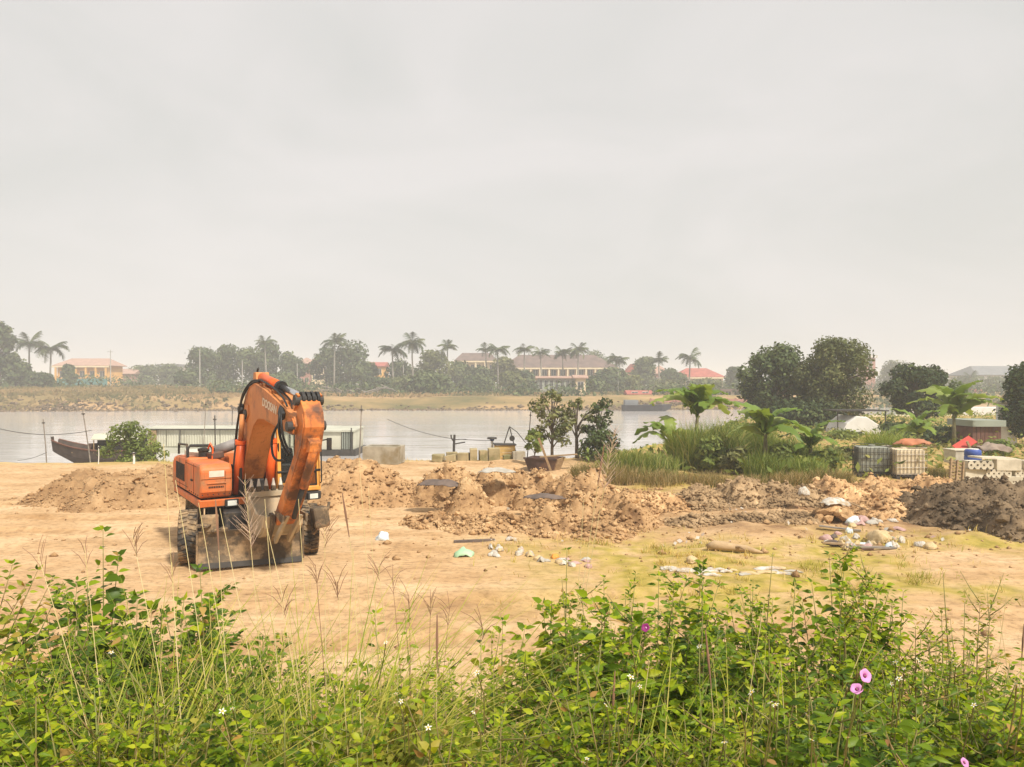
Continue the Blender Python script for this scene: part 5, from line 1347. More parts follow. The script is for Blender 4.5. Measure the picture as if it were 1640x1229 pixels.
up(MB().box((CX1 - .035, .3, CZ0 + .3), (.04, 1.3, .55))).build('side_panel', CAB_Y, cab, bevel=.015)
up(MB().box(((CX0 + CX1) / 2, CY0 + .04, CZ0 + .25), (CX1 - CX0 - .1, .05, .45))).build('rear_panel', CAB_Y, cab)
def pane(vs, nm='pane'):
    b = MB(); b.add(vs, [(0, 1, 2, 3)]); o = up(b).build(nm, GLASS, cab)
    b = MB(); n = 4
    for i in range(4): b.tube([vs[i], (Vector(vs[i]) + Vector(vs[(i + 1) % 4])) / 2, vs[(i + 1) % 4]], .016, 5)
    up(b).build('rubber_seal', BLACK, o)
z1, z2 = CZ0 + .46, CZ1 - .07
pane([(CX0 + .09, CY1 - .075, z1), (CX1 - .09, CY1 - .075, z1), (CX1 - .09, CY1 - .155, z2), (CX0 + .09, CY1 - .155, z2)])
pane([(CX0 + .09, CY1 - .03, CZ0 + .12), (CX1 - .09, CY1 - .03, CZ0 + .12), (CX1 - .09, CY1 - .06, CZ0 + .38), (CX0 + .09, CY1 - .06, CZ0 + .38)])
for x in (CX0 + .03, CX1 - .03):
    pane([(x, .36, CZ0 + .56), (x, CY1 - .12, CZ0 + .56), (x, CY1 - .19, z2), (x, .36, z2)])
    pane([(x, CY0 + .12, CZ0 + .6), (x, .24, CZ0 + .6), (x, .24, z2), (x, CY0 + .12, z2)])
pane([(CX0 + .1, CY0 + .04, CZ0 + .5), (CX1 - .1, CY0 + .04, CZ0 + .5), (CX1 - .1, CY0 + .04, z2), (CX0 + .1, CY0 + .04, z2)])
up(MB().prism([(-.15, CZ0 + .1), (.35, CZ0 + .1), (.38, CZ0 + .52), (.02, CZ0 + .5), (-.1, CZ0 + .82), (-.22, CZ0 + .80)], -.98, -.52)).build('driver_seat', BLACK, cab, bevel=.04)
up(MB().tube([(CX0 - .02, 1.0, 2.35), (CX0 - .14, 1.12, 2.38)], .014, 6)).build('mirror_arm', BLACK, cab)
up(MB().box((CX0 - .16, 1.13, 2.28), (.11, .03, .26))).build('mirror', UNDER, cab, bevel=.01)
up(MB().tube([(CX0 + .02, 1.11, CZ0 + .15), (CX0 + .02, 1.17, CZ0 + .2), (CX0 + .02, 1.14, CZ1 - .5), (CX0 + .02, 1.05, CZ1 - .45)], .014, 6)).build('grab_rail', BLACK, cab)
# --- boom, curved box section
UPM = Matrix.Rotation(EX_U - EX_A, 4, 'Z')
BX = .10          # centre plane of the boom
W2 = .215
outer = [(.18, 1.40), (.30, 1.85), (.58, 2.60), (.76, 2.94), (1.0, 3.20), (1.3, 3.37), (1.65, 3.43), (2.3, 3.32), (3.6, 2.99), (4.0, 2.88)]
inner = [(4.10, 2.72), (3.96, 2.58), (3.0, 2.68), (2.25, 2.78), (1.85, 2.76), (1.55, 2.62), (1.28, 2.34), (.95, 1.88), (.66, 1.46), (.45, 1.34)]
boom = up(MB().prism(outer + inner, BX - W2, BX + W2)).build('boom', OR_BOOM, exc, bevel=.018)
up(MB().cyl((BX - .34, .40, 1.48), (BX + .34, .40, 1.48), .09, n=14)).build('foot_pin', IRON, boom)
up(MB().cyl((BX - .27, 1.06, 2.82), (BX + .27, 1.06, 2.82), .10, n=16)).build('cylinder_pin', IRON, boom)
up(MB().cyl((BX - .33, 3.98, 2.72), (BX + .33, 3.98, 2.72), .085, n=14)).build('tip_pin', IRON, boom)
for k, (yy, zz) in enumerate(((1.9, 3.41), (2.5, 3.29), (3.2, 3.11))): up(MB().box((BX, yy, zz), (.36, .10, .05), (-.24, 0, 0))).build('hose_clamp', OR_BOOM, boom)
fc = bpy.data.curves.new('lettering', 'FONT'); fc.body = 'DOOSAN'; fc.size = .21; fc.extrude = .004; fc.align_x = 'CENTER'; fc.align_y = 'CENTER'; fc.offset = .004
_t = link(bpy.data.objects.new('lettering', fc))
lme = bpy.data.meshes.new_from_object(_t.evaluated_get(bpy.context.evaluated_depsgraph_get())); bpy.data.objects.remove(_t)
lme.materials.clear(); lme.materials.append(LETTER)
txt = obj('lettering', lme, boom)
txt.matrix_local = UPM @ Matrix.Translation((BX + W2 + .006, 2.62, 3.02)) @ Matrix.Rotation(-.16, 4, 'X') @ Matrix(((0, 0, 1, 0), (1, 0, 0, 0), (0, 1, 0, 0), (0, 0, 0, 1)))
for s in (-1, 1):
    for pts_ in (outer[1:], [q_ for q_ in inner[1:]]):
        up(MB().tube([(BX + s * (W2 + .002), y_, z_) for y_, z_ in pts_], .009, 5)).build('weld_bead', OR_BOOM, boom)
    up(MB().prism([(1.02, 2.66), (1.25, 2.82), (1.22, 3.02), (.98, 3.02), (.90, 2.84)], BX + s * (W2 + .012) - .012, BX + s * (W2 + .012) + .012)).build('pin_boss', OR_BOOM, boom)
    up(MB().prism([(3.70, 2.66), (4.02, 2.60), (4.08, 2.76), (3.98, 2.86), (3.68, 2.86)], BX + s * (W2 + .012) - .012, BX + s * (W2 + .012) + .012)).build('pin_boss', OR_STICK, boom)
# boom lift cylinders either side
for s in (-1, 1):
    a, c = Vector((BX + s * .33, .74, 1.22)), Vector((BX + s * .30, 1.06, 2.82)); mid = a.lerp(c, .66)
    cyl_ = up(MB().cyl(a, mid, .095, n=16)).build('boom_cylinder', OR_CYL, exc, True)
    up(MB().cyl(a.lerp(c, .635), a.lerp(c, .675), .108, n=16)).build('gland', OR_CYL, cyl_)
    up(MB().cyl(mid, c, .052, n=12)).build('rod', OR_BOOM, cyl_, True)
    up(MB().tube([a + Vector((s * .1, .06, .1)), a.lerp(c, .3) + Vector((s * .13, .1, 0)), a.lerp(c, .62) + Vector((s * .11, .08, 0))], .018, 6)).build('oil_pipe', BLACK, cyl_)
# arm cylinder on the boom's back
a, c = Vector((BX, 1.30, 3.56)), Vector((BX, 4.12, 3.16)); mid = a.lerp(c, .47)
cyl_ = up(MB().cyl(a, mid, .095, n=16)).build('arm_cylinder', OR_CYL, exc, True)
up(MB().cyl(a.lerp(c, .44), a.lerp(c, .48), .112, n=16)).build('gland', UNDER, cyl_)
up(MB().cyl(mid, c, .055, n=12)).build('rod', CHROME, cyl_, True)
up(MB().prism([(1.12, 3.30), (1.45, 3.40), (1.38, 3.66), (1.22, 3.66)], BX - .13, BX + .13)).build('bracket', OR_BOOM, cyl_, bevel=.01)
up(MB().tube([(BX + .05, 1.2, 3.62), (BX + .05, 1.24, 3.72), (BX + .05, 1.3, 3.74)], .02, 6)).build('grease_pipe', BLACK, cyl_)
# --- stick
S2 = .165
stick_o = [(4.00, 3.14), (4.20, 3.16), (4.37, 2.98), (4.42, 2.72), (4.28, 2.36), (3.74, 1.72), (3.02, .98), (2.86, .88)]
stick_i = [(2.72, .96), (2.75, 1.08), (3.46, 1.82), (3.84, 2.24), (3.90, 2.52), (3.98, 2.82)]
stick = up(MB().prism(stick_o + stick_i, BX - S2, BX + S2)).build('stick', OR_STICK, exc, bevel=.015)
for s in (-1, 1):
    up(MB().prism([(3.98, 2.98), (4.20, 3.24), (4.10, 3.28), (4.02, 3.24), (3.92, 3.04)], BX + s * .19 - .02, BX + s * .19 + .02)).build('ear', OR_STICK, stick)
    up(MB().prism([(4.33, 2.96), (4.38, 2.72), (4.24, 2.38), (3.72, 1.76), (3.68, 1.82), (4.18, 2.42), (4.31, 2.72), (4.27, 2.93)], BX + s * .168 - .01, BX + s * .168 + .01)).build('edge_rib', OR_STICK, stick)
up(MB().cyl((BX - .24, 4.10, 3.16), (BX + .24, 4.10, 3.16), .09, n=16)).build('arm_pin', IRON, stick)
for k in range(4): up(MB().cyl((BX - .17 + k * .085, 4.10, 3.18), (BX - .12 + k * .085, 4.10, 3.18), .125, n=18)).build('pin_ring', UNDER, stick)
# bucket cylinder along the front of the stick
a, c = Vector((BX, 4.42, 2.40)), Vector((BX, 3.34, 1.08)); mid = a.lerp(c, .55)
cyl_ = up(MB().cyl(a, mid, .068, n=16)).build('bucket_cylinder', OR_STICK, exc, True)
up(MB().cyl(mid, c, .045, n=12)).build('rod', UNDER, cyl_, True)
up(MB().prism([(4.32, 2.56), (4.26, 2.30), (4.45, 2.32), (4.48, 2.46)], BX - .10, BX + .10)).build('bracket', OR_STICK, cyl_)
for s in (-1, 1):
    up(MB().prism([(2.94, 1.16), (3.06, 1.08), (3.40, 1.00), (3.40, 1.14)], BX + s * .21 - .02, BX + s * .21 + .02)).build('link', MUDSTEEL, exc)
    up(MB().prism([(3.42, 1.12), (3.30, 1.12), (2.60, .60), (2.68, .52)], BX + s * .12 - .025, BX + s * .12 + .025)).build('push_link', BUCKET, exc)
# --- bucket, curled up with the teeth pointing skyward
prof = [(2.74, 1.04), (2.70, .84), (2.56, .70), (2.36, .63), (2.12, .64), (1.92, .74), (1.78, .92), (1.70, 1.12), (1.66, 1.24), (1.63, 1.37)]
th = .035; BW = .34
b = MB(); n = len(prof)
nrm = []
for i in range(n):
    d = Vector((0, prof[min(i + 1, n - 1)][0] - prof[max(i - 1, 0)][0], prof[min(i + 1, n - 1)][1] - prof[max(i - 1, 0)][1])).normalized(); nrm.append((d.z, -d.y))
vs = []
for x in (BX - BW, BX + BW):
    for (y, z), (ny_, nz_) in zip(prof, nrm): vs += [(x, y, z), (x, y - ny_ * th, z - nz_ * th)]
k = 2 * n
fs = []
for i in range(n - 1):
    fs += [(2 * i, 2 * i + 2, k + 2 * i + 2, k + 2 * i), (2 * i + 1, k + 2 * i + 1, k + 2 * i + 3, 2 * i + 3), (2 * i, 2 * i + 1, 2 * i + 3, 2 * i + 2), (k + 2 * i, k + 2 * i + 2, k + 2 * i + 3, k + 2 * i + 1)]
fs += [(0, k, k + 1, 1), (2 * n - 2, 2 * n - 1, k + 2 * n - 1, k + 2 * n - 2)]
b.add(vs, fs); bucket = up(b).build('bucket', BUCKET, exc)
for s in (-1, 1):
    x = BX + s * (BW + .016)
    up(MB().prism([(2.76, 1.06)] + prof[1:] + [(1.80, 1.26), (2.3, 1.02)], x - .015, x + .015)).build('side_plate', BUCKET, bucket)
    up(MB().prism([(2.84, 1.08), (2.86, .90), (2.60, .56), (2.52, .66), (2.60, 1.0), (2.72, 1.10)], BX + s * .22 - .03, BX + s * .22 + .03)).build('hinge_plate', MUDSTEEL, bucket)
    up(MB().box((x + s * .02, 1.70, 1.26), (.03, .14, .16), (.2, 0, 0))).build('side_cutter', MUDSTEEL, bucket)
for i in range(5):
    x = BX - BW + .06 + i * (2 * BW - .12) / 4
    up(MB().box((x, 1.65, 1.40), (.085, .075, .10))).build('tooth_adapter', MUDSTEEL, bucket, bevel=.01)
    up(MB().box((x, 1.635, 1.51), (.075, .06, .16), taper=.35)).build('tooth', TOOTH, bucket, bevel=.006)
up(MB().box((BX, 1.685, 1.30), (2 * BW, .05, .10))).build('lip', BUCKET, bucket)
# --- hoses
def hose(pts, r=.018, nm='hose'):
    P_ = [Vector(p) for p in pts]; q = []
    for i in range(len(P_) - 1):
        p0, p1, p2, p3 = P_[max(i - 1, 0)], P_[i], P_[i + 1], P_[min(i + 2, len(P_) - 1)]
        for j in range(6):
            t = j / 6; q.append(.5 * ((2 * p1) + (p2 - p0) * t + (2 * p0 - 5 * p1 + 4 * p2 - p3) * t * t + (3 * p1 - p0 - 3 * p2 + p3) * t ** 3))
    q.append(P_[-1]); up(MB().tube(q, r, 7)).build(nm, BLACK, exc, True)
hx = BX + W2
hose([(hx + .03, .25, 1.65), (hx + .05, .42, 2.3), (hx + .05, .66, 2.82), (hx + .04, .92, 3.22), (hx - .05, 1.2, 3.47), (hx - .12, 1.5, 3.50)], .022)
hose([(hx + .05, .35, 1.62), (hx + .08, .50, 2.28), (hx + .08, .74, 2.77), (hx + .07, 1.0, 3.14), (hx - .02, 1.28, 3.42), (hx - .1, 1.6, 3.48)], .02)
hose([(hx - .08, .2, 1.9), (hx - .06, .60, 2.86), (hx - .1, .98, 3.36), (hx - .14, 1.3, 3.54)], .02)
hose([(hx + .02, 3.35, 3.04), (hx + .10, 3.55, 2.90), (hx + .12, 3.60, 2.6), (hx + .06, 3.66, 2.35), (hx + .02, 3.78, 2.22)], .024)
hose([(hx + .02, 3.45, 3.0), (hx + .10, 3.64, 2.82), (hx + .08, 3.72, 2.5), (hx + .0, 3.82, 2.25)], .022)
hose([(hx + .03, 3.30, 2.76), (hx + .12, 3.20, 2.50), (hx + .14, 3.28, 2.22), (hx + .12, 3.48, 2.12), (hx + .04, 3.68, 2.14)], .022)
hose([(BX + .06, 1.45, 3.52), (BX + .15, 1.9, 3.49), (BX + .14, 2.6, 3.36), (BX + .16, 3.2, 3.20), (BX + .20, 3.6, 3.05)], .018)
hose([(BX - .06, 1.45, 3.52), (BX + .08, 1.9, 3.47), (BX + .06, 2.6, 3.34), (BX + .04, 3.2, 3.17), (BX + .1, 3.6, 3.02)], .018)
hose([(.40, .75, 1.35), (.42, .9, 1.8), (.38, .92, 2.1), (.34, .85, 2.4)], .02)
up(MB().box((hx + .05, .78, 2.92), (.08, .22, .16), (.5, 0, 0))).build('hose_bracket', UNDER, exc, bevel=.02)
up(MB().box((hx + .04, 3.46, 2.92), (.08, .2, .16), (-.6, 0, 0))).build('hose_bracket', UNDER, exc, bevel=.02)
# ------------------------------------------------------------------ ground cover, litter and small things of the yard
rs = np.random.RandomState(91)
n = 330000
nc = 16000
cxx = rs.uniform(-16, 24, nc); cyy = rs.uniform(7, 40, nc); ci = rs.randint(0, nc, n)
bx = cxx[ci] + rs.normal(size=n) * .07; by = cyy[ci] + rs.normal(size=n) * .07
dm = dry_mask(bx, by) * sstep(-.2, .12, fbm(bx, by, .9, 3, 3.0)) * sstep(-.12, .2, fbm(bx, by, 3.2, 2, 9.0))
ok = rs.rand(n) < dm * .95
bx, by = bx[ok], by[ok]; n = len(bx)
G_DRY = leaf_mat('short_dry_grass', [(0.0, (0.22, 0.24, 0.03)), (0.35, (0.42, 0.36, 0.07)), (0.7, (0.58, 0.43, 0.14)), (1.0, (0.68, 0.50, 0.22))], 0.25, 0.8)
v, f, k = blades(np.stack([bx, by, gh(bx, by) - .01], -1), rs.uniform(.07, .25, n), rs.uniform(.3, 1.3, n), rs.uniform(.008, .017, n), rs, 2)
tag(obj('dry_grass', fast_mesh('dry_grass', v, f, G_DRY, False, np.repeat(np.clip(fbm(bx, by, .5, 3) * .8 + .5 + rs.normal(size=n) * .15, 0, .999), k))), 'short yellowish grass thinly covering the bare yard', 'grass', kind='stuff')
# rank weeds under the trees on the right
n = 26000
bx = rs.uniform(3, 70, n); by = rs.uniform(26, 82, n)
ok = (by < near_edge(bx) - .3) & (by > 25.5 + 2.0 * fbm(bx, by, .4, 3) + 0.0 * bx) & (rs.rand(n) < np.interp(by, [26, 30, 82], [.45, 1, .6]))
bx, by = bx[ok], by[ok]; n = len(bx)
hz = np.clip(.45 + .9 * fbm(bx, by, .25, 3), .12, 1.3)
pts = np.stack([bx, by, gh(bx, by) + rs.rand(n) ** 1.3 * hz], -1)
nrm = rs.normal(size=(n, 3)) * .6 + np.array([0, -.3, .6]); nrm /= np.linalg.norm(nrm, axis=1, keepdims=True)
v, f = cards(pts, nrm, rs.uniform(.16, .42, n), rs, .45)
G_WEED = leaf_mat('rank_weeds', [(0.0, (0.07, 0.11, 0.022)), (0.5, (0.16, 0.21, 0.04)), (0.85, (0.26, 0.28, 0.07)), (1.0, (0.36, 0.32, 0.12))], 0.25, 0.7)
tag(obj('weeds', fast_mesh('weeds', v, f, G_WEED, False, np.repeat(np.clip(fbm(bx, by, .3, 3) * .7 + .42 + rs.normal(size=n) * .15, 0, .999), 4))), 'rank green weeds covering the ground below the right hand trees', 'weeds', kind='stuff')
# pebbles and crumbs of earth
n = 5200
bx = rs.uniform(-15, 18, n); by = rs.uniform(8.5, 27, n)
ok = rs.rand(n) < np.clip(.10 + .9 * sstep(-3, 2, bx) * sstep(13.5, 17, by) + .5 * sstep(20, 22, by), 0, 1)
bx, by = bx[ok], by[ok]; n = len(bx)
base = np.array([(1, 0, 0), (0, 1, 0), (-1, 0, 0), (0, -1, 0), (0, 0, .8), (0, 0, -.5)], float)
tri = np.array([(0, 1, 4), (1, 2, 4), (2, 3, 4), (3, 0, 4), (1, 0, 5), (2, 1, 5), (3, 2, 5), (0, 3, 5)])
sz = rs.uniform(.015, .05, n) * (1 + 1.6 * (rs.rand(n) < .1))
a = rs.uniform(0, 6.28, n)
ca, sa = np.cos(a), np.sin(a)
V = base[None] * rs.uniform(.6, 1.3, (n, 6, 1))
V = np.stack([V[..., 0] * ca[:, None] - V[..., 1] * sa[:, None], V[..., 0] * sa[:, None] + V[..., 1] * ca[:, None], V[..., 2]], -1) * sz[:, None, None]
V[..., 0] += bx[:, None]; V[..., 1] += by[:, None]; V[..., 2] += (gh(bx, by) + sz * .2)[:, None]
Fc = (np.arange(n)[:, None, None] * 6 + tri[None]).reshape(-1, 3)
tag(obj('gravel', fast_mesh('gravel', V.reshape(-1, 3), Fc, SOIL_RED)), 'crumbs of earth and pebbles strewn over the yard', 'gravel', kind='stuff')

# fine litter trodden into the spoil
n = 420
bx = rs.uniform(-1.5, 12.5, n); by = 16.2 + rs.rand(n) ** 1.4 * 5.5
mm_ = rs.rand(n) < np.clip(.35 + fbm(bx, by, .5, 3) * 1.6, 0, 1)
bx, by = bx[mm_], by[mm_]; n = len(bx)
pts = np.stack([bx, by, gh(bx, by) + .02 + .05 * rs.rand(n)], -1)
nrm = rs.normal(size=(n, 3)) * .5 + np.array([0, -.4, 1]); nrm /= np.linalg.norm(nrm, axis=1, keepdims=True)
v, f = cards(pts, nrm, rs.uniform(.04, .14, n), rs, .7)
G_LIT = leaf_mat('fine_litter', [(0.0, (0.55, 0.52, 0.46)), (0.4, (0.40, 0.34, 0.26)), (0.7, (0.46, 0.30, 0.26)), (0.9, (0.62, 0.60, 0.56)), (1.0, (0.30, 0.40, 0.42))], .15, .7, (1, 1, 1))
tag(obj('fine_litter', fast_mesh('fine_litter', v, f, G_LIT, False, np.repeat(rs.rand(n) * .99, 4))), 'fine scraps of litter trodden into the churned ground', 'litter', kind='stuff')

# ------------------------------------------------------------------ rubbish
def gp(px, py, lift=0.0):
    D = 4140.0 / (py - 615); x = X(px, D)
    return (x, D, g(x, D) + lift)
PW = mat('white_plastic', (0.60, 0.58, 0.53), (0.42, 0.38, 0.32), 6, .6, dirt=(0.38, 0.28, 0.17), dscale=6, dlo=.46, dhi=.62)
PB = mat('pale_blue_plastic', (0.50, 0.62, 0.68), (0.70, 0.74, 0.75), 5, .5)
PG = mat('mint_green_plastic', (0.30, 0.52, 0.32), (0.42, 0.58, 0.38), 5, .6)
PO = mat('orange_plastic', (0.72, 0.32, 0.05), (0.60, 0.25, 0.05), 5, .6)
PP = mat('pink_plastic', (0.50, 0.33, 0.30), (0.40, 0.25, 0.23), 5, .6)
PT = mat('beige_sack', (0.58, 0.44, 0.25), (0.46, 0.34, 0.18), 5, .85)
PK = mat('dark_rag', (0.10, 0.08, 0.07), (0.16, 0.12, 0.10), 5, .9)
PY = mat('grey_paper', (0.45, 0.43, 0.38), (0.34, 0.31, 0.26), 5, .8)
def heap_z(x, y):
    z = g(x, y)
    return z
_bags = {}
def bag_mesh(k, m):
    # a slack, creased bag
    if (k, m.name) in _bags: return _bags[(k, m.name)]
    import bmesh
    bm = bmesh.new(); bmesh.ops.create_icosphere(bm, subdivisions=3, radius=1.0)
    co = np.array([v_.co[:] for v_ in bm.verts])
    r1 = 1 + .55 * fbm(co[:, 0] + co[:, 2] * .7, co[:, 1] - co[:, 2] * .6, 1.1, 3, k * 3.7) - .45 * np.abs(fbm(co[:, 0] * 1.3 + co[:, 1], co[:, 2] * 1.4 - co[:, 0] * .4, 2.1, 3, k * 1.3))
    co = co * r1[:, None]; co[:, 2] = np.where(co[:, 2] < 0, co[:, 2] * .35, co[:, 2])
    for v_, c_ in zip(bm.verts, co): v_.co = c_
    me_ = bpy.data.meshes.new('bag'); bm.to_mesh(me_); bm.free(); me_.materials.append(m)
    me_.polygons.foreach_set('use_smooth', np.ones(len(me_.polygons), dtype=bool)); _bags[(k, m.name)] = me_
    return me_
def rag(label, px, py, sx, sy, h, m, seed, name='rubbish_sack', cat='rubbish', group='rubbish on the yard', lift=0.0, rot=0.0):
    if h > .055 and (seed % 2 or sx > .2 or cat in ('bag', 'sack')):
        p_ = gp(px, py, lift)
        o_ = obj(name, bag_mesh(seed % 7, m), None, (p_[0], p_[1], p_[2] + h * .12)); o_.scale = (sx * 1.05, sy * 1.05, h * .95); o_.rotation_euler = (0, 0, rot + seed * 1.3)
        return tag(o_, label, cat, group)
    return crumple(name, label, gp(px, py, lift), sx, sy, h, m, seed, cat, 11, rot, (0, 0), group)
rag('white and pale blue knotted bag right of the excavator', 613, 866, .17, .14, .17, PB, 1, 'plastic_bag', 'bag')
rag('mint green crumpled plastic on the grass in the centre', 743, 890, .20, .16, .14, PG, 2, 'plastic_sheet', 'plastic')
rag('orange scrap in the litter strip of the yard centre', 888, 893, .10, .09, .10, PO, 3, 'plastic_scrap', 'plastic')
rag('white scrap above the litter strip of the yard centre', 818, 866, .12, .10, .09, PW, 4, 'plastic_scrap', 'plastic')
LB = ' scrap of rubbish in the litter strip of the yard centre'
for i in range(26):
    px = rs.uniform(782, 945); py = 884 + (px - 782) * .12 + rs.uniform(-7, 7)
    o = rag(('small white', 'small grey', 'small pinkish', 'small beige', 'tiny white')[i % 5] + LB, px, py, rs.uniform(.04, .13), rs.uniform(.04, .1), rs.uniform(.04, .1), (PW, PY, PP, PT, PW)[i % 5], 10 + i, 'rubbish_scrap', 'rubbish', 'litter strip in the yard centre', rot=rs.uniform(0, 6))
LB = ' scrap in the white litter band behind the right hand thicket'
for i in range(24):
    px = rs.uniform(1045, 1285); py = 917 + rs.uniform(-6, 6) + (px - 1160) * .01
    o = rag(('small white', 'small grey', 'thin white', 'small beige')[i % 4] + LB, px, py, rs.uniform(.08, .2), rs.uniform(.04, .08), rs.uniform(.02, .05), (PW, PY, PW, PT)[i % 4], 50 + i, 'rubbish_scrap', 'rubbish', 'white litter band on the right', rot=rs.uniform(-.5, .5))
rag('long white plastic sheet flat on the grass behind the right hand thicket', 1110, 917, .28, .08, .07, PW, 82, 'plastic_sheet', 'plastic')
rag('short white plastic sheet at the right end of the white litter band', 1230, 915, .26, .07, .05, PW, 82, 'plastic_sheet', 'plastic')
# log
D = 4140 / (886 - 615.)
root = empty('log', gp(1170, 886)); tag(root, 'pale broken log lying on the dry grass', 'log')
MB().tube([(-.45, .12, .08), (-.3, .07, .13), (-.1, .02, .12), (.12, 0, .09), (.3, -.03, .08), (.5, -.1, .04), (.62, -.12, .02)], [.06, .10, .09, .075, .07, .04, .015], 9).build('trunk', mat('bleached_wood', (.50, .36, .21), (.36, .25, .14), 4, .85, .4), root, True)
MB().tube([(.05, 0, .1), (.16, -.12, .13), (.22, -.2, .10)], [.035, .028, .015], 6).build('branch_stub', WOOD, root)
rag('white crumpled paper by the torn log', 1110, 903, .16, .12, .12, PT, 83, 'rubbish_sack', 'sack')
# earth stump with a white sheet thrown on top
root = empty('earth_stump', gp(1335, 834)); tag(root, 'undercut brown earth stump under the white sheet', 'earth stump')
b = MB(); b.lathe([(.62, -.1), (.50, .12), (.40, .30), (.36, .42), (.30, .52), (.12, .58)], 18); b.v = [(x * (1 + .7 * float(fbm(x * 3, z * 3, 1, 3))), y * (1 + .7 * float(fbm(y * 3, z * 3 + 4, 1, 3))), z + .1 * float(fbm(x * 5, y * 5, 1, 2))) for x, y, z in b.v]
for i in range(26):
    a_ = i * 2.4; r__ = .46 * math.sqrt(i / 26); o = obj('clod', rock_mesh('clod', 600 + i, SOIL_RED), root, (r__ * math.cos(a_), r__ * math.sin(a_), .36 * (1 - (r__ / .5) ** 2) + rs.uniform(-.06, .06))); s = rs.uniform(.10, .21); o.scale = (s, s, s * .9); o.rotation_euler = (rs.rand(), rs.rand(), rs.rand() * 6)
p = gp(1335, 834); crumple('plastic_sheet', 'white plastic sheet draped over the earth stump', (p[0], p[1] - .05, p[2] + .38), .36, .26, .16, PW, 84, 'plastic', 18)
rag('white bottle shaped scrap on the clay mound left of the earth stump', 1287, 822, .17, .12, .2, PW, 85, 'plastic_scrap', 'plastic', lift=.42)
# tip of rubbish
cols = [PP, PW, PT, PY, PK, PP, PB, PT, PW, PY, SOIL_RED]
LB = ' crumpled scrap in the rubbish tip beside the grey clay mound'
for i in range(46):
    px = rs.uniform(1318, 1445); py = 838 + rs.uniform(0, 46)
    rag(('pink', 'white', 'beige', 'grey', 'dark', 'dusty pink', 'pale blue', 'dusty beige', 'dirty white', 'dusty grey', 'earth brown')[i % 11] + LB, px, py, rs.uniform(.06, .17), rs.uniform(.05, .13), rs.uniform(.05, .14), cols[i % 11], 100 + i, 'rubbish_scrap', 'rubbish', 'rubbish tip on the right', rot=rs.uniform(0, 6))
rag('large beige sack in the rubbish tip beside the clay mound', 1408, 866, .42, .26, .28, PT, 170, 'sack', 'sack')
rag('pink bundle at the top of the rubbish tip', 1380, 838, .24, .18, .18, PP, 171, 'bundle', 'rubbish')
rag('pale blue bundle in the middle of the rubbish tip', 1368, 842, .22, .16, .16, PB, 172, 'bundle', 'rubbish')
rag('white bag at the right end of the rubbish tip', 1427, 880, .10, .09, .16, PW, 173, 'plastic_bag', 'bag')
rag('pale crumpled sacks at the left foot of the grey clay mound', 1490, 884, .2, .13, .12, PT, 177, 'sack', 'sack')
rag('whitish scrap at the foot of the grey clay mound', 1475, 880, .16, .12, .12, PW, 175, 'plastic_scrap', 'plastic')
for i, (px, py, L, rz, lb) in enumerate([(1375, 880, 1.5, -.05, 'long thin plank in front of the rubbish tip'), (1395, 884, 1.1, .12, 'short grey plank at the front of the rubbish tip'), (1375, 826, .6, -.5, 'tilted plank end above the rubbish tip'), (1345, 850, .9, -.35, 'thin slat lying across the left of the rubbish tip')]):
    o = MB().box((0, 0, 0), (L, .09, .03)).build('plank', (WOOD, WOODG)[i % 2], None, loc=Vector(gp(px, py, .07 + .12 * (i == 2)))); o.rotation_euler = (0, .06 + .3 * (i == 2), rz); tag(o, lb, 'plank', 'planks in the rubbish tip')
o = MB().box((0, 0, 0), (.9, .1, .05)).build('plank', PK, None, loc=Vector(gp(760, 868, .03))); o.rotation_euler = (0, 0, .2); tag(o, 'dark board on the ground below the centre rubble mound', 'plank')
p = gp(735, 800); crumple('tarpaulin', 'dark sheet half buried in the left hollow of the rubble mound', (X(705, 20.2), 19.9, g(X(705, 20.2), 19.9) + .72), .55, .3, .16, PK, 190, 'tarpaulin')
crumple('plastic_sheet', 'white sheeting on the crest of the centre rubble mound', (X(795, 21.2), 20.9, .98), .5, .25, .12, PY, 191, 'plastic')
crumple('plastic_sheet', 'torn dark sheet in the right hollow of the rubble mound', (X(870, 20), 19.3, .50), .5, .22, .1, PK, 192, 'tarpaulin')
# ------------------------------------------------------------------ the thicket in front of the camera
L_MID = leaf_mat('weed_leaf', [(0.0, (0.055, 0.105, 0.006)), (0.35, (0.155, 0.245, 0.008)), (0.7, (0.29, 0.375, 0.012)), (1.0, (0.46, 0.49, 0.03))], 0.42, 0.45, (1.3, 1.25, .35))
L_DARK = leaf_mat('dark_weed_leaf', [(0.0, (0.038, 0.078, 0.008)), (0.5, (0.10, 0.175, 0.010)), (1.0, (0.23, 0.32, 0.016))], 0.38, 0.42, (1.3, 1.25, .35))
L_YEL = leaf_mat('yellow_weed_leaf', [(0.0, (0.16, 0.20, 0.02)), (0.6, (0.28, 0.30, 0.035)), (0.9, (0.40, 0.36, 0.06)), (1.0, (0.45, 0.25, 0.06))], 0.42, 0.5, (1.3, 1.2, .35))
L_DRY = leaf_mat('dead_leaf', [(0.0, (0.30, 0.17, 0.05)), (0.5, (0.42, 0.27, 0.08)), (1.0, (0.24, 0.12, 0.05))], .25, .8)
L_STEM = mat('green_stem', (0.17, 0.20, 0.05), (0.22, 0.15, 0.06), 8, .6)
L_STRAW = mat('straw_stalk', (0.70, 0.58, 0.32), (0.56, 0.46, 0.20), 6, .6)
L_SEED = mat('seed_head_brown', (0.30, 0.17, 0.10), (0.22, 0.12, 0.08), 9, .7)
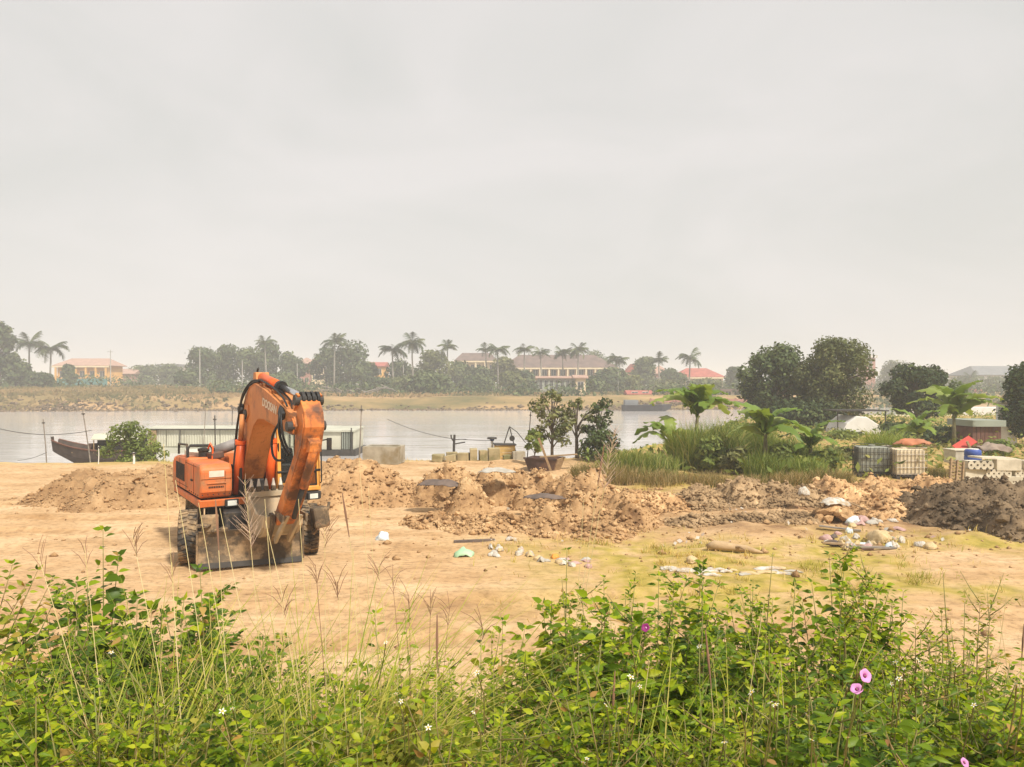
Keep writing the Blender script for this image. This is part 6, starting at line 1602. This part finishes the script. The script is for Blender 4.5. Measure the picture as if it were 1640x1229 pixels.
L_BLADE = leaf_mat('long_grass_blade', [(0.0, (0.17, 0.23, 0.02)), (0.5, (0.34, 0.38, 0.04)), (0.85, (0.52, 0.47, 0.10)), (1.0, (0.60, 0.46, 0.18))], 0.4, 0.5, (1.2, 1.15, .4))
F_PINK = mat('pink_petal', (0.66, 0.22, 0.52), (0.58, 0.30, 0.52), 20, .6)
F_PURPLE = mat('purple_throat', (0.30, 0.03, 0.18), None, 10, .6)
F_WHITE = mat('white_petal', (0.82, 0.80, 0.70), None, 10, .6)
F_YEL = mat('yellow_floret', (0.70, 0.48, 0.06), None, 10, .7)

def leaf_data(W, droop, fold, heart=0.0, tipw=.55):
    ts = [0.22, 0.5, 0.78]
    vs = [(0, 0, 0)]
    for t in ts:
        w = W * math.sin(PI * t ** (0.72 + .0 * heart)) ** .8 * (1.0 if t < .7 else tipw + .2)
        z = -droop * t * t
        vs += [(t - (.16 * heart if t == ts[0] else 0), -w, z + fold * w), (t, 0, z), (t - (.16 * heart if t == ts[0] else 0), w, z + fold * w)]
    vs.append((1, 0, -droop))
    # triangles only, so that joined copies share one face size
    fs = [(0, 1, 2), (0, 2, 3)]
    for i in range(2):
        a = 1 + 3 * i; b_ = a + 3
        for k in (0, 1): fs += [(a + k, b_ + k, b_ + k + 1), (a + k, b_ + k + 1, a + k + 1)]
    fs += [(7, 10, 8), (8, 10, 9)]
    return np.array(vs, float), np.array(fs)
LEAF = [leaf_data(.24, .25, .35), leaf_data(.28, .42, .28), leaf_data(.19, .18, .45), leaf_data(.36, .35, .22, 1.0), leaf_data(.14, .34, .35)]
_lm = {}
def leaf_mesh(i, m):
    if (i, m.name) not in _lm: _lm[(i, m.name)] = fast_mesh('leaf', LEAF[i][0], LEAF[i][1], m, True)
    return _lm[(i, m.name)]

def frames(T, S, up_):
    """per-leaf axes: T direction of the blade, up_ rough normal"""
    T = T / np.linalg.norm(T, axis=1, keepdims=True)
    N = up_ - T * (up_ * T).sum(1, keepdims=True); N /= np.linalg.norm(N, axis=1, keepdims=True) + 1e-9
    B = np.cross(N, T)
    return T, B, N
def weed(label, x, y, top, R_, rs, stems=7, m=None, kinds=(0, 1, 2), size=(.05, .085), node=.042, single=66, name='weed_plant', cat='weed', group='weeds of the thicket', spread=1.0, leafy=.14, bushy=0.0, z0=None, tops=None, petiole=.18, lateral=True):
    z0 = g(x, y) - .03 if z0 is None else z0
    root = empty(name, (x, y, z0)); tag(root, label, cat, group)
    H = top - z0
    mats = (m or [L_MID, L_MID, L_DARK]) * 7 + [L_DRY]
    sb = MB(); pos = []; dirs = []; sz = []
    tips = []
    for s in range(stems):
        a = rs.uniform(0, 2 * PI) if s else 0; r = R_ * math.sqrt(rs.rand()) * spread if s else R_ * .1
        h = H * (rs.uniform(.82, 1.04) if s else 1.0) * (1 - .14 * (r / max(R_, .01)) ** 2)
        if s: h *= rs.uniform(.86, 1.05)
        p0 = np.array([math.cos(a) * r * .35, math.sin(a) * r * .35, 0.0]); p2 = np.array([math.cos(a) * r, math.sin(a) * r, h])
        if tops is not None and s < len(tops): p2 = np.array(tops[s], float) - np.array([x, y, z0]); h = p2[2]
        p1 = (p0 + p2) / 2 + np.array([rs.normal() * .06, rs.normal() * .06, .10 * h])
        q = lambda t: (1 - t) ** 2 * p0 + 2 * t * (1 - t) * p1 + t * t * p2
        sb.tube([q(t) for t in (0, .25, .5, .75, 1)], [.0065, .006, .005, .0035, .0015], 5)
        tips.append(q(1.0))
        nn = max(6, int(np.linalg.norm(p2 - p0) * (1 - leafy) / node))
        for i in range(nn):
            t = leafy + (1 - leafy) * (i + rs.uniform(-.25, .25)) / (nn - 1); t = min(max(t, .05), 1)
            p = q(t); ph = i * PI / 2 + rs.uniform(-.5, .5)
            k = 2 if t < .97 else 4
            for j in range(k):
                an = ph + j * 2 * PI / k
                el = rs.uniform(-.25, .5) + (.5 if t > .93 else 0)
                d = np.array([math.cos(an) * math.cos(el), math.sin(an) * math.cos(el), math.sin(el)])
                L = rs.uniform(*size) * (1.08 - .45 * max(0, t - .75) / .25)
                lat = L * petiole * rs.uniform(.6, 1.6)
                if False: lat += 0
                if rs.rand() < bushy * (1.1 - t):
                    # a side twig carrying its own leaves
                    TL = rs.uniform(.10, .24); d2 = d + np.array([0, 0, .35]); d2 /= np.linalg.norm(d2)
                    sb.tube([p, p + d2 * TL * .5, p + d2 * TL + np.array([0, 0, .02])], [.003, .0025, .0012], 4)
                    for u in (.35, .55, .75, .9, 1.0):
                        for sd in (-1, 1):
                            aa = an + sd * rs.uniform(.6, 1.5); dd = np.array([math.cos(aa), math.sin(aa), rs.uniform(-.1, .5)])
                            pos.append(p + d2 * TL * u + dd * .012); dirs.append(dd); sz.append(L * rs.uniform(.6, .95))
                pos.append(p + d * lat); dirs.append(d * 1.0 + np.array([0, 0, -.25 * rs.rand()])); sz.append(L)
    sb.build('stem', L_STEM, root, True)
    pos = np.array(pos); n = len(pos); sz = np.array(sz)
    upv = np.tile(np.array([.25, -.55, .85]), (n, 1)) + rs.normal(size=(n, 3)) * .42
    T, B, N = frames(np.array(dirs), sz, upv)
    kk = rs.choice(kinds, n); mi = rs.randint(0, len(mats), n)
    score = pos[:, 2] * 1.0 - pos[:, 1] * .8 + rs.rand(n) * .3
    order = np.argsort(-score); one = set(order[:single].tolist())
    Vs = []; Fs = []; ti = []; off = 0
    for i in range(n):
        if i in one:
            o = bpy.data.objects.new('leaf', leaf_mesh(int(kk[i]), mats[mi[i]])); COL.objects.link(o); o.parent = root
            s = sz[i]
            o.matrix_local = Matrix(((T[i, 0] * s, B[i, 0] * s, N[i, 0] * s, pos[i, 0]), (T[i, 1] * s, B[i, 1] * s, N[i, 1] * s, pos[i, 1]), (T[i, 2] * s, B[i, 2] * s, N[i, 2] * s, pos[i, 2]), (0, 0, 0, 1)))
        else:
            lv, lf = LEAF[kk[i]]
            Vs.append((lv[:, :1] * T[i] + lv[:, 1:2] * B[i] + lv[:, 2:] * N[i]) * sz[i] + pos[i]); Fs.append(lf + off); off += len(lv)
            ti.append(np.full(len(lv), rs.rand()))
    if Vs:
        o = obj('foliage', fast_mesh('foliage', np.concatenate(Vs), np.concatenate(Fs), mats[0], True, np.concatenate(ti)), root); o['kind'] = 'stuff'
    return root, tips

cols_ = [(20, 'at the left photo edge'), (130, 'below the sand mound left of the excavator'), (240, 'just left of the excavator wheel'), (350, 'below the left end of the dozer blade'),
         (460, 'below the right end of the dozer blade'), (570, 'just right of the excavator'), (680, 'below the pale blue bag'), (790, 'below the mint green plastic'),
         (900, 'below the litter strip'), (1010, 'beneath the dark purple flower'), (1120, 'below the torn pale log'), (1230, 'left of the tall shoot on the right'),
         (1340, 'under the tall shoot on the right'), (1450, 'around the pair of pink flowers'), (1560, 'below the grey clay mound'), (1655, 'at the right photo edge')]
back_t = [1150, 920, 975, 950, 1030, 1055, 1075, 1020, 965, 920, 905, 970, 905, 940, 965, 1085]
mid_t = [1115, 990, 1020, 1010, 1065, 1090, 1095, 1065, 1020, 985, 980, 1015, 985, 1000, 1030, 1105]
front_t = [1110, 1105, 1110, 1115, 1125, 1125, 1125, 1120, 1115, 1090, 1090, 1095, 1085, 1090, 1100, 1120]
rs = np.random.RandomState(2024)
plants = {}
for row, (Dr, tt, nm) in enumerate(((2.75, front_t, 'front row'), (3.65, mid_t, 'middle row'), (4.7, back_t, 'back row'))):
    for i, (px, where) in enumerate(cols_):
        if row > 0 and i in (0,): continue
        D = Dr + rs.uniform(-.22, .22); pxx = px + rs.uniform(-18, 18)
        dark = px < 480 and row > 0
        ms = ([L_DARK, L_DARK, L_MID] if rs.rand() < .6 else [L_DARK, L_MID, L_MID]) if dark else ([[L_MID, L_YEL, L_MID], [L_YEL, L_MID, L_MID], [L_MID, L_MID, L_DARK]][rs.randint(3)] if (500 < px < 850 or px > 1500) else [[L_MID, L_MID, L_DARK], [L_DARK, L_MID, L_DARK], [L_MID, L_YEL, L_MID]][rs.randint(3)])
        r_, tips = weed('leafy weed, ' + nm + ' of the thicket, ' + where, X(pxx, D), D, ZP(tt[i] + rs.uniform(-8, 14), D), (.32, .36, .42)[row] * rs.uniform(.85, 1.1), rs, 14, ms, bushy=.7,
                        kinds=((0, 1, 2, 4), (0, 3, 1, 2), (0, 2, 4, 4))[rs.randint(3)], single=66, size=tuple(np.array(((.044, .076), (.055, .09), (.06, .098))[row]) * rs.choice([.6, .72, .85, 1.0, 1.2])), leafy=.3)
        plants[(row, i)] = (r_, tips)
# outside the frame to either side the thicket goes on as one mass
for sd in (-1, 1):
    for j in range(9):
        D = 2.7 + .25 * j if j < 9 else 4; px = 820 + sd * (900 + 150 * (j % 3) + 60 * (j // 3))
        rr, _ = weed('thicket going on beyond the ' + ('left' if sd < 0 else 'right') + ' photo edge', X(px, D), D, ZP(1075 - 10 * j, D), .4, rs, 9, [L_MID, L_DARK], single=0, bushy=.5, leafy=.3, name='thicket_mass')
        rr['kind'] = 'stuff'

# shoots standing above the thicket
SH = 'shoots above the thicket'
D = 4.3
weed('tall leafy shoot standing against the sand left of the excavator', X(165, D), D, ZP(850, D), .22, rs, 5, [L_DARK, L_MID, L_DARK], (0, 1, 3), (.06, .10), .06, 110, 'leafy_shoot', 'shoot', SH, leafy=.35, tops=[P(165, 850, D), P(190, 890, 4.35), P(140, 935, 4.2), P(205, 960, 4.3), P(120, 965, 4.25)])
D = 4.1
weed('slim leafy shoot pointing at the dozer blade', X(318, D), D, ZP(915, D), .2, rs, 4, [L_DARK, L_MID], (0, 1), (.055, .09), .055, 90, 'leafy_shoot', 'shoot', SH, leafy=.4, tops=[P(320, 912, D), P(290, 965, 4.0), P(340, 985, 4.15), P(265, 985, 4.1)])
D = 4.0
weed('yellowish leafy branch reaching in from the left photo edge', X(-110, D), D, ZP(930, D), .3, rs, 6, [L_YEL, L_MID, L_MID], (0, 2), (.05, .08), .045, 120, 'leafy_branch', 'branch', SH, leafy=.45,
     tops=[P(85, 925, 3.95), P(60, 915, 4.0), P(20, 905, 4.05), P(95, 945, 3.9), P(40, 940, 4.1), P(-10, 915, 4.0)])
weed('small spray of leaves below the yellowish branch, left photo edge', X(-40, 3.4), 3.4, ZP(1040, 3.4), .2, rs, 4, [L_MID], (0, 2), (.05, .085), .06, 50, 'leafy_branch', 'branch', SH, leafy=.4, tops=[P(60, 1060, 3.4), P(30, 1050, 3.45), P(90, 1085, 3.35), P(10, 1075, 3.5)])
D = 4.4
weed('broad leafy shoot, the tallest one right of the centre', X(1330, D), D, ZP(888, D), .3, rs, 8, [L_MID, L_MID, L_DARK], (0, 1, 2), (.06, .10), .055, 150, 'leafy_shoot', 'shoot', SH, leafy=.3,
     tops=[P(1328, 890, D), P(1352, 905, 4.4), P(1300, 935, 4.3), P(1375, 950, 4.45), P(1285, 965, 4.35), P(1400, 975, 4.4), P(1345, 940, 4.2), P(1270, 985, 4.3)])
D = 4.5
weed('thin twining vine stalk standing up below the litter strip', X(900, D), D, ZP(880, D), .05, rs, 2, [L_YEL, L_MID], (0, 2), (.03, .055), .09, 30, 'vine_stalk', 'vine', SH, leafy=.3, tops=[P(908, 882, D), P(900, 930, D)], lateral=False)
weed('small leafy shoot right of the excavator, below the bag', X(648, 4.3), 4.3, ZP(985, 4.3), .06, rs, 2, [L_MID], (2, 4), (.05, .08), .07, 40, 'leafy_shoot', 'shoot', SH, leafy=.4, tops=[P(648, 982, 4.3), P(600, 985, 4.3)])
weed('thin bare twig with few leaves before the grey clay mound', X(1545, 4.4), 4.4, ZP(925, 4.4), .05, rs, 2, [L_YEL], (2, 4), (.025, .045), .12, 20, 'twig', 'twig', SH, leafy=.35, tops=[P(1510, 915, 4.4), P(1545, 965, 4.4)], lateral=False)
weed('bare leaning twig left of the tallest right hand shoot', X(1190, 4.3), 4.3, ZP(895, 4.3), .05, rs, 1, [L_YEL], (2, 4), (.02, .04), .2, 8, 'twig', 'twig', SH, leafy=.5, tops=[P(1238, 885, 4.3)], lateral=False)
weed('leafy shoot rising in the gap right of the centre', X(1060, 4.5), 4.5, ZP(925, 4.5), .2, rs, 4, [L_MID, L_DARK], (0, 2), (.055, .09), .055, 80, 'leafy_shoot', 'shoot', SH, leafy=.35, tops=[P(1055, 925, 4.5), P(1100, 930, 4.55), P(1010, 945, 4.5), P(1150, 940, 4.5)])
weed('leafy shoot with round leaves below the vine stalk', X(790, 4.4), 4.4, ZP(1000, 4.4), .2, rs, 3, [L_MID, L_MID], (3, 1), (.06, .10), .07, 60, 'leafy_shoot', 'shoot', SH, leafy=.4, tops=[P(805, 995, 4.4), P(770, 1015, 4.4), P(840, 1010, 4.4)])

# flowers, each on the weed it grows from
def white_flower_mesh():
    b = MB()
    for i in range(5):
        a = i * 2 * PI / 5; c, s = math.cos(a), math.sin(a); c1, s1 = math.cos(a - .35), math.sin(a - .35); c2, s2 = math.cos(a + .35), math.sin(a + .35)
        b.add([(0, 0, 0), (c1 * .6, s1 * .6, .12), (c * 1.05, s * 1.05, .05), (c2 * .6, s2 * .6, .12)], [(0, 1, 2, 3)])
    return b.mesh('flower', F_WHITE)
def centre_mesh():
    b = MB(); b.lathe([(.05, .22), (.24, .16), (.28, .05), (.12, -.1)], 8); return b.mesh('flower_centre', F_YEL, True)
FM, FC = white_flower_mesh(), centre_mesh()
def on_plant(px, py):
    row = 0 if py > 1075 else (1 if py > 985 else 2)
    i = int(np.argmin([abs(c[0] - px) for c in cols_]))
    if (row, i) not in plants: row = 1
    r_ = plants[(row, i)][0]
    D = r_.location.y - .36 + rs.uniform(-.05, .05)
    p = P(px, py, D)
    return r_, p - r_.location
def stalk_to(r_, lp, m=None):
    b = MB(); base = Vector((lp.x * .7, lp.y * .5, lp.z - .28)); b.tube([base, (base + lp) / 2 + Vector((.01, 0, .03)), lp], .0022, 4); b.build('flower_stalk', m or L_STEM, r_)
wf = [(1120, 1036), (1434, 1062), (1448, 1072), (1440, 1088), (1428, 1096), (1522, 1060), (1530, 1068), (1234, 1126), (1242, 1130), (1204, 1110), (1186, 1138), (1628, 1098), (1638, 1102), (618, 1030), (634, 1112), (642, 1124), (764, 1078), (758, 1142),
      (686, 1166), (940, 1216), (934, 1222), (970, 1130), (356, 1140), (372, 1136), (290, 1036), (262, 1062), (366, 1050), (1292, 1146), (1300, 1186), (1358, 1182), (1560, 1130), (1010, 1085), (1025, 1100), (240, 1120), (178, 1046), (1470, 1058), (1160, 1190), (840, 1176)]
for px, py in wf:
    r_, lp = on_plant(px, py); stalk_to(r_, lp)
    o = obj('flower', FM, r_, lp); s = rs.uniform(.008, .0145); o.scale = (s, s, s); o.rotation_euler = (rs.uniform(-.5, 1.3), rs.uniform(-.8, .8), rs.uniform(0, 6))
    obj('flower_centre', FC, o)
def bell(px, py, size, m, lab, rot, m2):
    r_, lp = on_plant(px, py); stalk_to(r_, lp)
    b = MB(); N = 20; pr = [(.10, -1.0), (.16, -.6), (.24, -.25), (.45, -.02), (.85, .10), (1.0, .07)]; vs = []
    for r0, z in pr:
        for k in range(N):
            t = 2 * PI * k / N; rr = r0 * (1 + (.06 * math.cos(5 * t) if r0 > .5 else 0)); vs.append((rr * math.cos(t), rr * math.sin(t), z))
    b.add(vs, [(i * N + k, i * N + (k + 1) % N, (i + 1) * N + (k + 1) % N, (i + 1) * N + k) for i in range(len(pr) - 1) for k in range(N)])
    o = b.build('flower', m, r_, True); o.location = lp; o.scale = (size, size, size); o.rotation_euler = rot; o['label'] = lab
    b = MB(); b.lathe([(.02, -.5), (.2, -.28), (.30, -.10), (.02, -.12)], 12); b.build('throat', m2, o, True)
bell(1386, 1083, .019, F_PINK, 'pale pink funnel flower, the upper of the pair', (1.15, 0, .3), F_PURPLE)
bell(1372, 1104, .0175, F_PINK, 'pink funnel flower with dark throat, lower of the pair', (.7, 0, -.7), F_PURPLE)
bell(1034, 1006, .019, F_PURPLE, 'dark purple funnel flower', (1.0, 0, -.6), F_PINK)
bell(1545, 1222, .015, F_PINK, 'pink funnel flower at the bottom edge', (.9, 0, .4), F_PURPLE)

# long grass: tufts with blades, flowering stalks and seed heads
def tuft(label, px, D, nb, hb, stalks, seed, lean=(.3, 1.1), bw=.009, m=None):
    rs = np.random.RandomState(seed)
    x = X(px, D); z = g(x, D) - .02
    root = empty('grass_tuft', (x, D, z)); tag(root, label, 'grass tuft', 'long grass in the thicket')
    if nb:
        nb = int(nb * 1.5); base = np.stack([rs.normal(size=nb) * .10, rs.normal(size=nb) * .07, np.zeros(nb)], -1)
        v, f, k = blades(base, hb * 1.45 * rs.uniform(.55, 1.1, nb), rs.uniform(*lean, nb), bw * rs.uniform(.7, 1.4, nb), rs, 7)
        o = obj('blades', fast_mesh('blades', v, f, m or L_BLADE, False, np.repeat(np.clip(rs.rand(nb), 0, .999), k)), root); o['kind'] = 'stuff'
    for (tx, ty, head) in stalks:
        t = P(tx, ty, D + rs.uniform(-.1, .1)) - Vector((x, D, z)); b0 = Vector((rs.normal() * .06 + .10 * (1 if px < 620 else -.3), rs.normal() * .05, 0))
        mid = b0.lerp(t, .5) + Vector((-(t.x) * .10, 0, .06))
        q = lambda s: b0 * (1 - s) ** 2 + mid * 2 * s * (1 - s) + t * s * s
        st = MB().tube([q(s / 8) for s in range(9)], [.0023 - .00014 * s for s in range(9)], 5).build('stalk', L_STRAW if head != 'dark' else L_SEED, root)
        if head in ('fan', 'dark'):
            d = (t - mid).normalized(); b = MB()
            for i in range(rs.randint(5, 9)):
                a = rs.uniform(0, 6.28); s0 = t - d * rs.uniform(0, .10)
                e = s0 + (d * rs.uniform(.6, 1) + Vector((math.cos(a), math.sin(a) * .6, rs.uniform(-.1, .3))) * rs.uniform(.3, 1.1)).normalized() * rs.uniform(.05, .12)
                b.tube([s0, s0.lerp(e, .5) + Vector((0, 0, .012)), e], [.0011, .0013, .0008], 4)
            b.build('seed_head', L_SEED, st)
        elif head == 'plume':
            d = (t - mid).normalized(); b = MB()
            for i in range(60):
                u = rs.rand(); s0 = t - d * (.32 * u); a = rs.uniform(0, 6.28)
                e = s0 + (d * .7 + Vector((math.cos(a), math.sin(a) * .7, -.1)) * .6).normalized() * rs.uniform(.04, .11) * (.5 + u)
                b.tube([s0, e], [.0011, .0006], 3)
            b.build('seed_head', mat('pale_plume', (.56, .42, .30), (.46, .30, .24), 9, .7) if 'pale_plume' not in bpy.data.materials else bpy.data.materials['pale_plume'], st)
        elif head == 'spike':
            d = (t - mid).normalized()
            MB().tube([t - d * .22, t - d * .1, t], [.002, .006, .002], 5).build('seed_head', L_SEED, st)
tuft('long bright grass at the lower left below the tall shoot', 150, 2.9, 46, .95, [(60, 888, 'fan'), (135, 875, 'fan')], 1)
tuft('long arching grass left of the slim shoot', 262, 3.0, 60, 1.0, [(275, 900, 'fan'), (212, 858, 'fan'), (262, 712, 'none')], 2)
tuft('long straw grass whose stalks cross the excavator wheel', 365, 3.2, 54, 1.05, [(281, 770, 'none'), (318, 806, 'none'), (345, 800, 'spike')], 3)
tuft('grass tuft with a pale plume before the bucket', 430, 3.4, 60, 1.05, [(392, 770, 'plume'), (424, 800, 'none'), (352, 815, 'none')], 4)
tuft('thick pale grass tuft right of the dozer blade', 500, 3.2, 80, 1.1, [(425, 835, 'none'), (478, 800, 'none'), (505, 905, 'dark'), (520, 850, 'fan')], 5)
tuft('tall straw stalks just right of the excavator', 600, 3.7, 40, .9, [(575, 735, 'none'), (548, 790, 'spike'), (605, 900, 'fan'), (590, 780, 'none')], 6)
tuft('brown fan headed grass below the pale blue bag', 680, 4.0, 30, .8, [(655, 955, 'dark'), (690, 958, 'dark'), (628, 925, 'dark'), (720, 975, 'dark')], 7)
tuft('fine grass in the low middle of the thicket', 740, 3.1, 44, .8, [(700, 985, 'spike'), (775, 1000, 'fan')], 8)
tuft('tall straw stalk leaning right across the rubble mound', 890, 3.9, 36, .85, [(968, 712, 'spike'), (985, 690, 'plume'), (935, 800, 'none')], 9)
tuft('grass tuft at the bottom edge right of the centre', 1005, 2.8, 60, .8, [(1040, 1060, 'none'), (985, 1075, 'spike')], 10)
tuft('fine grass below the bare gap right of the centre', 1170, 2.9, 50, .85, [(1225, 960, 'none'), (1130, 1010, 'spike')], 11)
tuft('grass tuft below the tallest right hand shoot', 1290, 2.8, 50, .8, [(1390, 1015, 'none'), (1250, 1060, 'none')], 12)
tuft('fine grass right of the pair of pink flowers', 1490, 2.9, 40, .8, [(1480, 1050, 'none')], 13)
tuft('dry yellow grass at the right photo edge', 1625, 4.4, 120, .85, [(1600, 980, 'none'), (1640, 1000, 'spike'), (1580, 1000, 'none')], 14, m=G_DRY)
tuft('thin dry grass beside the yellow patch at the right', 1580, 4.6, 70, .6, [(1612, 955, 'none')], 15, m=G_DRY)
tuft('grass blades at the lower left corner', 40, 2.6, 40, .8, [], 16)
tuft('loose long grass in the dip of the thicket right of the excavator', 640, 3.3, 90, 1.0, [(640, 1000, 'none')], 19, (.5, 1.4))
tuft('loose long grass in the dip below the excavator', 470, 3.0, 90, 1.0, [(450, 960, 'fan')], 20, (.5, 1.4))
tuft('loose long grass at the left below the leafy clump', 200, 2.6, 70, .95, [], 21, (.5, 1.4))
tuft('long yellow grass between the dozer blade and the fan heads', 545, 2.9, 90, 1.05, [(540, 930, 'fan'), (565, 880, 'none')], 17)
tuft('sparse brown stalks at the left edge below the yellowish branch', 55, 3.9, 14, .7, [(20, 975, 'dark'), (75, 985, 'dark'), (110, 1000, 'dark')], 18)
# ------------------------------------------------------------------ the hazy air over the river
b = MB(); b.box((0, 552, 10.0), (1420, 1206, 28.0))
m = bpy.data.materials.new('river_haze'); m.use_nodes = True
m.node_tree.nodes.clear()
mo = m.node_tree.nodes.new('ShaderNodeOutputMaterial')
pv = m.node_tree.nodes.new('ShaderNodeVolumePrincipled')
pv.inputs['Density'].default_value = HAZE
pv.inputs['Color'].default_value = (0.92, 0.93, 0.94, 1)
m.node_tree.links.new(pv.outputs[0], mo.inputs['Volume'])
tag(b.build('haze', m), 'pale even haze hanging over the yard and river', 'haze', kind='stuff')
